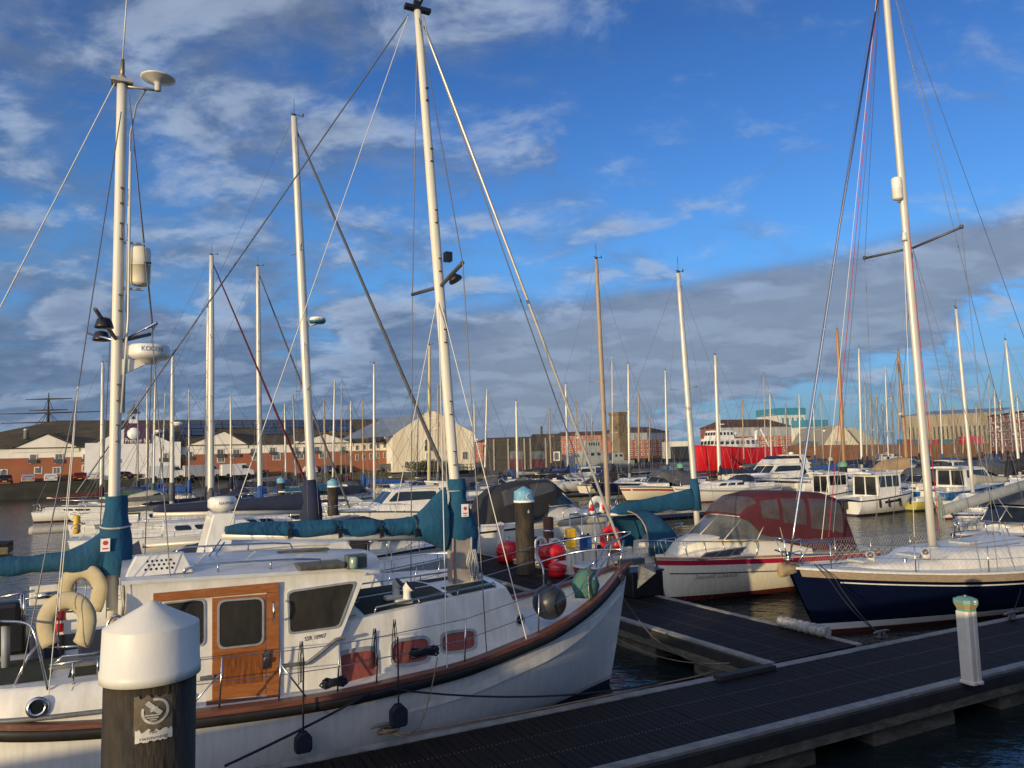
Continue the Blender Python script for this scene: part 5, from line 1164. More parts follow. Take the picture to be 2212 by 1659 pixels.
ropeobj('pale slack rope low over the water between the two boats',sag(org+(-U)*(.5*NL-1.0)+(-Nv)*(-.3)+Vector((0,0,.9)),G(1748,1318,.5),.10),.010,WIREL)
ropeobj('thin dark spring line on the navy hull behind the green capped pedestal',sag(G(2212,1240,1.0),G(2180,1338,.72),.12),.010)
# ---------------------------------------------------------------- motor boat builders
def glassquad(t,q,poly,name='window',m=None,fr=None,parent=None):
    if fr: P=poly; O=scalepoly(P,fr); w_=MB().ring(q,O,P,.0,.012).build(name+'_frame',fr and STEELM,parent or t); MB().panel(q,P,.001,.004).build(name,m or GLASS,w_); return w_
    return MB().panel(q,poly,.003,.006).build(name,m or GLASS,parent or t)
def canopy(t,sections,m,panels=(),name='canopy',vm=None,off=.006):
    """sections: list of (x, halfwidth, zbase, ztop, flat) arches; panels: (i0,i1,j0,j1) in section/arch index space"""
    K_=16; rows=[]
    for x,w_,zb,zt_,fl in sections:
        row=[]
        for j in range(K_+1):
            a=math.pi*j/K_; c,s=math.cos(a),math.sin(a); y=w_*math.copysign(abs(c)**fl,c); z=zb+(zt_-zb)*(s**fl); row.append(Vector((x+.0,y,z)))
        rows.append(row)
    o=MB().grid(rows,flip=True).build(name,m,t)
    for (i0,i1,j0,j1) in panels:
        P=[]
        def at(i,j):
            i0_=int(math.floor(i)); i1_=min(i0_+1,len(rows)-1); fi=i-i0_; j0_=int(math.floor(j)); j1_=min(j0_+1,K_); fj=j-j0_
            a=rows[i0_][j0_].lerp(rows[i0_][j1_],fj); b=rows[i1_][j0_].lerp(rows[i1_][j1_],fj); p=a.lerp(b,fi)
            nrm=(rows[i1_][j0_]-rows[i0_][j0_] if i1_!=i0_ else rows[i0_][j0_]-rows[i0_-1][j0_]).cross(rows[i0_][j1_]-rows[i0_][j0_] if j1_!=j0_ else rows[i0_][j0_]-rows[i0_][j0_-1])
            nrm.normalize(); c=Vector((p.x,0,p.z*0+rows[i0_][0].z)); 
            if nrm.dot(p-c)<0: nrm=-nrm
            return p+nrm*off
        nx=6;ny=max(2,int(abs(j1-j0)*2)); rr_=[[at(lerp(i0,i1,a/nx),lerp(j0,j1,b/ny)) for b in range(ny+1)] for a in range(nx+1)]
        MB().grid(rr_).build('canopy_window',vm or VINYL,o)
    return o
def cab_frame(px,py,d=None,sgn=1,z=0,ang=None):
    g=G(px,py,z) if d is None else D(px,985,d); g.z=0; a=(UA if sgn>0 else UA+math.pi) if ang is None else ang; return g,a
def bowrail(t,h,L,x0,hh=.55,r=.015,n=6,mid=False,post=True):
    pts=[h.xyz(lerp(x0*L,.49*L,(i/n)),1,hh*(.85+.15*i/n),.10) for i in range(n+1)]; p2=[Vector((p.x,-p.y,p.z)) for p in pts[::-1]]; base=h.xyz(x0*L,1,.02,.10)
    mb=MB().tube(curve([base]+pts+[Vector((.5*L+.08,0,pts[-1].z))]+p2+[Vector((base.x,-base.y,base.z))],3),r,6); mb.build('bow_rail',STEEL,t)
    if post:
        for i in range(1,n+1,1):
            for s in(1,-1):
                b=h.xyz(lerp(x0*L,.49*L,(i/n))-.12,s,.02,.10); e=pts[i] if s>0 else Vector((pts[i].x,-pts[i].y,pts[i].z)); MB().tube([b,e],r*.85,5).build('rail_post',STEEL,t)
def outboard(t,x,y,z,s=1.,name='outboard_motor'):
    o=MB().bb(x-.55*s,x-.02,y-.22*s,y+.22*s,z+.15*s,z+.75*s).build(name,BLACK,t,bevel=.1*s); MB().bb(x-.30*s,x-.12*s,y-.07*s,y+.07*s,z-.75*s,z+.15*s).bb(x-.45*s,x-.1*s,y-.12*s,y+.12*s,z-.42*s,z-.38*s).build('outboard_leg',BLACK,o); return o
# ---------------------------------------------------------------- Second Chance: cream cruiser with a burgundy canopy
gb=G(1436,1295,.10); L=8.6; org=gb+U*(.5*L-.95)-Nv*.22; ang=UA+math.pi
t=thing('motor_cruiser','cream cabin cruiser with red stripe and burgundy canopy right of the ketch bow','motor boat',(org.x,org.y,0),ang)
SC=t
h=Hull(.5*L-.50,-.5*L,.5*L-1.0,-.5*L+.1,beam=[(0,.05),(.08,.48),(.2,.84),(.4,1.13),(.65,1.22),(1,1.15)],sheer=[(0,1.36),(.3,1.29),(.6,1.18),(1,1.05)],keel=-.3,full=2.3,flare=.8,n=30,m=10)
CRM=(.74,.69,.56)
h.mesh().build('hull',bands('cruiser_cream',CRM,[(.22,(.10,.02,.02)),(.06,(.03,.015,.015))],.25,.03),t)
h.strip(-.20,-.06,.010,s0=.0,n=40,zmode=True).build('red_stripe',mat('crimson_stripe',(.36,.012,.045),.35,var=.05),t)
h.strip(-.46,-.43,.010,s0=.03,n=40,zmode=True).build('blue_pinstripe',mat('navy_line',(.02,.03,.08),.4,var=0),t)
h.rail(.032,.0,n=36).build('gunwale',mat('pinkish_moulding',(.42,.25,.20),.5,var=.2),t)
h.deck(drop=.0,camber=.10,n=30,m=8).build('deck',CREAM,t)
CR2=mat('cruiser_gelcoat',CRM,.3,var=.05,vs=3,coat=.3)
# raised foredeck / coachroof with raked front
mb=MB();rows=[]
ZT=[(0,.04),(.12,.40),(.30,.58),(.6,.66),(1,.68)]
def scz(f): x=lerp(.5*L-1.0,-.5*L+2.9,f); return x,smooth_tab(ZT,f),smooth_tab([(0,.25),(.15,.60),(.4,.86),(1,.96)],f),smooth_tab([(0,1.36),(.3,1.29),(.6,1.18),(1,1.05)],h.s_of(x))
for i in range(21):
    x,hg,w_,zb_=scz(i/20); rows.append([Vector((x,-w_-.12,zb_-.05)),Vector((x,-w_*.90,zb_+hg*.85))]+[Vector((x,w_*.80*(2*j/6-1),zb_+hg+.05*(1-(2*j/6-1)**2))) for j in range(7)]+[Vector((x,w_*.90,zb_+hg*.85)),Vector((x,w_+.12,zb_-.05))])
mb.grid(rows,smooth=False).build('coachroof',CR2,t)
def SCl(v): v=v-Vector((org.x,org.y,0)); return Vector((-v.x*U.x-v.y*U.y,v.x*U.y-v.y*U.x,v.z))
def scp(px,py,z=None,w=None):
    o=SCl(Vector((0,0,H))); rd=Vector(ray(px,py)); rd=Vector((-rd.x*U.x-rd.y*U.y,rd.x*U.y-rd.y*U.x,rd.z)); s_=(z-o.z)/rd.z if z is not None else (w-o.y)/rd.y; return o+rd*s_
# side window trio lying on the sloping coachroof side
def sc_side(px,py,off=.01):
    w_=.95
    for _ in range(14):
        p=scp(px,py,w=w_); f=(p.x-(.5*L-1.0))/((-.5*L+2.9)-(.5*L-1.0)); x,hg,ww,zb_=scz(min(1,max(0,f))); v=(p.z-(zb_-.05))/(hg*.85+.05); w_=lerp(ww+.12,ww*.90,min(1,max(0,v)))
    return Vector((p.x,w_+off,p.z))
P=[sc_side(*q_) for q_ in((1735,1401),(1762,1381),(1873,1371),(1852,1390))]
P=[sc_side(*q_) for q_ in((1503,1212),(1524,1193),(1613,1180),(1598,1199))]
C4=((1503,1212),(1524,1193),(1613,1180),(1598,1199))
def scs(u,v,off): return sc_side(*[lerp(lerp(C4[0][k],C4[3][k],u),lerp(C4[1][k],C4[2][k],u),v) for k in(0,1)],off)
fr=MB().grid([[scs(i/12,j/4,.012) for j in range(5)] for i in range(13)],smooth=False).build('window_frame',mat('window_trim',(.10,.10,.10),.4,var=0),t)
P=[p_+Vector((0,.032,0)) for p_ in P]
def qq(u,v): return P[0].lerp(P[3],u).lerp(P[1].lerp(P[2],u),v)
for u0,u1 in((.06,.36),(.39,.74),(.77,.95)): MB().grid([[scs(lerp(u0,u1,i/5),lerp(.14,.86,j/3),.022) for j in range(4)] for i in range(6)],smooth=False).build('pane',GLASS,fr)
FRM=mat('windscreen_frame',(.50,.46,.38),.4,.3,var=.1)
bt=[Vector((-.25,1.0,1.66)),Vector((1.95,.84,1.80)),Vector((2.20,0,1.84)),Vector((1.95,-.84,1.80)),Vector((-.25,-1.0,1.66))]
tp=[Vector((-.1,.94,2.30)),Vector((1.10,.80,2.42)),Vector((1.32,0,2.46)),Vector((1.10,-.80,2.42)),Vector((-.1,-.94,2.30))]
ws=MB()
for a,b in zip(bt,bt[1:]): ws.tube([a,b],.025,6)
for a,b in zip(tp,tp[1:]): ws.tube([a,b],.025,6)
for a,b in zip(bt,tp): ws.tube([a,b],.022,6)
ws.tube([bt[0].lerp(bt[1],.45),tp[0].lerp(tp[1],.30)],.02,6)
ws=ws.build('windscreen',FRM,t)
for k in range(4): MB().add([bt[k],bt[k+1],tp[k+1],tp[k]],[(0,1,2,3)]).build('pane',mat('windscreen_glass',(.05,.055,.055),.06,var=.5,vs=2,spec=.8,c2=(.16,.15,.13)),ws)
sec=[(1.52,1.10,1.9,2.52,.55),(1.15,1.12,1.9,2.80,.55),(.72,1.14,1.8,3.08,.52),(-.1,1.2,1.55,3.18,.50),(-1.3,1.26,1.35,3.12,.48),(-2.3,1.28,1.25,2.98,.48),(-2.75,1.28,1.15,2.72,.48),(-3.1,1.28,1.05,1.9,.5),(-3.35,1.28,1.0,1.2,.5)]
sec=[(1.25,.82,2.40,2.48,.5),(.95,.86,2.30,2.80,.42),(.55,.92,1.9,3.02,.38),(-.2,.99,1.6,3.12,.36),(-1.3,1.03,1.35,3.08,.34),(-2.3,1.05,1.2,3.0,.34),(-2.85,1.05,1.1,2.84,.34),(-3.2,1.05,1.0,2.0,.36),(-3.5,1.05,.95,1.05,.4)]
canopy(t,sec,REDC,[(.15,1.85,3.2,12.8),(2.08,2.95,.8,3.6),(3.1,3.95,.7,3.7),(4.12,5.9,.6,3.8),(2.08,2.95,12.4,15.2),(3.1,3.95,12.3,15.3),(4.12,5.9,12.2,15.4),(6.25,7.1,2.5,13.5)],vm=VINYL)
MB().tube([(-3.3,-.9,1.3),(-3.7,-1.3,1.9),(-3.9,-1.6,2.25)],.02,6).tube([(-3.85,-1.55,2.15),(-3.98,-1.7,2.4)],.035,6).build('boat_hook',GREYP,t)
bowrail(t,h,L,.10,.50,.016,6)
h3=MB(); x,hg,w_,zb_=scz(.42); h3.bb(x-.28,x+.28,-.3,.3,zb_+hg+.04,zb_+hg+.09).build('fore_hatch',mat('smoked_hatch',(.12,.115,.085),.35),t,bevel=.02)
names('Second Chance',h,L,t,.5*L-2.0,.80,.20,GOLD,side=1,width=1.35,shear=.4)
def hp(h_,x,z,sd): s_=h_.s_of(x); return h_.pt(s_,h_.z2t(s_,z),sd)
# ---------------------------------------------------------------- generic motor cruiser
def roofslab(x0,x1,w0,w1,z,th=.07,cam=.08,over=0):
    mb=MB();rows=[]
    for i in range(9):
        f=i/8; x=lerp(x0,x1,f); w_=lerp(w0,w1,f)*(1-.25*max(0,f-.8)/.2); zz=z-.10*max(0,f-.6)/.4
        rows.append([Vector((x,w_,zz-th)),Vector((x,w_+.02,zz-th*.4))]+[Vector((x,w_*(1-2*j/6),zz+cam*(1-(1-2*j/6)**2))) for j in range(7)]+[Vector((x,-w_-.02,zz-th*.4)),Vector((x,-w_,zz-th))])
    return mb.grid(rows,closed=True,caps=True,smooth=True,flip=True)
def cruiser(label,px=None,d=None,L=8,sgn=1,hull='white',style='hardtop',stripe=None,can='navy',org=None,group=None,fb=None,name=None,ang=None,ob=False,boot=None,B=None,rails=True,nsize=.22,nx=None,nm=None,arch=False,wy=None,kind='motor_cruiser',fly=None,lod=1,nz=None):
    if org is None:
        if wy: g=G(px,wy,0); d=g.y
        org=D(px,985,d)
    org=Vector((org[0],org[1],0)); ang=(UA if sgn>0 else UA+math.pi) if ang is None else ang
    t=thing(kind,label,'motor boat',(org.x,org.y,0),ang,group); B=B or L*.34; fb=fb or L*.15
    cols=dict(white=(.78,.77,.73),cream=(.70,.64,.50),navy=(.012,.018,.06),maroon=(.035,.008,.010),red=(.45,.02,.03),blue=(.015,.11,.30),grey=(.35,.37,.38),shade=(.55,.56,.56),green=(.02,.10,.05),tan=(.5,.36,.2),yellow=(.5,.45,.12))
    h=Hull(.5*L,-.5*L,.5*L-.13*L,-.5*L+.02*L,beam=[(0,.05),(.1,B*.24),(.25,B*.40),(.5,B*.5),(.8,B*.5),(1,B*.46)],sheer=[(0,fb),(.35,fb*.93),(.7,fb*.80),(1,fb*.74)],keel=-.3,full=2.2,flare=.9,n=16 if not lod else 24,m=8)
    h.mesh().build('hull',bands('chull_%s_%s'%(hull,boot),cols[hull],[(.12,cols.get(boot,(.05,.05,.06)))],.25),t)
    h.deck(drop=.0,camber=.10,n=14,m=6).build('deck',WHITE2,t); h.rail(.04,-.01,n=20).build('gunwale',RUBBER if hull in('white','cream','shade') else WHITE,t)
    if stripe: h.strip(-.26*fb,-.14*fb,.009,n=18,zmode=True).build('hull_stripe',mat('stripe_'+stripe,cols[stripe],.4,var=.05),t)
    zd=fb*.80
    # trunk forward
    mb,sq,pq,fq=house(-.05*L,.33*L,B*.36,B*.20,zd-.1,zd+.34*fb+.12,fs=.16*L,bs=0,tum=.08,z1b=zd+.22*fb+.12,camber=.10); mb.build('foredeck_trunk',WHITE,t,bevel=.03)
    if style in('hardtop','pilot','fly'):
        hh=1.05 if style!='pilot' else 1.25; xa,xb=(-.22*L,.20*L) if style!='pilot' else (-.20*L,.16*L)
        z0=zd+.25*fb; mb,sq,pq,fq=house(xa,xb,B*.40,B*.36,z0-.3,z0+hh,fs=(.13*L if style!='pilot' else -.02*L),bs=.0,tum=.10,camber=.05); mb.build('wheelhouse',WHITE,t,bevel=.03)
        v0=.42; 
        for q in(sq,pq):
            a,b=(.05,.93)
            if q is pq: a,b=1-b,1-a
            if style=='pilot':
                for i in range(3):
                    u0=lerp(a,b,i/3)+.02;u1=lerp(a,b,(i+1)/3)-.02; MB().panel(q,rr(u0,v0+.02,u1,.90,.03,.05,3),.003,.006).build('window',GLASS,t)
            else:
                u0,u1=(a,b); sl=.16
                P=[(u0,v0+.06),(u1,v0+.10),(u1-.02,.88),(u0+.03,.90)]
                MB().panel(q,roundpoly(P,.12,3),.003,.006).build('window',GLASS,t)
        for k in range(2): 
            u0=.06+.45*k; MB().panel(fq,rr(u0,v0,u0+.42,.90,.03,.05,3),.003,.006).build('windscreen',GLASS,t)
        q_=[Vector((xa,B*.40,z0-.3)),Vector((xa,-B*.40,z0-.3)),Vector((xa,-B*.40+.10,z0+hh)),Vector((xa,B*.40-.10,z0+hh))]
        for u0,u1 in((.08,.47),(.53,.92)): MB().panel(q_,rr(u0,.12,u1,.88,.03,.03,3),.003,.02).build('cabin_door',GLASS,t)
        roofslab(xa-.10*L,xb-(.13*L if style!='pilot' else -.05*L)+.12,B*.40,B*.34,z0+hh+.06).build('roof',WHITE,t)
        ztop=z0+hh+.1
        if style=='fly':
            mb=MB(); 
            m2,a1,a2,a3=house(-.20*L,.10*L,B*.34,B*.26,ztop-.05,ztop+.42,fs=.07*L,bs=0,tum=-.05,camber=0); m2.build('flybridge',WHITE,t,bevel=.04)
            MB().panel(a3,rr(.1,.95,.9,1.6,.05,.1,3),.0,.02).build('flybridge_screen',GLASS,t)
            for s in(1,-1): MB().prism([(-.36*L,s*B*.40,zd+.1),(-.30*L,s*B*.40,zd+.1),(-.20*L,s*B*.36,ztop+.75),(-.27*L,s*B*.36,ztop+.75)],(0,-s*.1,0)).build('arch_leg',WHITE,t)
            MB().bb(-.275*L,-.19*L,-B*.36,B*.36,ztop+.70,ztop+.80).build('arch_top',WHITE,t,bevel=.03); MB().lathe([(.1,0),(.25,.05),(.25,.2),(.1,.26)],(-.23*L,0,ztop+.80),18).build('radar_dome',WHITE,t)
            if fly: MB().bb(-.36*L,-.10*L,-B*.30,B*.30,ztop+.45,ztop+.62).build('flybridge_cover',CANV[fly],t,bevel=.06)
    if style in('canopy','hood'):
        z0=zd+.32*fb+.10; w_=B*.40; xw=.12*L
        bt=[Vector((-.06*L,w_,z0)),Vector((xw-.05,w_*.86,z0+.02)),Vector((xw+.35,0,z0+.04)),Vector((xw-.05,-w_*.86,z0+.02)),Vector((-.06*L,-w_,z0))]
        tp=[Vector((-.06*L,w_*.94,z0+.42)),Vector((xw-.60,w_*.82,z0+.52)),Vector((xw-.28,0,z0+.55)),Vector((xw-.60,-w_*.82,z0+.52)),Vector((-.06*L,-w_*.94,z0+.42))]
        ws=MB()
        for a,b in list(zip(bt,bt[1:]))+list(zip(tp,tp[1:]))+list(zip(bt,tp)): ws.tube([a,b],.022,5)
        ws=ws.build('windscreen',STEELM,t)
        for k in range(4): MB().add([bt[k],bt[k+1],tp[k+1],tp[k]],[(0,1,2,3)]).build('pane',GLASS,ws)
        if style=='canopy': sec=[(xw-.45,w_*.8,z0+.45,z0+.62,.55),(xw-.9,w_*.92,z0+.35,z0+1.0,.52),(-.02*L,w_,z0+.1,z0+1.08,.46),(-.18*L,w_*1.02,zd+.1,z0+1.06,.42),(-.32*L,w_*1.02,zd,z0+.86,.42),(-.40*L,w_*1.02,zd,z0+.45,.5),(-.44*L,w_,zd,zd+.1,.5)]; pan=[(.2,1.9,5.2,10.8),(1.6,2.9,1.5,4.9),(1.6,2.9,11.1,14.5),(3.15,4.2,1.3,5),(3.15,4.2,11,14.7)]
        else: sec=[(xw-.4,w_*.75,z0+.4,z0+.5,.6),(xw-1.2,w_*.9,z0+.2,z0+.75,.55),(-.1*L,w_,zd+.2,z0+.70,.55),(-.3*L,w_*1.02,zd+.05,z0+.40,.6),(-.46*L,w_,zd,zd+.12,.6)]; pan=[]
        canopy(t,sec,CANV[can],pan)
    for s in(1,-1): MB().box((-.335*L,s*B*.395,zd+.015),(.27*L,B*.07,.33)).build('cockpit_side',WHITE,t)
    if rails: bowrail(t,h,L,.02 if style!='pilot' else .1,.50,.016 if lod else .028,5,post=bool(lod))
    if arch:
        for s in(1,-1): MB().prism([(-.34*L,s*B*.43,zd),(-.28*L,s*B*.43,zd),(-.22*L,s*B*.36,zd+1.75),(-.27*L,s*B*.36,zd+1.75)],(0,-s*.08,0)).build('arch_leg',WHITE,t)
        MB().bb(-.275*L,-.21*L,-B*.37,B*.37,zd+1.70,zd+1.80).build('arch_top',WHITE,t,bevel=.03)
    if ob: outboard(t,-.5*L,0,.25,1.0)
    if name: names(name,h,L,t,nx if nx is not None else .2*L,nz or fb*.62,nsize,nm or INK,side=-1 if sgn>0 else 1,shear=.35)
    if lod:
        for k in range(2):
            x=.30*L-.12*L*k; s_=h.s_of(x)
    return t,h
# ---------------------------------------------------------------- near middle ground
def at_n(px,n): # ground point on the line of boats at distance n from the camera row, seen at pixel column px
    r=ray(px,990); k=n/(r[0]*Nv.x+r[1]*Nv.y); return Vector((r[0]*k,r[1]*k,0))
b=at_n(985,19.4); lo,lh=cruiser('dark maroon hulled cruiser with white deck moored right behind the ketch',org=b-U*3.85,L=7.9,hull='maroon',style='hardtop',name='Logan',nx=2.2,nsize=.26,nm=mat('paint_silver',(.5,.5,.5),.4,var=0),fb=1.30,arch=False)
lz=2.9; MB().prism([(-2.9,-.9,lz-1.2),(-2.2,-.9,lz-1.2),(-2.0,-.7,lz+.35),(-2.5,-.7,lz+.35)],(0,1.6,0)).build('radar_arch',WHITE,lo,bevel=.03)
dm=MB().lathe([(.10,.0),(.20,.04),(.30,.10),(.33,.14),(.33,.30),(.28,.36),(.1,.38)],(-2.25,-.1,lz+.35),28).build('radar_dome',WHITE,lo); wrap_text('NAVMAN',.10,(-2.25,-.1,lz+.35),.33,.25,.22,INK,dm,'radar_lettering',width=.36)
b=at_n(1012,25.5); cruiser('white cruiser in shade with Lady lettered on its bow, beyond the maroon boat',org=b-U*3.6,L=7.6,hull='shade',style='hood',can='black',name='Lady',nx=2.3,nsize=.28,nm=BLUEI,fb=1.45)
s_=at_n(1003,28.3); rg_,rh=cruiser('high sided white cruiser with black canopy and REGAL lettering behind the pile marked C',org=s_+U*3.75,L=7.5,hull='white',style='canopy',can='black',name='REGAL',nx=-2.6,nsize=.24,nm=GREYI,fb=1.95,B=2.7,nz=.85)
s0=rh.s_of(-1.2); p=rh.pt(s0,rh.z2t(s0,.95),-1); MB().lathe([(.001,0),(.20,.0),(.20,.02),(.17,.03),(.0,.03)],p+Vector((0,-.0,0)),20,axis=(0,-1,-.15)).build('oval_port',GLASS,rg_)
# yachts of the middle ground
YR=yacht('crimson hulled yacht with teal sprayhood and teal sail cover, a steel gantry on its stern',1500,0,1465,590,L=8.7,hull='red',cover='teal',mw=14,boomlen=.42,boom_h=.98,sprayhood=None,d=26.2,fb=1.15,mx=.09,windows=2,cov_h=.62,boom_up=-.05)
t,h,org,ax,dist,mtp,mb_=YR
def loc(t,org,v): v=v-Vector((org.x,org.y,0)); a=t.rotation_euler.z; return Vector((v.x*math.cos(a)+v.y*math.sin(a),-v.x*math.sin(a)+v.y*math.cos(a),v.z))
gx=-3.9
for (x,y) in((gx,-.75),(gx+.45,-.75),(gx,.75),(gx+.45,.75)): MB().tube([(x,y,.9),(x,y,2.45)],.022,6).build('gantry_post',STEEL,t)
MB().tube([(gx,-.75,2.45),(gx+.45,-.75,2.45),(gx+.45,.75,2.45),(gx,.75,2.45),(gx,-.75,2.45)],.022,6).build('gantry_frame',STEEL,t)
sx=loc(t,org,D(1395,1150,25.0)).x; mb=MB(); rows=[]
for i in range(7):
    f=i/6; rows.append([Vector((sx+.75-1.35*f,1.15*math.cos(R(180*j/12)),1.15+lerp(.55,1.35,min(1,f*2.2)**.6)*math.sin(R(180*j/12))**.55)) for j in range(13)])
mb.grid(rows,flip=True).build('sprayhood',TEAL,t); MB().tube([p+Vector((-.02,0,0)) for p in rows[-1]],.025,6).build('sprayhood_hoop',WOODT,t)
MB().prism([(gx+.9,-.2,1.0),(gx+1.3,-.2,1.0),(gx+1.3,-.2,1.75),(gx+.9,-.2,1.75)],(0,.05,0)).build('companionway_door',VARN,t)
def wpt(px,py,dd): return D(px,py,dd)
p=wpt(1319,1163,22.5); o=horseshoe('bright red horseshoe buoy on the stern of the crimson yacht',tuple(p),UA+R(-15),.66,.66,m=REDP,group='red horseshoe buoys'); 
p=wpt(1290,1093,24.2); t2=horseshoe('red and white horseshoe buoy hung high on the steel gantry',tuple(p),UA,.55,.62,m=mat('orange_white',(.72,.70,.66),.6,var=.05),arms=False); MB().tube([(-.23,0,-.14),(-.22,0,-.02),(-.2,0,.05)],.09,10).tube([(.23,0,-.14),(.22,0,-.02),(.2,0,.05)],.09,10).build('red_band',REDP,t2)
p=wpt(1233,1163,22.8); t2=thing('danbuoy_pack','yellow lifesaving pack strapped to the stern gantry','life raft',tuple(p),UA); MB().bb(-.16,.16,-.1,.1,-.3,.3).build('pack',YEL,t2,bevel=.05); MB().bb(-.17,.17,-.11,.11,-.03,.03).build('strap',BLACK,t2)
p=wpt(1265,1172,23.5); t2=thing('fuel_can','blue plastic can on the stern deck of the crimson yacht','can',tuple(p),UA); MB().bb(-.18,.18,-.1,.1,-.25,.22).build('body',BLUEC,t2,bevel=.04); MB().lathe([(.04,0),(.04,.06)],(.1,0,.22),10).build('cap',BLACK,t2)
yacht('brown wooden yacht with tall pale wooden mast and beige sail bundled on its boom',1310,0,1288,560,L=7.4,hull='cream',cover='beige',mw=11,mm=MASTWG,boomlen=.47,d=28.0,mx=.02,fb=1.0,windows=1,cov_h=.24,boot='navy')
# round red buoys by the walkway edge
for px,py,r_,lab in((1193,1224,.47,'round red mooring buoy standing right of the pile marked C'),(1100,1214,.44,'round red mooring buoy standing left of the pile marked C'),(1203,1246,.26,'small red buoy lying in front of the big one, by the white pedestal')):
    g=G(px,py,.66); t=thing('mooring_buoy',lab,'buoy',tuple(g),UA+px,'red buoys on the walkway')
    MB().lathe([(r_*.72,0),(r_*.96,r_*.18),(r_,r_*.5),(r_,r_*1.15),(r_*.93,r_*1.42),(r_*.6,r_*1.62),(r_*.2,r_*1.68)],(0,0,0),28).build('float',mat('glossy_red',(.60,.01,.016),.28,var=.08,vs=4,coat=.4),t)
    MB().lathe([(r_*1.01,r_*.72),(r_*1.05,r_*.75),(r_*1.05,r_*.92),(r_*1.01,r_*.95)],(0,0,0),28).build('band',mat('red_band',(.40,.008,.012),.5,var=.1),t)
    MB().torus((0,0,r_*1.78),r_*.2,.025,(0,1,0),14,6).build('lifting_ring',STEEL,t)
for px,py,lab in((1168,1175,'white ring fender hung left of the brown post'),(1199,1178,'white ring fender hung right of the brown post')):
    t=thing('ring_fender',lab,'fender',tuple(D(px,py,25.6)),UA,'white ring fenders'); MB().torus((0,0,0),.2,.055,(0,1,0),20,8).build('ring',WHITE,t)
p=D(1184,1117,26); t=thing('timber_post','short reddish brown timber post beyond the red buoys','post',(p.x,p.y,0)); MB().lathe([(.19,-.5),(.18,p.z-.02),(.15,p.z)],(0,0,0),16).build('shaft',mat('brown_post',(.14,.06,.03),.7,var=.3,vs=5),t); MB().lathe([(.20,p.z-.5),(.20,p.z-.42)],(0,0,0),16).build('band',STEEL,t)
# white yacht 680 with the long navy boom cover
YN=yacht('big white yacht with long navy boom cover and blue rimmed radar behind the ketch cabin',680,0,635,252,L=11.6,hull='white',cover=None,mw=19,boomlen=.40,d=22.7,mx=.05,fb=1.35,jib='grey',spr=2,windows=3,boom_up=-.0,sprayhood='navy')
t,h,org,ax,dist,mtp,mb_=YN
p0=loc(t,org,D(655,1098,22.7)); A0=Vector((mb_.x-.1,0,p0.z)); A1=Vector((mb_.x-4.4,0,p0.z+.12))
cm=sailcover(A0,A1,.55,.20,.19,droop=.0,n=24,m=12,seed=3); cm.build('boom_cover',NAVYC,t); MB().tube([A0-Vector((0,0,.09)),A1-Vector((0,0,.06))],.075,10).build('main_boom',ALU,t)
zc=A0.z; MB().tube([mb_.lerp(mtp,(q-mb_.z)/(mtp.z-mb_.z))+Vector((-.05,0,0)) for q in(zc-.75,zc-.1,zc+.5,zc+.85)],[.30,.34,.27,.17],12).build('mast_cover',NAVYC,t)
c=mb_.lerp(mtp,(loc(t,org,D(690,690,22.7)).z-mb_.z)/(mtp.z-mb_.z))+Vector((.42,0,0))
rd_=MB().lathe([(.12,-.09),(.22,-.08),(.255,-.02)],c,24).build('radar_base',mat('radar_blue',(.02,.13,.2),.4,var=.05),t); MB().lathe([(.258,-.02),(.258,.03),(.23,.09),(.08,.11)],c,24).build('radar_cap',WHITE,rd_); wrap_text('FURUNO',.08,c,.258,.2,.005,INK,rd_,'radar_lettering',width=.34); MB().tube([c+Vector((-.35,0,-.2)),c+Vector((0,0,-.09))],.03,6).build('radar_bracket',WHITE,rd_)
# tented navy cockpit covers
for (pxa,pya,pxb,pyb,x0,x1,hh) in((300,1150,0,0,-2.0,-3.7,1.0),(385,1130,0,0,-3.9,-5.2,.9)):
    mb=MB(); z=h.xyz(x0,1).z; mb.add([(x0,1.2,z+.1),(x1,1.2,z+.1),(x1,-1.2,z+.1),(x0,-1.2,z+.1),(x0-.25,0,z+hh+.45),(x1+.35,0,z+hh)],[(0,1,5,4),(3,4,5,2),(0,4,3),(1,2,5)]); mb.build('cockpit_tent',NAVYC,t)
# motor sailer with big windows, left
yacht('white motor sailer with a row of large cabin windows left behind the mizzen sail cover',373,0,373,768,L=10.5,hull='white',cover='grey',mw=9,d=45,mx=.0,fb=1.5,windows=4,cov_h=.3,radar=(.55,1),boot='white')
t=thing('inflatable_dinghy','grey inflatable dinghy hung level off the stern of the motor sailer at left','dinghy',tuple(D(120,1143,42)),UA); MB().tube(curve([(-1.2,.35,.0),(0,.4,0),(.9,.35,.03),(1.3,0,.08),(.9,-.35,.03),(0,-.4,0),(-1.2,-.35,0)],4),.20,12).build('tube',mat('hypalon',(.42,.40,.36),.7,var=.1),t); MB().bb(-1.1,.9,-.3,.3,-.12,-.06).build('floor',GREYP,t)
t=thing('danbuoy_pack','yellow horseshoe pack on the stern rail of the motor sailer at left','life raft',tuple(D(166,1133,41)),UA); MB().lathe([(.10,-.5),(.17,-.42),(.19,0),(.15,.42),(.08,.5)],(0,0,0),14).build('pack',YEL,t)
yacht('white yacht with a faded red boom cover at the far left of the harbour',222,0,222,783,L=9.5,hull='white',cover='burgundy',mw=8,d=64,mx=.02,fb=1.0,boomlen=.42,windows=2)
yacht('white yacht carrying the taller of two close masts behind the navy boom cover',457,0,457,552,L=11.5,hull='white',cover='grey',mw=13,d=38,spr=2,jib='burgundy',mx=.03)
yacht('white yacht carrying the shorter of two close masts behind the navy boom cover',449,0,450,665,L=9.5,hull='cream',cover='navy',mw=9,d=47,mx=.02)
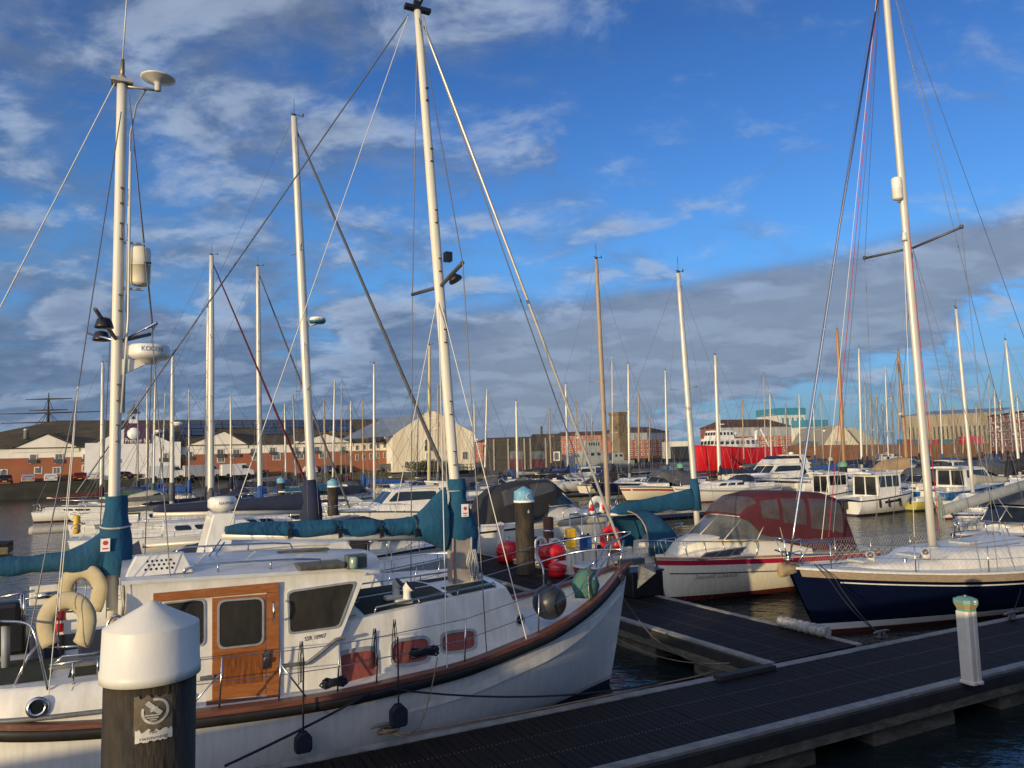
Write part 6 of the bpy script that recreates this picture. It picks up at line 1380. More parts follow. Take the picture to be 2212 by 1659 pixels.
yacht('white yacht under a slim tall mast midway between the two ketch masts',563,0,557,576,L=11,hull='white',cover='blue',mw=11,d=41,spr=2,jib='grey',mx=.05)
cruiser('white hardtop cruiser with its bow to the left behind the teal boom cover',px=862,d=46,L=9.6,sgn=-1,style='hardtop',can='navy',fb=1.45,arch=True)
cruiser('green hulled launch with a white hood lettered Just Us beyond the mizzen mast',px=342,d=58,L=6.4,sgn=1,hull='green',style='hood',can='beige',fb=1.5,name='Just Us',nx=.4,nsize=.5,nm=GREYI,nz=1.9 if False else None,rails=False)
yacht('white yacht with a yellowed mast standing left of the ketch main mast',925,0,928,746,L=9,hull='white',cover=None,mw=8,mm=mat('yellowed_mast',(.55,.46,.24),.5,var=.1),d=52,mx=.04)
yacht('white yacht with beige sail bundled on its boom before the left quay wall',808,0,808,786,L=9,sgn=-1,hull='white',cover='beige',mw=6,d=56,mx=.05)
# right hand side
yacht('white yacht with grey hull stripe and navy sprayhood in front of the red ship',1552,0,1545,767,L=11.5,sgn=-1,hull='white',cover='navy',mw=9,d=66,mx=.04,fb=1.45,sprayhood='navy',boot='red',cov_h=.5,stripe='grey')
yacht('navy hulled yacht with white cabin in the middle of the far row',1358,0,1357,786,L=12.5,sgn=-1,hull='navy',cover='grey',mw=6,d=80,mx=.1,fb=1.45,boot='cream',windows=3)
yacht('white yacht with teal boom cover beyond the navy hulled yacht',1440,0,1437,800,L=9.5,sgn=-1,hull='white',cover='teal',mw=5,d=84,mx=.06)
yacht('white motor sailer with navy sprayhood left of the navy hulled yacht',1226,0,1222,829,L=11,sgn=1,hull='white',cover='navy',mw=6,d=88,mx=-.02,fb=1.35,sprayhood='navy',windows=3)
yacht('small white yacht with a red stripe at the left end of the far row',1117,0,1115,866,L=8.8,sgn=-1,hull='white',stripe='red',cover='beige',mw=6,d=97,mx=.02,fb=1.1)
cruiser('small grey hooded speedboat with outboard between two far white yachts',px=1140,d=92,L=5.6,sgn=1,style='hood',can='grey',ob=True,rails=False)
cruiser('low dark hulled boat with a grey tarpaulin near the left end of the far row',px=1075,d=88,L=6.5,sgn=1,hull='navy',style='hood',can='grey',rails=False)
cruiser('white flybridge motor yacht with dark wraparound windows in front of the red ship',px=1668,d=74,L=11.2,sgn=-1,style='fly',fly='black',fb=1.75,stripe='navy',boot='white')
cruiser('small white pilothouse boat with two cabin side windows behind the burgundy canopy',px=1792,d=57,L=5.8,sgn=1,style='pilot',fb=1.15,rails=True)
JB,JH=cruiser('white cabin fishing boat with black outboard motor and loop fenders on its side',px=1893,d=50,L=6.4,sgn=1,style='pilot',ob=True,fb=1.30,B=2.5)
for x in(-1.6,-.7,.6,2.3):
    s0=JH.s_of(x); p=JH.pt(s0,JH.z2t(s0,.75),-1); MB().tube([p+Vector((.07*math.cos(a_),-.07,.24*math.sin(a_))) for a_ in [2*math.pi*k/12 for k in range(13)]],.035,6).build('loop_fender',RUBBER,JB)
p=JH.pt(JH.s_of(-1.1),JH.z2t(JH.s_of(-1.1),.85),-1)
text('MERRY',.22,JH.pt(JH.s_of(-.1),JH.z2t(JH.s_of(-.1),.92),-1)+Vector((0,-.03,0)),(1,0,.05),(0,0,1),INK,JB,'boat_lettering') if False else MB().panel([p+Vector((0,-.02,-.12)),p+Vector((1.5,-.06,-.02)),p+Vector((1.5,-.06,.20)),p+Vector((0,-.02,.10))],[(0,0),(.95,.1),(1,.9),(.85,.9),(.8,.7),(0,.7)],.0,.01).build('side_graphic',BLACK,JB)
cruiser('white cruiser with grey blue canopy behind the navy yacht mast',px=1975,d=56,L=8.2,sgn=-1,style='canopy',can='grey',fb=1.4,stripe='navy')
CE,CH=cruiser('white fishing boat with a blue band lettered CELESTINA right of the navy yacht mast',px=2085,d=54,L=8.4,sgn=1,style='hardtop',hull='blue',fb=1.6,boot='white',rails=False)
s0=CH.s_of(.3); text('CELESTINA',.44,CH.pt(s0,CH.z2t(s0,1.2),-1)+Vector((0,-.05,0)),(1,0,0),(0,0,1),WHT,CE,'boat_name',width=3.0)
TT,TH=cruiser('old yacht under a big tan cover behind the white fishing boat',px=1950,d=84,L=9.5,sgn=1,style='hood',hull='tan',can='tan',fb=2.0,rails=False)
yacht('yacht with an orange varnished mast left of the tan covered boat',1822,0,1808,712,L=13,hull='white',cover='blue',mw=9,mm=MASTW,d=76,mx=.05,sgn=1,fb=1.3,cov_h=.6)
yacht('yacht with an orange varnished mast rising from behind the tan covered boat',1958,0,1940,757,L=12,hull='cream',cover='tan',mw=8,mm=MASTW,d=90,mx=.05)
yacht('white yacht with beige sail at its mast foot, right of the navy yacht mast',2095,0,2065,667,L=9.5,hull='white',cover='beige',mw=9,d=46,mx=.1,cov_h=.5,sgn=-1)
yacht('white yacht with a black boom cover near the right edge',2200,0,2172,735,L=10.5,hull='white',cover='black',mw=7,d=62,mx=.1,sgn=-1)
yacht('white yacht with navy boom cover behind the small pilothouse boat',1860,0,1855,752,L=12,hull='white',cover='navy',mw=6,d=94,mx=.0,sgn=1,cov_h=.6)
cruiser('white motor boat with a sun bleached canopy behind the navy yacht at the right edge',px=2190,d=27,L=7.4,sgn=-1,style='canopy',can='grey',fb=1.35)
MBR=cruiser('small white day boat with a black canopy at right, beyond the navy yacht boom',px=2130,d=38,L=6,sgn=-1,style='hood',can='black',fb=1.0)
cruiser('yellow green work boat moored low beside the white fishing boat',px=2005,d=52,L=5.5,sgn=1,hull='yellow',style='open',fb=.9,rails=False)
# ---- filler boats: farther rows, each its own thing
rg=random.Random(21)
LK=['left of the tall slim mast','behind the navy boom cover','in front of the gabled hotel','near the left quay wall','below the solar panels']
fill=[ # mast px, top px, top y, distance, hull, cover, sign
(640,633,853,78,'white','navy',1),(663,660,816,66,'white','blue',-1),(703,700,860,84,'cream','grey',1),(718,723,821,60,'white','teal',1),(737,738,818,72,'navy','black',-1),(758,758,866,88,'white','burgundy',1),(945,946,831,66,'white','grey',-1),
(333,336,780,60,'white','green',1),(350,357,850,72,'white','blue',1),(1025,1024,861,92,'white','navy',1),(1046,1052,841,96,'navy','grey',-1),(1268,1264,886,118,'white','blue',1),(1322,1322,771,92,'white','black',-1),
(1400,1404,886,120,'white','navy',1),(1606,1603,862,105,'white','burgundy',-1),(1652,1650,802,100,'white','grey',1),(1665,1663,842,110,'cream','navy',-1),(1700,1697,870,120,'white','blue',1),
(1728,1726,852,118,'white','navy',1),(1760,1757,868,126,'cream','teal',-1),(1778,1772,846,98,'white','grey',1),(1872,1868,822,104,'white','navy',-1),(1884,1880,851,112,'white','grey',1),(1898,1893,852,120,'cream','blue',-1),(1909,1906,868,126,'white','black',1),(1918,1912,792,98,'white','navy',-1),(1930,1925,846,118,'white','beige',1),(1942,1937,772,88,'white','grey',1),
(1985,1980,862,122,'navy','navy',1),(2035,2030,850,110,'white','blue',-1),(2062,2058,878,118,'white','grey',1),(2112,2108,868,104,'navy','black',1),(2122,2117,876,122,'white','navy',-1),(2140,2135,806,86,'white','grey',-1),(2152,2148,840,98,'white','blue',1),(2166,2160,862,112,'cream','burgundy',-1),(2188,2182,880,120,'white','grey',1),(2208,2196,850,92,'white','navy',-1)]
fill+=[(300,298,862,70,'white','navy',1),(318,318,838,82,'white','grey',-1),(410,408,842,62,'cream','blue',1),(500,498,856,68,'white','navy',-1),(618,615,872,92,'white','grey',1),(785,783,858,70,'white','blue',-1),(900,903,866,100,'white','grey',1),(970,968,862,90,'cream','navy',1),(1190,1186,880,120,'cream','navy',-1),(1243,1245,866,104,'navy','blue',1),(1378,1380,848,104,'cream','black',1),(2010,2006,842,96,'cream','teal',1),(2078,2084,858,112,'navy','grey',-1)]
ordn={}
near_lbl=lambda px:('before the gabled hotel' if px<800 else 'before the cream gabled block' if px<980 else 'in front of the dark timber shed' if px<1200 else 'in front of the grey patrol ship' if px<1345 else 'between the grey and the red ship' if px<1520 else 'in front of the red ship' if px<1690 else 'below the blue topped silo building' if px<1800 else 'in front of the pale sheds' if px<1945 else 'in front of the ribbed warehouse' if px<2140 else 'before the right brick block')
seen={}
for i,(mp,tx,ty,d,hc,cv_,sg_) in enumerate(fill):
    base='%s hulled yacht with %s boom cover %s'%(hc,cv_,near_lbl(mp)); seen.setdefault(base,[]).append(i)
    fill[i]=fill[i]+(base,)
nx_=['nearer','farther','farthest']
for i,(mp,tx,ty,d,hc,cv_,sg_,base) in enumerate(fill):
    hgt='tall' if ty<835 else 'short' if ty>862 else 'mid height'
    lab='%s masted %s'%(hgt,base)
    if sum(1 for q_ in fill[:i] if q_[-1]==base and (('tall' if q_[2]<835 else 'short' if q_[2]>862 else 'mid height')==hgt)): lab=lab.replace('masted','slim masted' if sum(1 for q_ in fill[:i] if q_[-1]==base)<2 else 'thin masted')
    if len(lab.split())>16: lab=' '.join(lab.split()[:16])
    yacht(lab,mp,0,tx,ty,L=rg.uniform(8.5,11.5),sgn=sg_,hull=hc,cover=cv_,mw=rg.uniform(2.4,4.4),mm=rg.choice([ALU,ALU,mat('mast_dull',(.36,.35,.32),.5,.3,var=.1),MASTWG]),d=d,lod=0,mx=rg.uniform(-.02,.08),boot=rg.choice(['red','navy','blue','black']),windows=2,cov_h=rg.uniform(.4,.65),sprayhood=rg.choice([None,'navy','grey','blue',None]),radar=rg.choice([None,None,(.5,1)]),spr=rg.choice([1,2]),group='yachts moored in the far rows',bow_rail=True)
# motor boats scattered between
mob=[(268,62,'navy','canopy'),(405,72,'grey','hood'),(520,84,'black','canopy'),(640,70,'blue','hood'),(770,66,'grey','canopy'),(905,84,'navy','hood'),(1010,78,'grey','hardtop'),(1095,110,'blue','canopy'),(1330,84,'black','hood'),(1255,112,'navy','hardtop'),(600,86,'grey','hood'),(960,74,'navy','canopy'),(1180,104,'black','canopy'),(1290,96,'blue','hood'),(1395,98,'navy','canopy'),(1420,70,'grey','canopy'),(1475,92,'black','hood'),(1735,86,'grey','hardtop'),(1765,112,'blue','canopy'),(1840,104,'blue','canopy'),(1905,98,'navy','canopy'),(1935,110,'grey','fly'),(2030,84,'black','canopy'),(2060,96,'navy','hardtop'),(2100,74,'grey','canopy'),(2145,80,'navy','canopy'),(2170,96,'blue','hood'),(2205,76,'black','canopy'),(2040,66,'grey','hood'),(680,62,'grey','hardtop'),(530,66,'navy','hood')]
for i,(px,d,cn,stl) in enumerate(mob):
    kindw={'hood':'low motor boat under a %s hood'%cn,'canopy':'motor boat with a %s canopy'%cn,'hardtop':'hardtop motor boat','fly':'flybridge motor boat'}[stl]
    dd='nearer' if d<85 else 'farther'
    cruiser('white %s %s %s'%(dd,kindw,near_lbl(px)),px=px,d=d,L=rg.uniform(6.5,9.5),sgn=rg.choice([1,-1]),style=stl,can=cn,group='motor boats moored in the far rows',lod=0,hull=rg.choice(['white','white','cream']),stripe=rg.choice([None,'navy','red','blue']))
# pontoons of the far rows
for n_,(u0,u1) in ((60,(4,60)),(36,(22,50)),(86,(2,90)),(47,(-36,-6))):
    o=UN(u0,n_); 
    t=thing('pontoon','weathered floating pontoon %s'%({60:'crossing the middle of the harbour',36:'behind the burgundy canopy at right',86:'below the far right quay',47:'on the left in front of the quay wall'}[n_]),'pontoon',(o.x,o.y,0),UA); MB().bb(0,u1-u0,-.9,.9,.45,.62).build('decking',PLANK,t); MB().bb(0,u1-u0,-.95,.95,.1,.44).build('side_beam',mat('algae_concrete',(.20,.17,.10),.9,var=.4,vs=2,c2=(.07,.07,.03)),t)
# ================================================================ buildings
def facade(A,B): # A,B world ground points; returns f(px,py)->(u metres along, z)
    A=Vector((A[0],A[1],0));B=Vector((B[0],B[1],0)); e=(B-A); Ln=e.length; e.normalize(); n=Vector((e.y,-e.x,0))
    if n.dot(-A)<0: n=-n
    def f(px,py):
        r=Vector(ray(px,py)); t=A.dot(n)/r.dot(n); p=r*t; return ((p-A).dot(e),p.z+H)
    return A,e,n,Ln,f
def wallobj(name,m,t,A,e,n,poly,th=.3,off=0.): # poly in (u,z)
    P=[A+e*u+n*off+Vector((0,0,z)) for u,z in poly]; mb=MB().prism(P,-n*th); return mb.build(name,m,t)
BRICK=bpy.data.materials.new('red_brick')
def mkbrick(m,c1,c2,mo,scale):
    m.use_nodes=True; N=m.node_tree.nodes; L=m.node_tree.links; b=N['Principled BSDF']; b.inputs['Roughness'].default_value=.85
    tc=N.new('ShaderNodeTexCoord'); sp=N.new('ShaderNodeSeparateXYZ'); cb=N.new('ShaderNodeCombineXYZ'); ad=N.new('ShaderNodeMath'); L.new(tc.outputs['Object'],sp.inputs[0]); L.new(sp.outputs[0],ad.inputs[0]); L.new(sp.outputs[1],ad.inputs[1]); L.new(ad.outputs[0],cb.inputs[0]); L.new(sp.outputs[2],cb.inputs[1])
    br=N.new('ShaderNodeTexBrick'); br.inputs['Scale'].default_value=scale; br.inputs['Color1'].default_value=(*c1,1); br.inputs['Color2'].default_value=(*c2,1); br.inputs['Mortar'].default_value=(*mo,1); L.new(cb.outputs[0],br.inputs[0])
    n=N.new('ShaderNodeTexNoise'); n.inputs['Scale'].default_value=.4; n.inputs['Detail'].default_value=5; mx=N.new('ShaderNodeMix'); mx.data_type='RGBA'; mx.blend_type='MULTIPLY'; mx.inputs[0].default_value=.5; L.new(br.outputs[0],mx.inputs[6]); L.new(tc.outputs['Object'],n.inputs[0]); L.new(n.outputs['Color'],mx.inputs[7]); L.new(mx.outputs[2],b.inputs['Base Color'])
mkbrick(BRICK,(.36,.105,.045),(.42,.13,.06),(.30,.16,.10),3.2)
RENDER=mat('cream_render',(.80,.76,.67),.85,var=.10,vs=.5,stretch=(1,1,.3)); RENDW=mat('white_render',(.74,.73,.70),.85,var=.08,vs=.5)
STAIN=mat('stained_render',(.80,.73,.58),.85,var=.22,vs=.45,stretch=(1.6,1.6,.16),c2=(.50,.42,.29))
TILE=mat('mossy_tiles',(.10,.075,.04),.9,var=.35,vs=.5,bump=.3,bs=2,c2=(.045,.035,.022)); TILER=mat('brown_tiles',(.13,.06,.035),.9,var=.25,vs=.4)
SOLAR=mat('solar_panel',(.012,.022,.06),.15,var=.2,vs=1)
WFR=mat('window_surround',(.66,.64,.58),.6,var=.05); WGL=mat('window_glass',(.06,.07,.08),.1,var=.4,vs=1,c2=(.18,.18,.17)); GRDARK=mat('dark_balcony',(.06,.06,.06),.6,var=.1)
TIMB=mat('black_timber_cladding',(.055,.05,.045),.8,var=.3,vs=1.2,stretch=(.3,.3,9),bump=.5,bs=6)
def winpix(t,fac,x0,x1,y0,y1,name='window',balc=False,mul=1,frame=.10):
    A,e,n,Ln,f=fac; (ua,za),(ub,zb)=f(x0,y1),f(x1,y0)
    o=wallobj(name,WFR,t,A,e,n,[(ua-frame,za-frame),(ub+frame,za-frame),(ub+frame,zb+frame),(ua-frame,zb+frame)],th=.10,off=.06)
    k=2 if ub-ua>.9 else 1; w_=(ub-ua)/k
    for i in range(k): wallobj('pane',WGL,o,A,e,n,[(ua+i*w_+.03,za),(ua+(i+1)*w_-.03,za),(ua+(i+1)*w_-.03,zb),(ua+i*w_+.03,zb)],th=.02,off=.075)
    if balc:
        zm=lerp(za,zb,.42); wallobj('balcony_rail',GRDARK,o,A,e,n,[(ua-.15,za-.05),(ub+.15,za-.05),(ub+.15,zm),(ua-.15,zm)],th=.04,off=.30)
    return o
A0=D(-70,1000,112); B0=D(845,1000,139)
FH=facade((A0.x,A0.y),(B0.x,B0.y)); A,e,n,Ln,f=FH
t=thing('hotel','long low gabled hotel of red brick and cream render with solar panels, left quay','building',(0,0,0))
def U_(px): return f(px,990)[0]
zb0=QZ-.1; zbr=f(400,982)[1]; ze=f(400,963)[1]
wallobj('brick_wall',BRICK,t,A,e,n,[(-8,zb0),(Ln,zb0),(Ln,zbr),(-8,zbr)],th=6)
wallobj('rendered_wall',RENDER,t,A,e,n,[(-8,zbr),(Ln,zbr),(Ln,ze),(-8,ze)],th=5.9,off=-.02)
# main roof: two slopes
zr=f(400,913)[1]+1.2; dep=14
def W2(u,dd,z): return A+e*u-n*dd+Vector((0,0,z))
uL=U_(-40); uR=Ln+2
rfm=MB(); rfm.add([W2(uL-9,-.5,ze),W2(uR,-.5,ze),W2(uR,dep,zr),W2(U_(95),dep,zr),W2(uR,2*dep,ze),W2(uL-9,2*dep,ze)],[(0,1,2,3),(2,4,5,3),(0,3,5)])
rfo=rfm.build('roof',TILE,t)
# gables
for k,(xl,xm,xr,yl,ym) in enumerate(((25,100,170,985,938),(400,483,535,972,932),(662,700,760,963,937))):
    if k==2: xl,xm,xr,yl,ym=632,702,762,965,937
    u0,um,u1=U_(xl),U_(xm),U_(xr); zt_=f(xm,ym)[1]
    g=wallobj('gable',RENDER,t,A,e,n,[(u0,ze-.6),(u1,ze-.6),(u1,ze),(um,zt_),(u0,ze)],th=.4,off=.15)
    for (a,za),(b,zb_) in (((u0-.3,ze-.05),(um,zt_+.12)),((um,zt_+.12),(u1+.3,ze-.05))):
        P=[A+e*a+n*.45+Vector((0,0,za)),A+e*b+n*.45+Vector((0,0,zb_)),A+e*b-n*7+Vector((0,0,zb_)),A+e*a-n*7+Vector((0,0,za))]
        MB().prism(P,(0,0,.16)).build('gable_roof',TILE,t)
# taller white front with the sign
FW=facade(*[((A+e*U_(x)+n*.8).x,(A+e*U_(x)+n*.8).y) for x in(184,390)]); A1,e1,n1,L1,f1=FW
zs_=f1(200,957)[1]; zp_=f1(286,917)[1]; um=f1(287,950)[0]; zt1=f1(236,943)[1]; 
wt=wallobj('tall_white_front',RENDW,t,A1,e1,n1,[(0,zb0),(L1,zb0),(L1,zs_),(L1*.88,zs_),(um+f1(330,930)[0]-um,f1(330,938)[1]),(um,zp_),(f1(240,940)[0],f1(240,940)[1]),(L1*.12,zs_),(0,zs_)],th=5)
PUR=mat('sign_purple',(.055,.018,.065),.6,var=.06)
us0,us1=f1(268,940)[0],f1(327,940)[0]; zs0,zs1=f1(290,958)[1],f1(290,929)[1]
sg=wallobj('sign_board',PUR,t,A1,e1,n1,[(us0,zs0),(us1,zs0),(us1,zs1),(um+.8,zs1+1.1),(um-.8,zs1+1.1),(us0,zs1)],th=.1,off=.13)
c=A1+e1*(um+.1)+n1*.15+Vector((0,0,lerp(zs0,zs1,.74))); MB().lathe([(.001,0),(.95,0),(.95,.03),(.001,.03)],c,24,axis=tuple(n1)).build('sign_moon',WHT,sg)
text('Premier Inn',1.05,A1+e1*((us0+us1)/2)+n1*.17+Vector((0,0,lerp(zs0,zs1,.20))),e1,(0,0,1),WHT,sg,'sign_lettering',width=(us1-us0)*.9)
# bell turret on the white front
c=A1+e1*um-n1*.8+Vector((0,0,zp_)); bt_=MB().box(c+Vector((0,0,.2)),(1.3,1.3,1.2),math.atan2(e1.y,e1.x))
for sx in(-1,1):
    for sy in(-1,1): bt_.box(c+e1*sx*.5+n1*sy*.5+Vector((0,0,1.3)),(.14,.14,1.2),math.atan2(e1.y,e1.x))
b_o=bt_.build('bell_turret',RENDW,t); MB().lathe([(1.05,1.85),(.75,2.3),(.1,2.9),(.02,3.9)],c,8).build('turret_roof',mat('lead_roof',(.10,.10,.11),.6,var=.1),b_o); MB().lathe([(.28,.95),(.2,1.3),(.05,1.4)],c,12).build('bell',GRDARK,b_o)
for (x0,x1,y0,y1,bc) in((64,79,982,1000,1),(119,135,981,1000,1),(179,195,981,998,1),(469,483,971,988,1),(503,517,971,987,1),(541,553,969,984,1),(583,595,967,982,1),(632,644,966,980,1),(655,665,966,980,1),(678,690,965,979,1),(735,745,965,978,1)):
    winpix(t,FH,x0,x1,y0,y1,balc=bc)
for (x0,x1,y0,y1) in((238,255,980,999),(346,362,979,997),(402,416,976,993)): winpix(t,FW,x0,x1,y0,y1,balc=1) if x0<390 else winpix(t,FH,x0,x1,y0,y1,balc=1)
for x0,y0 in((0,1024),(75,1019),(115,1019),(178,1014),(470,995),(545,990),(590,990),(640,988),(690,986)): winpix(t,FH,x0,x0+15,y0-9,y0+3)
for i in range(5):
    x0=768+i*15; winpix(t,FH,x0,x0+6,962+ -i*1.2,972-i*1.3,frame=.05); winpix(t,FH,x0,x0+6,982-i*1.2,994-i*1.3,frame=.05)
for (x0,y0) in((5,1016),(84,1010),(235,1003)): 
    u,z=f(x0,y0); MB().lathe([(.12,0),(.12,.12),(.05,.2)],A+e*u+n*.1+Vector((0,0,z)),10,axis=tuple(n)).build('wall_lamp',WHT,t)
# solar panels on the roof slope
def roofpt(u,q,off=.12): # q 0 eaves..1 ridge
    p=W2(u,lerp(-.5,dep,q),lerp(ze,zr,q)); nn=((W2(1,-.5,ze)-W2(0,-.5,ze)).cross(W2(0,dep,zr)-W2(0,-.5,ze))).normalized()
    return p+(nn if nn.z>0 else -nn)*off
for (xa,xb,q0,q1) in((388,560,.62,.93),(560,700,.62,.93),(700,782,.45,.93),(388,470,.36,.60),(575,640,.36,.60)):
    ua,ub=U_(xa),U_(xb); k=max(1,int((ub-ua)/1.7)); mr_=2 if q1-q0>.25 else 2; mb=MB()
    for i in range(k):
        for j in range(mr_):
            a=ua+(ub-ua)*i/k;b=ua+(ub-ua)*(i+1)/k-.12; c0=lerp(q0,q1,j/mr_);c1=lerp(q0,q1,(j+1)/mr_)-.015; P=[roofpt(a,c0),roofpt(b,c0),roofpt(b,c1),roofpt(a,c1)]; mb.prism(P,(0,0,.05))
    mb.build('solar_array',SOLAR,t)
c=roofpt(U_(45),.30); MB().lathe([(.35,0),(.35,1.3),(.45,1.35),(.3,1.6)],c,12).build('roof_flue',ALUG,t)
# gabled block
A0=D(850,1000,132);B0=D(1027,1000,137); FG=facade((A0.x,A0.y),(B0.x,B0.y)); A,e,n,Ln,f=FG
t=thing('gabled_building','cream rendered block with a stained gable and grey slate roof left of the timber shed','building',(0,0,0))
zl=f(850,940)[1]; zr_=f(1027,936)[1]; zpk=f(938,888)[1]; um=f(938,900)[0]
wallobj('gable_wall',STAIN,t,A,e,n,[(0,zb0),(Ln,zb0),(Ln,zr_),(um,zpk),(um-1.2,zpk-.15),(0,zl)],th=.6)
rm=MB(); wl2=-U*26+Vector((0,0,0)); bk=-n*24
P0=A+Vector((0,0,zl));P1=A+e*um+Vector((0,0,zpk));P2=A+e*Ln+Vector((0,0,zr_))
lf=-e*14-n*14
rm.add([P0+Vector((0,0,.05)),P1-n*.3,P2+Vector((0,0,.05)),P0+bk,P1+bk,P2+bk],[(0,1,4,3),(1,2,5,4)]); rm.build('roof',mat('grey_slate',(.14,.16,.20),.6,var=.15,vs=1),t)
MB().add([A+Vector((0,0,zb0)),A+Vector((0,0,zl)),A+bk+Vector((0,0,zl)),A+bk+Vector((0,0,zb0))],[(0,1,2,3)]).build('side_wall',RENDER,t)
# slate roof that runs back to the left
q0=f(770,945);
MB().add([A+Vector((0,0,zl-.1)),P1-n*.4-Vector((0,0,.3)),P1-e*8.5-n*6-Vector((0,0,.9)),A-e*9-n*2+Vector((0,0,zl-.6))],[(0,1,2,3)]).build('slate_slope',mat('blue_slate',(.16,.20,.27),.5,var=.12,vs=1),t)
winpix(t,FG,921,930,978,997); winpix(t,FG,918,932,950,973,balc=1); winpix(t,FG,999,1010,976,992)
c=A+e*(um-.2)+n*.02+Vector((0,0,f(925,917)[1])); MB().torus(c,1.0,.10,tuple(n),28,6).build('round_moulding',RENDER,t)
# timber shed
A0=D(1044,1000,126);B0=D(1213,1000,126); FS=facade((A0.x,A0.y),(B0.x,B0.y)); A,e,n,Ln,f=FS
t=thing('timber_shed','dark timber clad shed with burgundy doors on the quay in the middle distance','building',(0,0,0))
z1=f(1100,948)[1]; z2=f(1190,937)[1]; u2=f(1150,950)[0]; z0s=f(1045,962)[1]; u1_=f(1062,950)[0]
wallobj('clad_wall',TIMB,t,A,e,n,[(0,zb0-.5),(Ln,zb0-.5),(Ln,z2),(u2,z2),(u2,z1),(u1_,z1),(0,z0s)],th=9)
for px in(1067,1098,1133,1146,1179): u=f(px,980)[0]; wallobj('post',mat('grey_post',(.30,.28,.25),.8,var=.2),t,A,e,n,[(u-.14,zb0),(u+.14,zb0),(u+.14,z1),(u-.14,z1)],th=.2,off=.2)
for xa,xb in((1102,1130),(1148,1177)):
    ua,ub=f(xa,1000)[0],f(xb,1000)[0]; zd0=f(xa,1013)[1]; zd1=f(xa,993)[1]; dq=wallobj('door',mat('burgundy_door',(.10,.015,.02),.6,var=.15),t,A,e,n,[(ua,zd0),(ub,zd0),(ub,zd1),(ua,zd1)],th=.1,off=.12)
    wallobj('door_glass',WGL,dq,A,e,n,[(ua,zd1+.05),(ub,zd1+.05),(ub,zd1+1.4),(ua,zd1+1.4)],th=.1,off=.10)
u=f(1170,935)[0]; MB().box(A+e*u+Vector((0,0,z2+.5)),(.35,.35,1.6)).build('flue',TIMB,t); u=f(1195,980)[0]; winpix(t,FS,1198,1207,978,993,frame=.2)
# generic block with rows of windows
def block(name,label,xl,xr,dl,dr,ybase,yte,rows,cols,m,roofm=None,yr=None,wc=(.55,.5),dep=14,z_b=None,band=None,cat='building',win=True,flat=True,inset=.12,hipL=.12,wz=None):
    A0=D(xl,985,dl);B0=D(xr,985,dr); fc=facade((A0.x,A0.y),(B0.x,B0.y)); A,e,n,Ln,f=fc; t=thing(name,label,cat,(0,0,0)); zb_=z_b if z_b is not None else zb0
    zt_=f((xl+xr)/2,yte)[1]; wallobj('wall',m,t,A,e,n,[(0,zb_),(Ln,zb_),(Ln,zt_),(0,zt_)],th=dep)
    if band: wallobj('upper_band',band[0],t,A,e,n,[(0,zt_-band[1]),(Ln,zt_-band[1]),(Ln,zt_),(0,zt_)],th=dep+.2,off=.12)
    if yr:
        zr_=f((xl+xr)/2,yr)[1]; a=.5*dep; P=[A+n*.6-e*.6,A+n*.6+e*(Ln+.6),A-n*(dep+.6)+e*(Ln+.6),A-n*(dep+.6)-e*.6]; P=[p+Vector((0,0,zt_)) for p in P]; r1=A+e*Ln*hipL-n*a+Vector((0,0,zr_)); r2=A+e*Ln*(1-hipL)-n*a+Vector((0,0,zr_))
        MB().add(P+[r1,r2],[(0,1,5,4),(1,2,5),(2,3,4,5),(3,0,4)]).build('roof',roofm or TILER,t)
    if win:
        z0_=zb_+(zt_-zb_)*inset*.6; zh=(zt_-(band[1] if band else 0)-z0_)/rows
        for r_ in range(rows):
            for c_ in range(cols):
                u0=Ln*(c_+.5-.5*wc[0])/cols;u1=Ln*(c_+.5+.5*wc[0])/cols; za=z0_+zh*(r_+.22);zb2=za+zh*wc[1]
                o=wallobj('window',WFR,t,A,e,n,[(u0,za),(u1,za),(u1,zb2),(u0,zb2)],th=.1,off=.08); wd=(u1-u0)*.14; wallobj('pane',WGL,o,A,e,n,[(u0+wd,za+wd),(u1-wd,za+wd),(u1-wd,zb2-wd),(u0+wd,zb2-wd)],th=.02,off=.10)
    return t,fc,zt_
BROWNR=mat('brown_roof',(.11,.055,.035),.85,var=.2,vs=.2); BRK2=bpy.data.materials.new('far_red_brick'); mkbrick(BRK2,(.50,.13,.07),(.56,.16,.085),(.45,.22,.15),1.5)
WBAND=mat('glazed_attic',(.50,.50,.48),.5,var=.3,vs=.6,stretch=(2,2,.2),c2=(.22,.24,.26))
block('apartment_block','low brick apartment row with brown roof behind the dark timber shed',1030,1240,330,335,975,953,4,20,BRK2,BROWNR,943,wc=(.5,.6))
block('apartment_block','long brick apartment row behind the grey patrol ship',1200,1330,300,300,985,940,5,14,BRK2,BROWNR,931,wc=(.45,.55))
t,fc,zz=block('apartment_block','four storey brick apartment block with glazed attic beside the stone tower',1330,1446,290,300,985,934,4,9,BRK2,BROWNR,921,wc=(.5,.6),band=(WBAND,3.0),hipL=.2)
t,fc,zz=block('apartment_block','brick apartment block with brown hipped roof behind the red ship',1560,1712,280,290,985,922,4,11,BRK2,BROWNR,904,wc=(.5,.6),band=(WBAND,3.6),hipL=.16)
STN=mat('old_stone',(.25,.18,.10),.9,var=.35,vs=.25,bump=.4,bs=1)
t,fc,zz=block('stone_tower','square old stone tower standing beside the brick apartment block',1340,1357,262,264,985,896,1,1,STN,win=False,dep=5); 
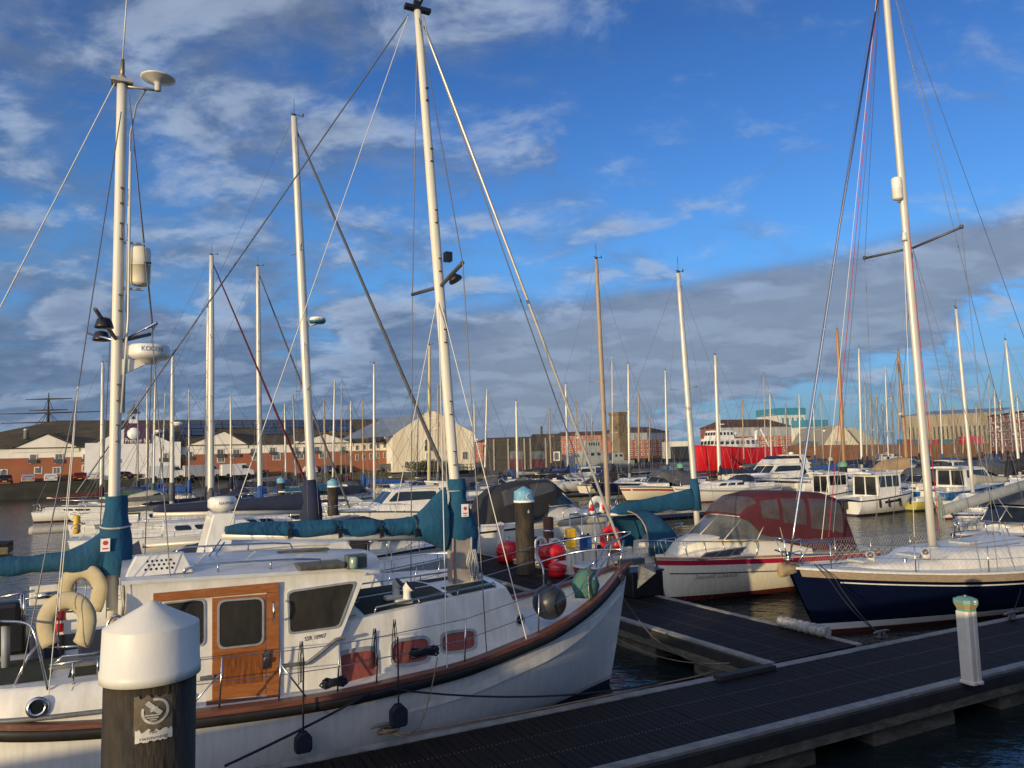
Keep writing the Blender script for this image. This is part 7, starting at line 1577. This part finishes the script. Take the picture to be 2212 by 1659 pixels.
A,e,n,Ln,f=fc; wallobj('slit_window',GRDARK,t,A,e,n,[(Ln*.45,zz-6),(Ln*.58,zz-6),(Ln*.58,zz-4.6),(Ln*.45,zz-4.6)],th=.1,off=.02); wallobj('parapet',STN,t,A,e,n,[(-.4,zz),(Ln+.4,zz),(Ln+.4,zz+1),(-.4,zz+1)],th=5.8,off=.4)
CYAN=mat('cyan_cladding',(.04,.23,.34),.6,var=.08); PALE=mat('pale_cladding',(.58,.58,.52),.7,var=.1)
for nm_,lab,xl,xr,yt,dd,cols_ in (('silo_building','tall pale silo building with a blue top and blue vertical windows',1689,1745,883,380,5),('silo_building','lower pale silo annex with blue band right of the tall silo building',1745,1792,909,372,4)):
    t,fc,zz=block(nm_,lab,xl,xr,dd,dd+4,985,yt,1,1,PALE,win=False,dep=20); A,e,n,Ln,f=fc
    hb=f(xl,yt)[1]-f(xl,yt+13)[1]; wallobj('blue_top',CYAN,t,A,e,n,[(-.3,zz-hb),(Ln+.3,zz-hb),(Ln+.3,zz+.5),(-.3,zz+.5)],th=20.6,off=.3)
    for i in range(cols_): u=Ln*(i+.6)/(cols_+.2); wallobj('blue_window_strip',CYAN,t,A,e,n,[(u-.5,zz-hb-12),(u+.5,zz-hb-12),(u+.5,zz-hb-1.5),(u-.5,zz-hb-1.5)],th=.2,off=.15)
SHED=mat('pale_metal_shed',(.55,.50,.38),.6,var=.12,vs=.3)
def gshed(label,xl,xr,ybase,ypk,dd,xpk=None,dep=40,m=SHED,ye=None):
    A0=D(xl,985,dd);B0=D(xr,985,dd); A,e,n,Ln,f=facade((A0.x,A0.y),(B0.x,B0.y)); t=thing('storage_shed',label,'building',(0,0,0)); ze_=f(xl,ye or ybase-8)[1]; zp=f((xl+xr)/2,ypk)[1]
    um=f(xpk or (xl+xr)/2,950)[0]
    poly=[(0,zb0),(Ln,zb0),(Ln,ze_),(um+Ln*.10,zp),(um-Ln*.10,zp),(0,ze_)]; wallobj('gable_wall',m,t,A,e,n,poly,th=.5)
    P=[A+e*u+Vector((0,0,z)) for u,z in poly[2:]]; rf=MB(); 
    for a,b in zip(P,P[1:]): rf.prism([a,b,b-n*dep,a-n*dep],(0,0,.3))
    rf.build('roof',mat('shed_roof',(.34,.31,.24),.6,var=.15),t); wallobj('door',GREYP,t,A,e,n,[(um-3,zb0),(um+3,zb0),(um+3,zb0+5),(um-3,zb0+5)],th=.1,off=.05)
gshed('large pale gabled shed right of the silo buildings',1778,1860,975,920,330,xpk=1815); gshed('pale grey storage shed with rounded roof right of the orange mast',1825,1905,970,924,345,xpk=1840,m=mat('grey_metal_shed',(.36,.35,.29),.6,var=.1))
# ribbed warehouse
A0=D(1955,985,300);B0=D(2140,985,270); A,e,n,Ln,f=facade((A0.x,A0.y),(B0.x,B0.y)); t=thing('warehouse','long pale concrete warehouse with dark vertical slots beside the right brick block','building',(0,0,0))
CONW=mat('warehouse_concrete',(.38,.32,.22),.85,var=.2,vs=.2,stretch=(2,2,.3)); zt0=f(1955,901)[1];zt1=f(2140,893)[1]; wallobj('ribbed_wall',CONW,t,A,e,n,[(0,zb0),(Ln,zb0),(Ln,zt1),(0,zt0)],th=18)
P=[A+Vector((0,0,zt0)),A+e*Ln+Vector((0,0,zt1)),A+e*Ln-n*18+Vector((0,0,zt1+2)),A-n*18+Vector((0,0,zt0+2))]; MB().prism(P,(0,0,.5)).build('roof',mat('grey_roof',(.25,.27,.29),.6,var=.1),t)
for i in range(19):
    u=Ln*(i+.6)/19.4; zt_=lerp(zt0,zt1,u/Ln)-4.2; wallobj('wall_slot',GRDARK,t,A,e,n,[(u-.28,zt_-8.5),(u+.28,zt_-8.5),(u+.28,zt_),(u-.28,zt_)],th=.1,off=.06)
# right brick block
t,fc,zz=block('brick_block','red brick block with rows of white arched windows at the right edge',2141,2260,230,185,985,889,4,8,BRK2,mat('grey_roof',(.25,.27,.29)),886,wc=(.34,.58),hipL=.02)
A,e,n,Ln,f=fc
for k in(1,2,3): z=zb0+(zz-zb0)*k/4.1+.6; wallobj('string_course',WFR,t,A,e,n,[(0,z),(Ln,z),(Ln,z+.25),(0,z+.25)],th=.1,off=.06)
# low far structures: long brown wall, containers
A0=D(1700,985,262);B0=D(2300,985,236); A,e,n,Ln,f=facade((A0.x,A0.y),(B0.x,B0.y)); t=thing('boundary_wall','low rusty brown boundary wall along the far right quay','wall',(0,0,0)); wallobj('wall_panel',mat('rusty_wall',(.17,.075,.035),.85,var=.3,vs=.2),t,A,e,n,[(0,zb0-2),(Ln,zb0-2),(Ln,f(2200,958)[1]),(0,f(1750,961)[1])],th=1.)
for i,(xa,xb,cn,cc) in enumerate(((1948,1963,'blue',(.03,.12,.22)),(1963,1975,'red',(.35,.03,.03)),(1975,1990,'blue',(.03,.12,.22)),(2000,2016,'grey',(.14,.2,.22)),(2018,2030,'red',(.35,.03,.03)),(2032,2052,'teal',(.04,.16,.2)),(2054,2072,'dark green',(.06,.12,.1)),(2080,2126,'bright red',(.5,.02,.04)))):
    A0=D(xa,985,264);B0=D(xb,985,264); A,e,n,Ln,f=facade((A0.x,A0.y),(B0.x,B0.y)); t=thing('shipping_container','%s shipping container stacked before the ribbed warehouse, number from left %s'%(cn,['one','two','three','four','five','six','seven','eight'][i]) if False else '%s shipping container before the ribbed warehouse, %s in the row'%(cn,['leftmost','second from left','third from left','fourth from left','fifth from left','sixth from left','seventh from left','last and tallest'][i]),'container',(0,0,0),0,'containers by the warehouse')
    y0,y1=(958,949) if i<7 else (962,943)
    wallobj('body',mat('cont_'+cn,cc,.6,var=.15,vs=1),t,A,e,n,[(0,zb0),(Ln,zb0),(Ln,f(xa,y1)[1]),(0,f(xa,y1)[1])],th=2.4); wallobj('door_bar',GRDARK,t,A,e,n,[(Ln*.48,zb0+.3),(Ln*.50,zb0+.3),(Ln*.50,f(xa,y1)[1]-.3),(Ln*.48,f(xa,y1)[1]-.3)],th=.05,off=.05)
A0=D(1450,985,270);B0=D(1520,985,270); t,fc,zz=block('storage_shed','low pale shed with a black lower wall between brick block and red ship',1449,1500,250,250,985,953,1,1,PALE,win=False); A,e,n,Ln,f=fc; wallobj('black_door',BLACK,t,A,e,n,[(0,zb0),(Ln,zb0),(Ln,zb0+4),(0,zb0+4)],th=.1,off=.06)
# ================================================================ ships
p=D(1592,985,150); t=thing('red_ship','bright red hulled ship with white wheelhouse lying across the basin','ship',(p.x,p.y,0),UA+math.pi); LS=20
hh_=(4.42+(973-925)*150/1609); h=Hull(12,-9.5,10.2,-9.,beam=[(0,.2),(.1,1.6),(.3,2.9),(.6,3.2),(1,2.9)],sheer=[(0,5.6),(.3,5.1),(.6,4.8),(1,4.8)],keel=-.8,n=28,m=8)
h.mesh().build('hull',bands('ship_red',(.62,.012,.02),[(.5,(.05,.03,.03))],.4,.08),t); h.deck(drop=.4,n=16).build('deck',GREYP,t); h.rail(.12,-.1,n=20).build('rubbing_band',REDP,t)
MB().tube([h.pt(h.s_of(x),h.z2t(h.s_of(x),z),1)+Vector((0,.1,0)) for x,z in((4.5,3.3),(2.0,1.6),(-1.,1.0),(-5,1.0))],.15,6).build('black_fender_line',BLACK,t)
for (x0,x1,w_,z0,z1,wn) in((-3.0,7.8,2.4,4.6,6.6,8),(2.2,6.9,1.9,6.6,8.2,5)):
    mb,sq,pq,fq=house(x0,x1,w_,w_*.85,z0,z1,fs=.5,bs=.2,tum=.1,camber=.1); o=mb.build('deckhouse',WHITE,t,bevel=.05)
    for q in(sq,pq):
        for i in range(wn): MB().panel(q,rr((i+.2)/wn,.45,(i+.8)/wn,.82,.02,.06,2),.01,.02).build('window',GLASS,o)
    for i in range(4 if wn else 0): MB().panel(fq,rr((i+.1)/4,.45,(i+.9)/4,.82,.02,.06,2),.01,.02).build('window',GLASS,o)
MB().tube([(4,0,7.2),(4,0,11.5)],.12,8).tube([(4,-1.2,9.5),(4,1.2,9.5)],.07,6).build('signal_mast',WHITE,t); MB().lathe([(.3,0),(.5,.4),(.3,.8)],(1.2,1,7.2),14).tube([(1.2,1,5.9),(1.2,1,7.2)],.08,6).build('radome',WHITE,t)
MB().prism([(-1.8,-.9,4.2),(-.6,-.9,4.2),(-.6,-.9,6.9),(-1.8,-.9,6.9)],(0,1.8,0)).build('funnel',REDP,t,bevel=.1)
MB().tube([(-5.2,0,4.2),(-5.4,0,8.0),(-6.6,0,8.8),(-8.6,0,5.2),(-9.2,0,4.4)],[.4,.3,.22,.2,.15],8).build('deck_crane',WHITE,t); MB().bb(-4.2,-2.2,-2,2,4.1,5.6).build('deck_gear',WHITE,t,bevel=.1)
mb=MB()
for i in range(12): x=lerp(-7.5,7,i/11); mb.tube([h.xyz(x,1,.0,.1),h.xyz(x,1,1.0,.1)],.04,4)
mb.tube([h.xyz(lerp(-7.5,7,i/11),1,1.0,.1) for i in range(12)],.04,4).build('bulwark_rail',WHITE,t)
# grey patrol ship
p=D(1290,985,175); t=thing('patrol_ship','pale grey naval patrol ship with a white mast in front of the brick apartments','ship',(p.x,p.y,0),UA+math.pi); NG=mat('naval_grey',(.34,.36,.34),.6,var=.1,vs=.6)
h=Hull(9.5,-9,8.2,-8.6,beam=[(0,.15),(.15,1.5),(.35,2.4),(.7,2.6),(1,2.2)],sheer=[(0,4.4),(.25,3.4),(.5,2.8),(1,2.6)],keel=-.8,n=26,m=8); h.mesh().build('hull',bands('naval_hull',(.34,.36,.34),[(.35,(.2,.04,.03))],.6),t); h.deck(drop=.1,n=16).build('deck',NG,t)
for (x0,x1,w_,z0,z1,wn) in((-2,5,1.8,2.8,5.0,4),(0,3.4,1.5,5.0,7.4,5),(-6.5,-3.5,1.5,2.6,4.4,2)):
    mb,sq,pq,fq=house(x0,x1,w_,w_*.85,z0,z1,fs=.4,bs=.1,tum=.1,camber=.05); o=mb.build('superstructure',NG,t,bevel=.05)
    for q in(sq,pq):
        for i in range(wn): MB().panel(q,rr((i+.25)/wn,.5,(i+.75)/wn,.8,.02,.06,2),.01,.02).build('window',GLASS,o)
MB().tube([(1.2,0,7.4),(1.2,0,16)],[.2,.08],8).tube([(1.2,-1.4,12),(1.2,1.4,12)],.06,6).tube([(.2,0,7.4),(1.2,0,12.5)],.08,6).build('lattice_mast',NG,t); MB().tube([(6.5,0,3.6),(6.5,0,4.6)],.5,10).tube([(6.5,0,4.3),(8.2,0,4.7)],.08,6).build('bow_gun',NG,t)
# tall ship masts far left
p=D(100,1015,330); t=thing('tall_ship_mast','dark square rigged mast with four yards far beyond the hotel roof','ship mast',(p.x,p.y,0))
DK=mat('tarred_spar',(.035,.028,.025),.8,var=.2)
zz=lambda y:D(100,y,330).z
MB().tube([(0,0,0),(0,0,zz(900)),(0,0,zz(848))],[1.0,.6,.15],8).build('lower_mast',DK,t)
for y,hw in((862,9),(886,7.5),(892,20),(912,18)): MB().tube([(-hw*1.15,0,zz(y)),(0,0,zz(y)),(hw*1.15,0,zz(y))],[.15,.35,.15],6).build('yard',DK,t)
wires(t,[[(sx*5.5,0,zz(918)),(0,0,zz(888))] for sx in(-1,-.6,.6,1)]+[[(sx*2.2,0,zz(888)),(0,0,zz(860))] for sx in(-1,1)],.14,DK,'shroud')
# ================================================================ cars on the left quay
carm={'white':(.62,.62,.6),'silver':(.30,.31,.32),'black':(.012,.012,.014),'blue':(.02,.06,.22),'grey':(.08,.085,.09),'dark red':(.09,.012,.014),'navy':(.015,.02,.05)}
def car(label,px,py,d,cn,ang,van=False,L=4.3,group='cars parked along the left quay'):
    p=D(px,py,d); t=thing('parked_car' if not van else 'parked_van',label,'car' if not van else 'van',(p.x,p.y,QZ),ang,group)
    pm=mat('car_'+cn,carm[cn],.25,var=.05,coat=.6); W_=.9
    prof=[(-L/2,.35),(-L/2,.75),(-L/2+.1,.95),(-L*.36,1.0),(-L*.28,1.42),(L*.06,1.46),(L*.22,.98),(L*.44,.86),(L/2,.66),(L/2,.35)] if not van else [(-L/2,.35),(-L/2,2.1),(L*.25,2.2),(L*.36,1.35),(L/2-.05,1.1),(L/2,.4)]
    mb=MB(); rows=[]
    for y,k,kz in((-W_,.97,.96),(-W_*.93,1,1),(W_*.93,1,1),(W_,.97,.96)): rows.append([Vector((x*k,y*(1-(.12 if z>1.0 else 0)),z*kz if z>.4 else z)) for x,z in prof])
    mb.grid(rows,closed=True,caps=True,smooth=False); mb.build('body',pm,t,bevel=.06)
    gl=[(-L*.33,1.02),(-L*.26,1.36),(L*.05,1.40),(L*.18,1.02)] if not van else [(L*.12,1.4),(L*.12,1.95),(L*.25,1.95),(L*.33,1.4)]
    for s in(-1,1): MB().prism([(x,s*(W_*.865),z) for x,z in gl],(0,s*.03,0)).build('side_glass',GLASS,t)
    if not van: MB().add([(-L*.355,-.66,1.03),(-L*.355,.66,1.03),(-L*.285,.62,1.38),(-L*.285,-.62,1.38)],[(0,1,2,3)]).build('rear_glass',GLASS,t); MB().add([(L*.225,-.66,1.0),(L*.225,.66,1.0),(L*.065,.62,1.42),(L*.065,-.62,1.42)],[(3,2,1,0)]).build('front_glass',GLASS,t)
    for x in(-L*.30,L*.31):
        for s in(-1,1): MB().lathe([(.2,-.1),(.33,-.1),(.33,.1),(.2,.1)],(x,s*.82,.33),16,axis=(0,1,0)).build('wheel',RUBBER,t)
    for s in(-1,1): MB().bb(-L/2-.02,-L/2+.02,s*.62-.16,s*.62+.16,.68,.84).build('tail_lamp',REDP,t)
    MB().bb(-L/2-.03,-L/2-.01,-.26,.26,.45,.57).build('number_plate',YEL,t)
QA=math.atan2(34,53.7)  # quay direction
ca=QA+math.pi/2
for px,d,cn,lab in((12,111,'black','black car at the far left of the quay'),(62,113,'silver','silver car, second from the left on the quay'),(83,119,'navy','navy car just behind the leftmost silver car'),(110,115,'white','white car, brighter of the pair left of the mizzen mast'),(133,121,'grey','grey car parked behind the white car left of the mizzen mast'),(172,118,'dark red','dark red car right of the white car on the quay'),(200,119,'white','white car beside the dark red car on the quay'),(216,125,'grey','grey car close to the white hotel front'),(268,121,'black','black car just left of the mizzen mast foot'),(290,122,'black','black car hidden partly by the mizzen mast'),(528,130,'silver','small silver car in front of the second hotel gable'),(560,131,'navy','navy car in front of the second hotel gable'),(668,132,'white','white car left of the blue one in front of the hotel'),(706,132,'blue','bright blue car in front of the third gable'),(735,134,'black','black car right of the bright blue one')):
    car(lab,px,1015,d,cn,ca+(math.pi if px%2 else 0))
for px,d,cn,lab in((838,135,'grey','grey car beside the shrubs at the quay end'),(876,136,'white','white car nearest the shrubs at the quay end'),): car(lab,px-8 if px>860 else px,1005,d,cn,QA)
car('large white van parked in front of the hotel right of the mizzen mast',360,1012,116,'white',QA,True,6.,None); car('pale grey van between the slim masts in front of the hotel',440,1010,118,'silver',QA,True,6.,None); car('white van parked before the second hotel gable',512,1010,119,'white',QA,True,5.,None)
# shrubs and railing at the end of the quay
LEAF=mat('shrub_leaves',(.09,.085,.025),.8,var=.5,vs=1.5,c2=(.03,.045,.015))
def shrub(label,px,d,r):
    p=D(px,1005,d); mb=MB(); rg=random.Random(px)
    for i in range(420):
        a=rg.uniform(0,6.28);q=rg.random()**.5*r;z=rg.random()**.8*r*1.15*(1-.4*(q/r)**2); c=Vector((q*math.cos(a),q*math.sin(a),z)); s_=rg.uniform(.10,.22); u_=Vector((rg.uniform(-1,1),rg.uniform(-1,1),rg.uniform(-1,1))).normalized()*s_; v_=u_.orthogonal().normalized()*s_*.6; mb.add([c-u_,c+v_,c+u_,c-v_],[(0,1,2,3)])
    o=mb.build('shrub',LEAF); o.location=(p.x,p.y,QZ); tag(o,label,'shrub','shrubs at the quay end'); 
for i,(px,r) in enumerate(((906,1.7),(926,1.6),(944,1.9),(962,1.7),(978,1.4))): shrub(['leftmost rusty green shrub beside the white car','second shrub from the white car','tallest shrub in the middle of the quay end','fourth shrub from the white car','rightmost shrub by the gabled block'][i],px-16,133,r)
t=thing('railing','dark post and rail fence in front of the cream gabled block','fence',(0,0,0)); a=D(930,1000,131); b=D(1035,1000,132); N_=12
for i in range(N_+1): p=a.lerp(b,i/N_); MB().tube([(p.x,p.y,QZ),(p.x,p.y,QZ+1.0)],.07,5).build('post',GRDARK,t)
for dz in(.5,1.0): MB().tube([(a.x,a.y,QZ+dz),(b.x,b.y,QZ+dz)],.05,5).build('rail',GRDARK,t)
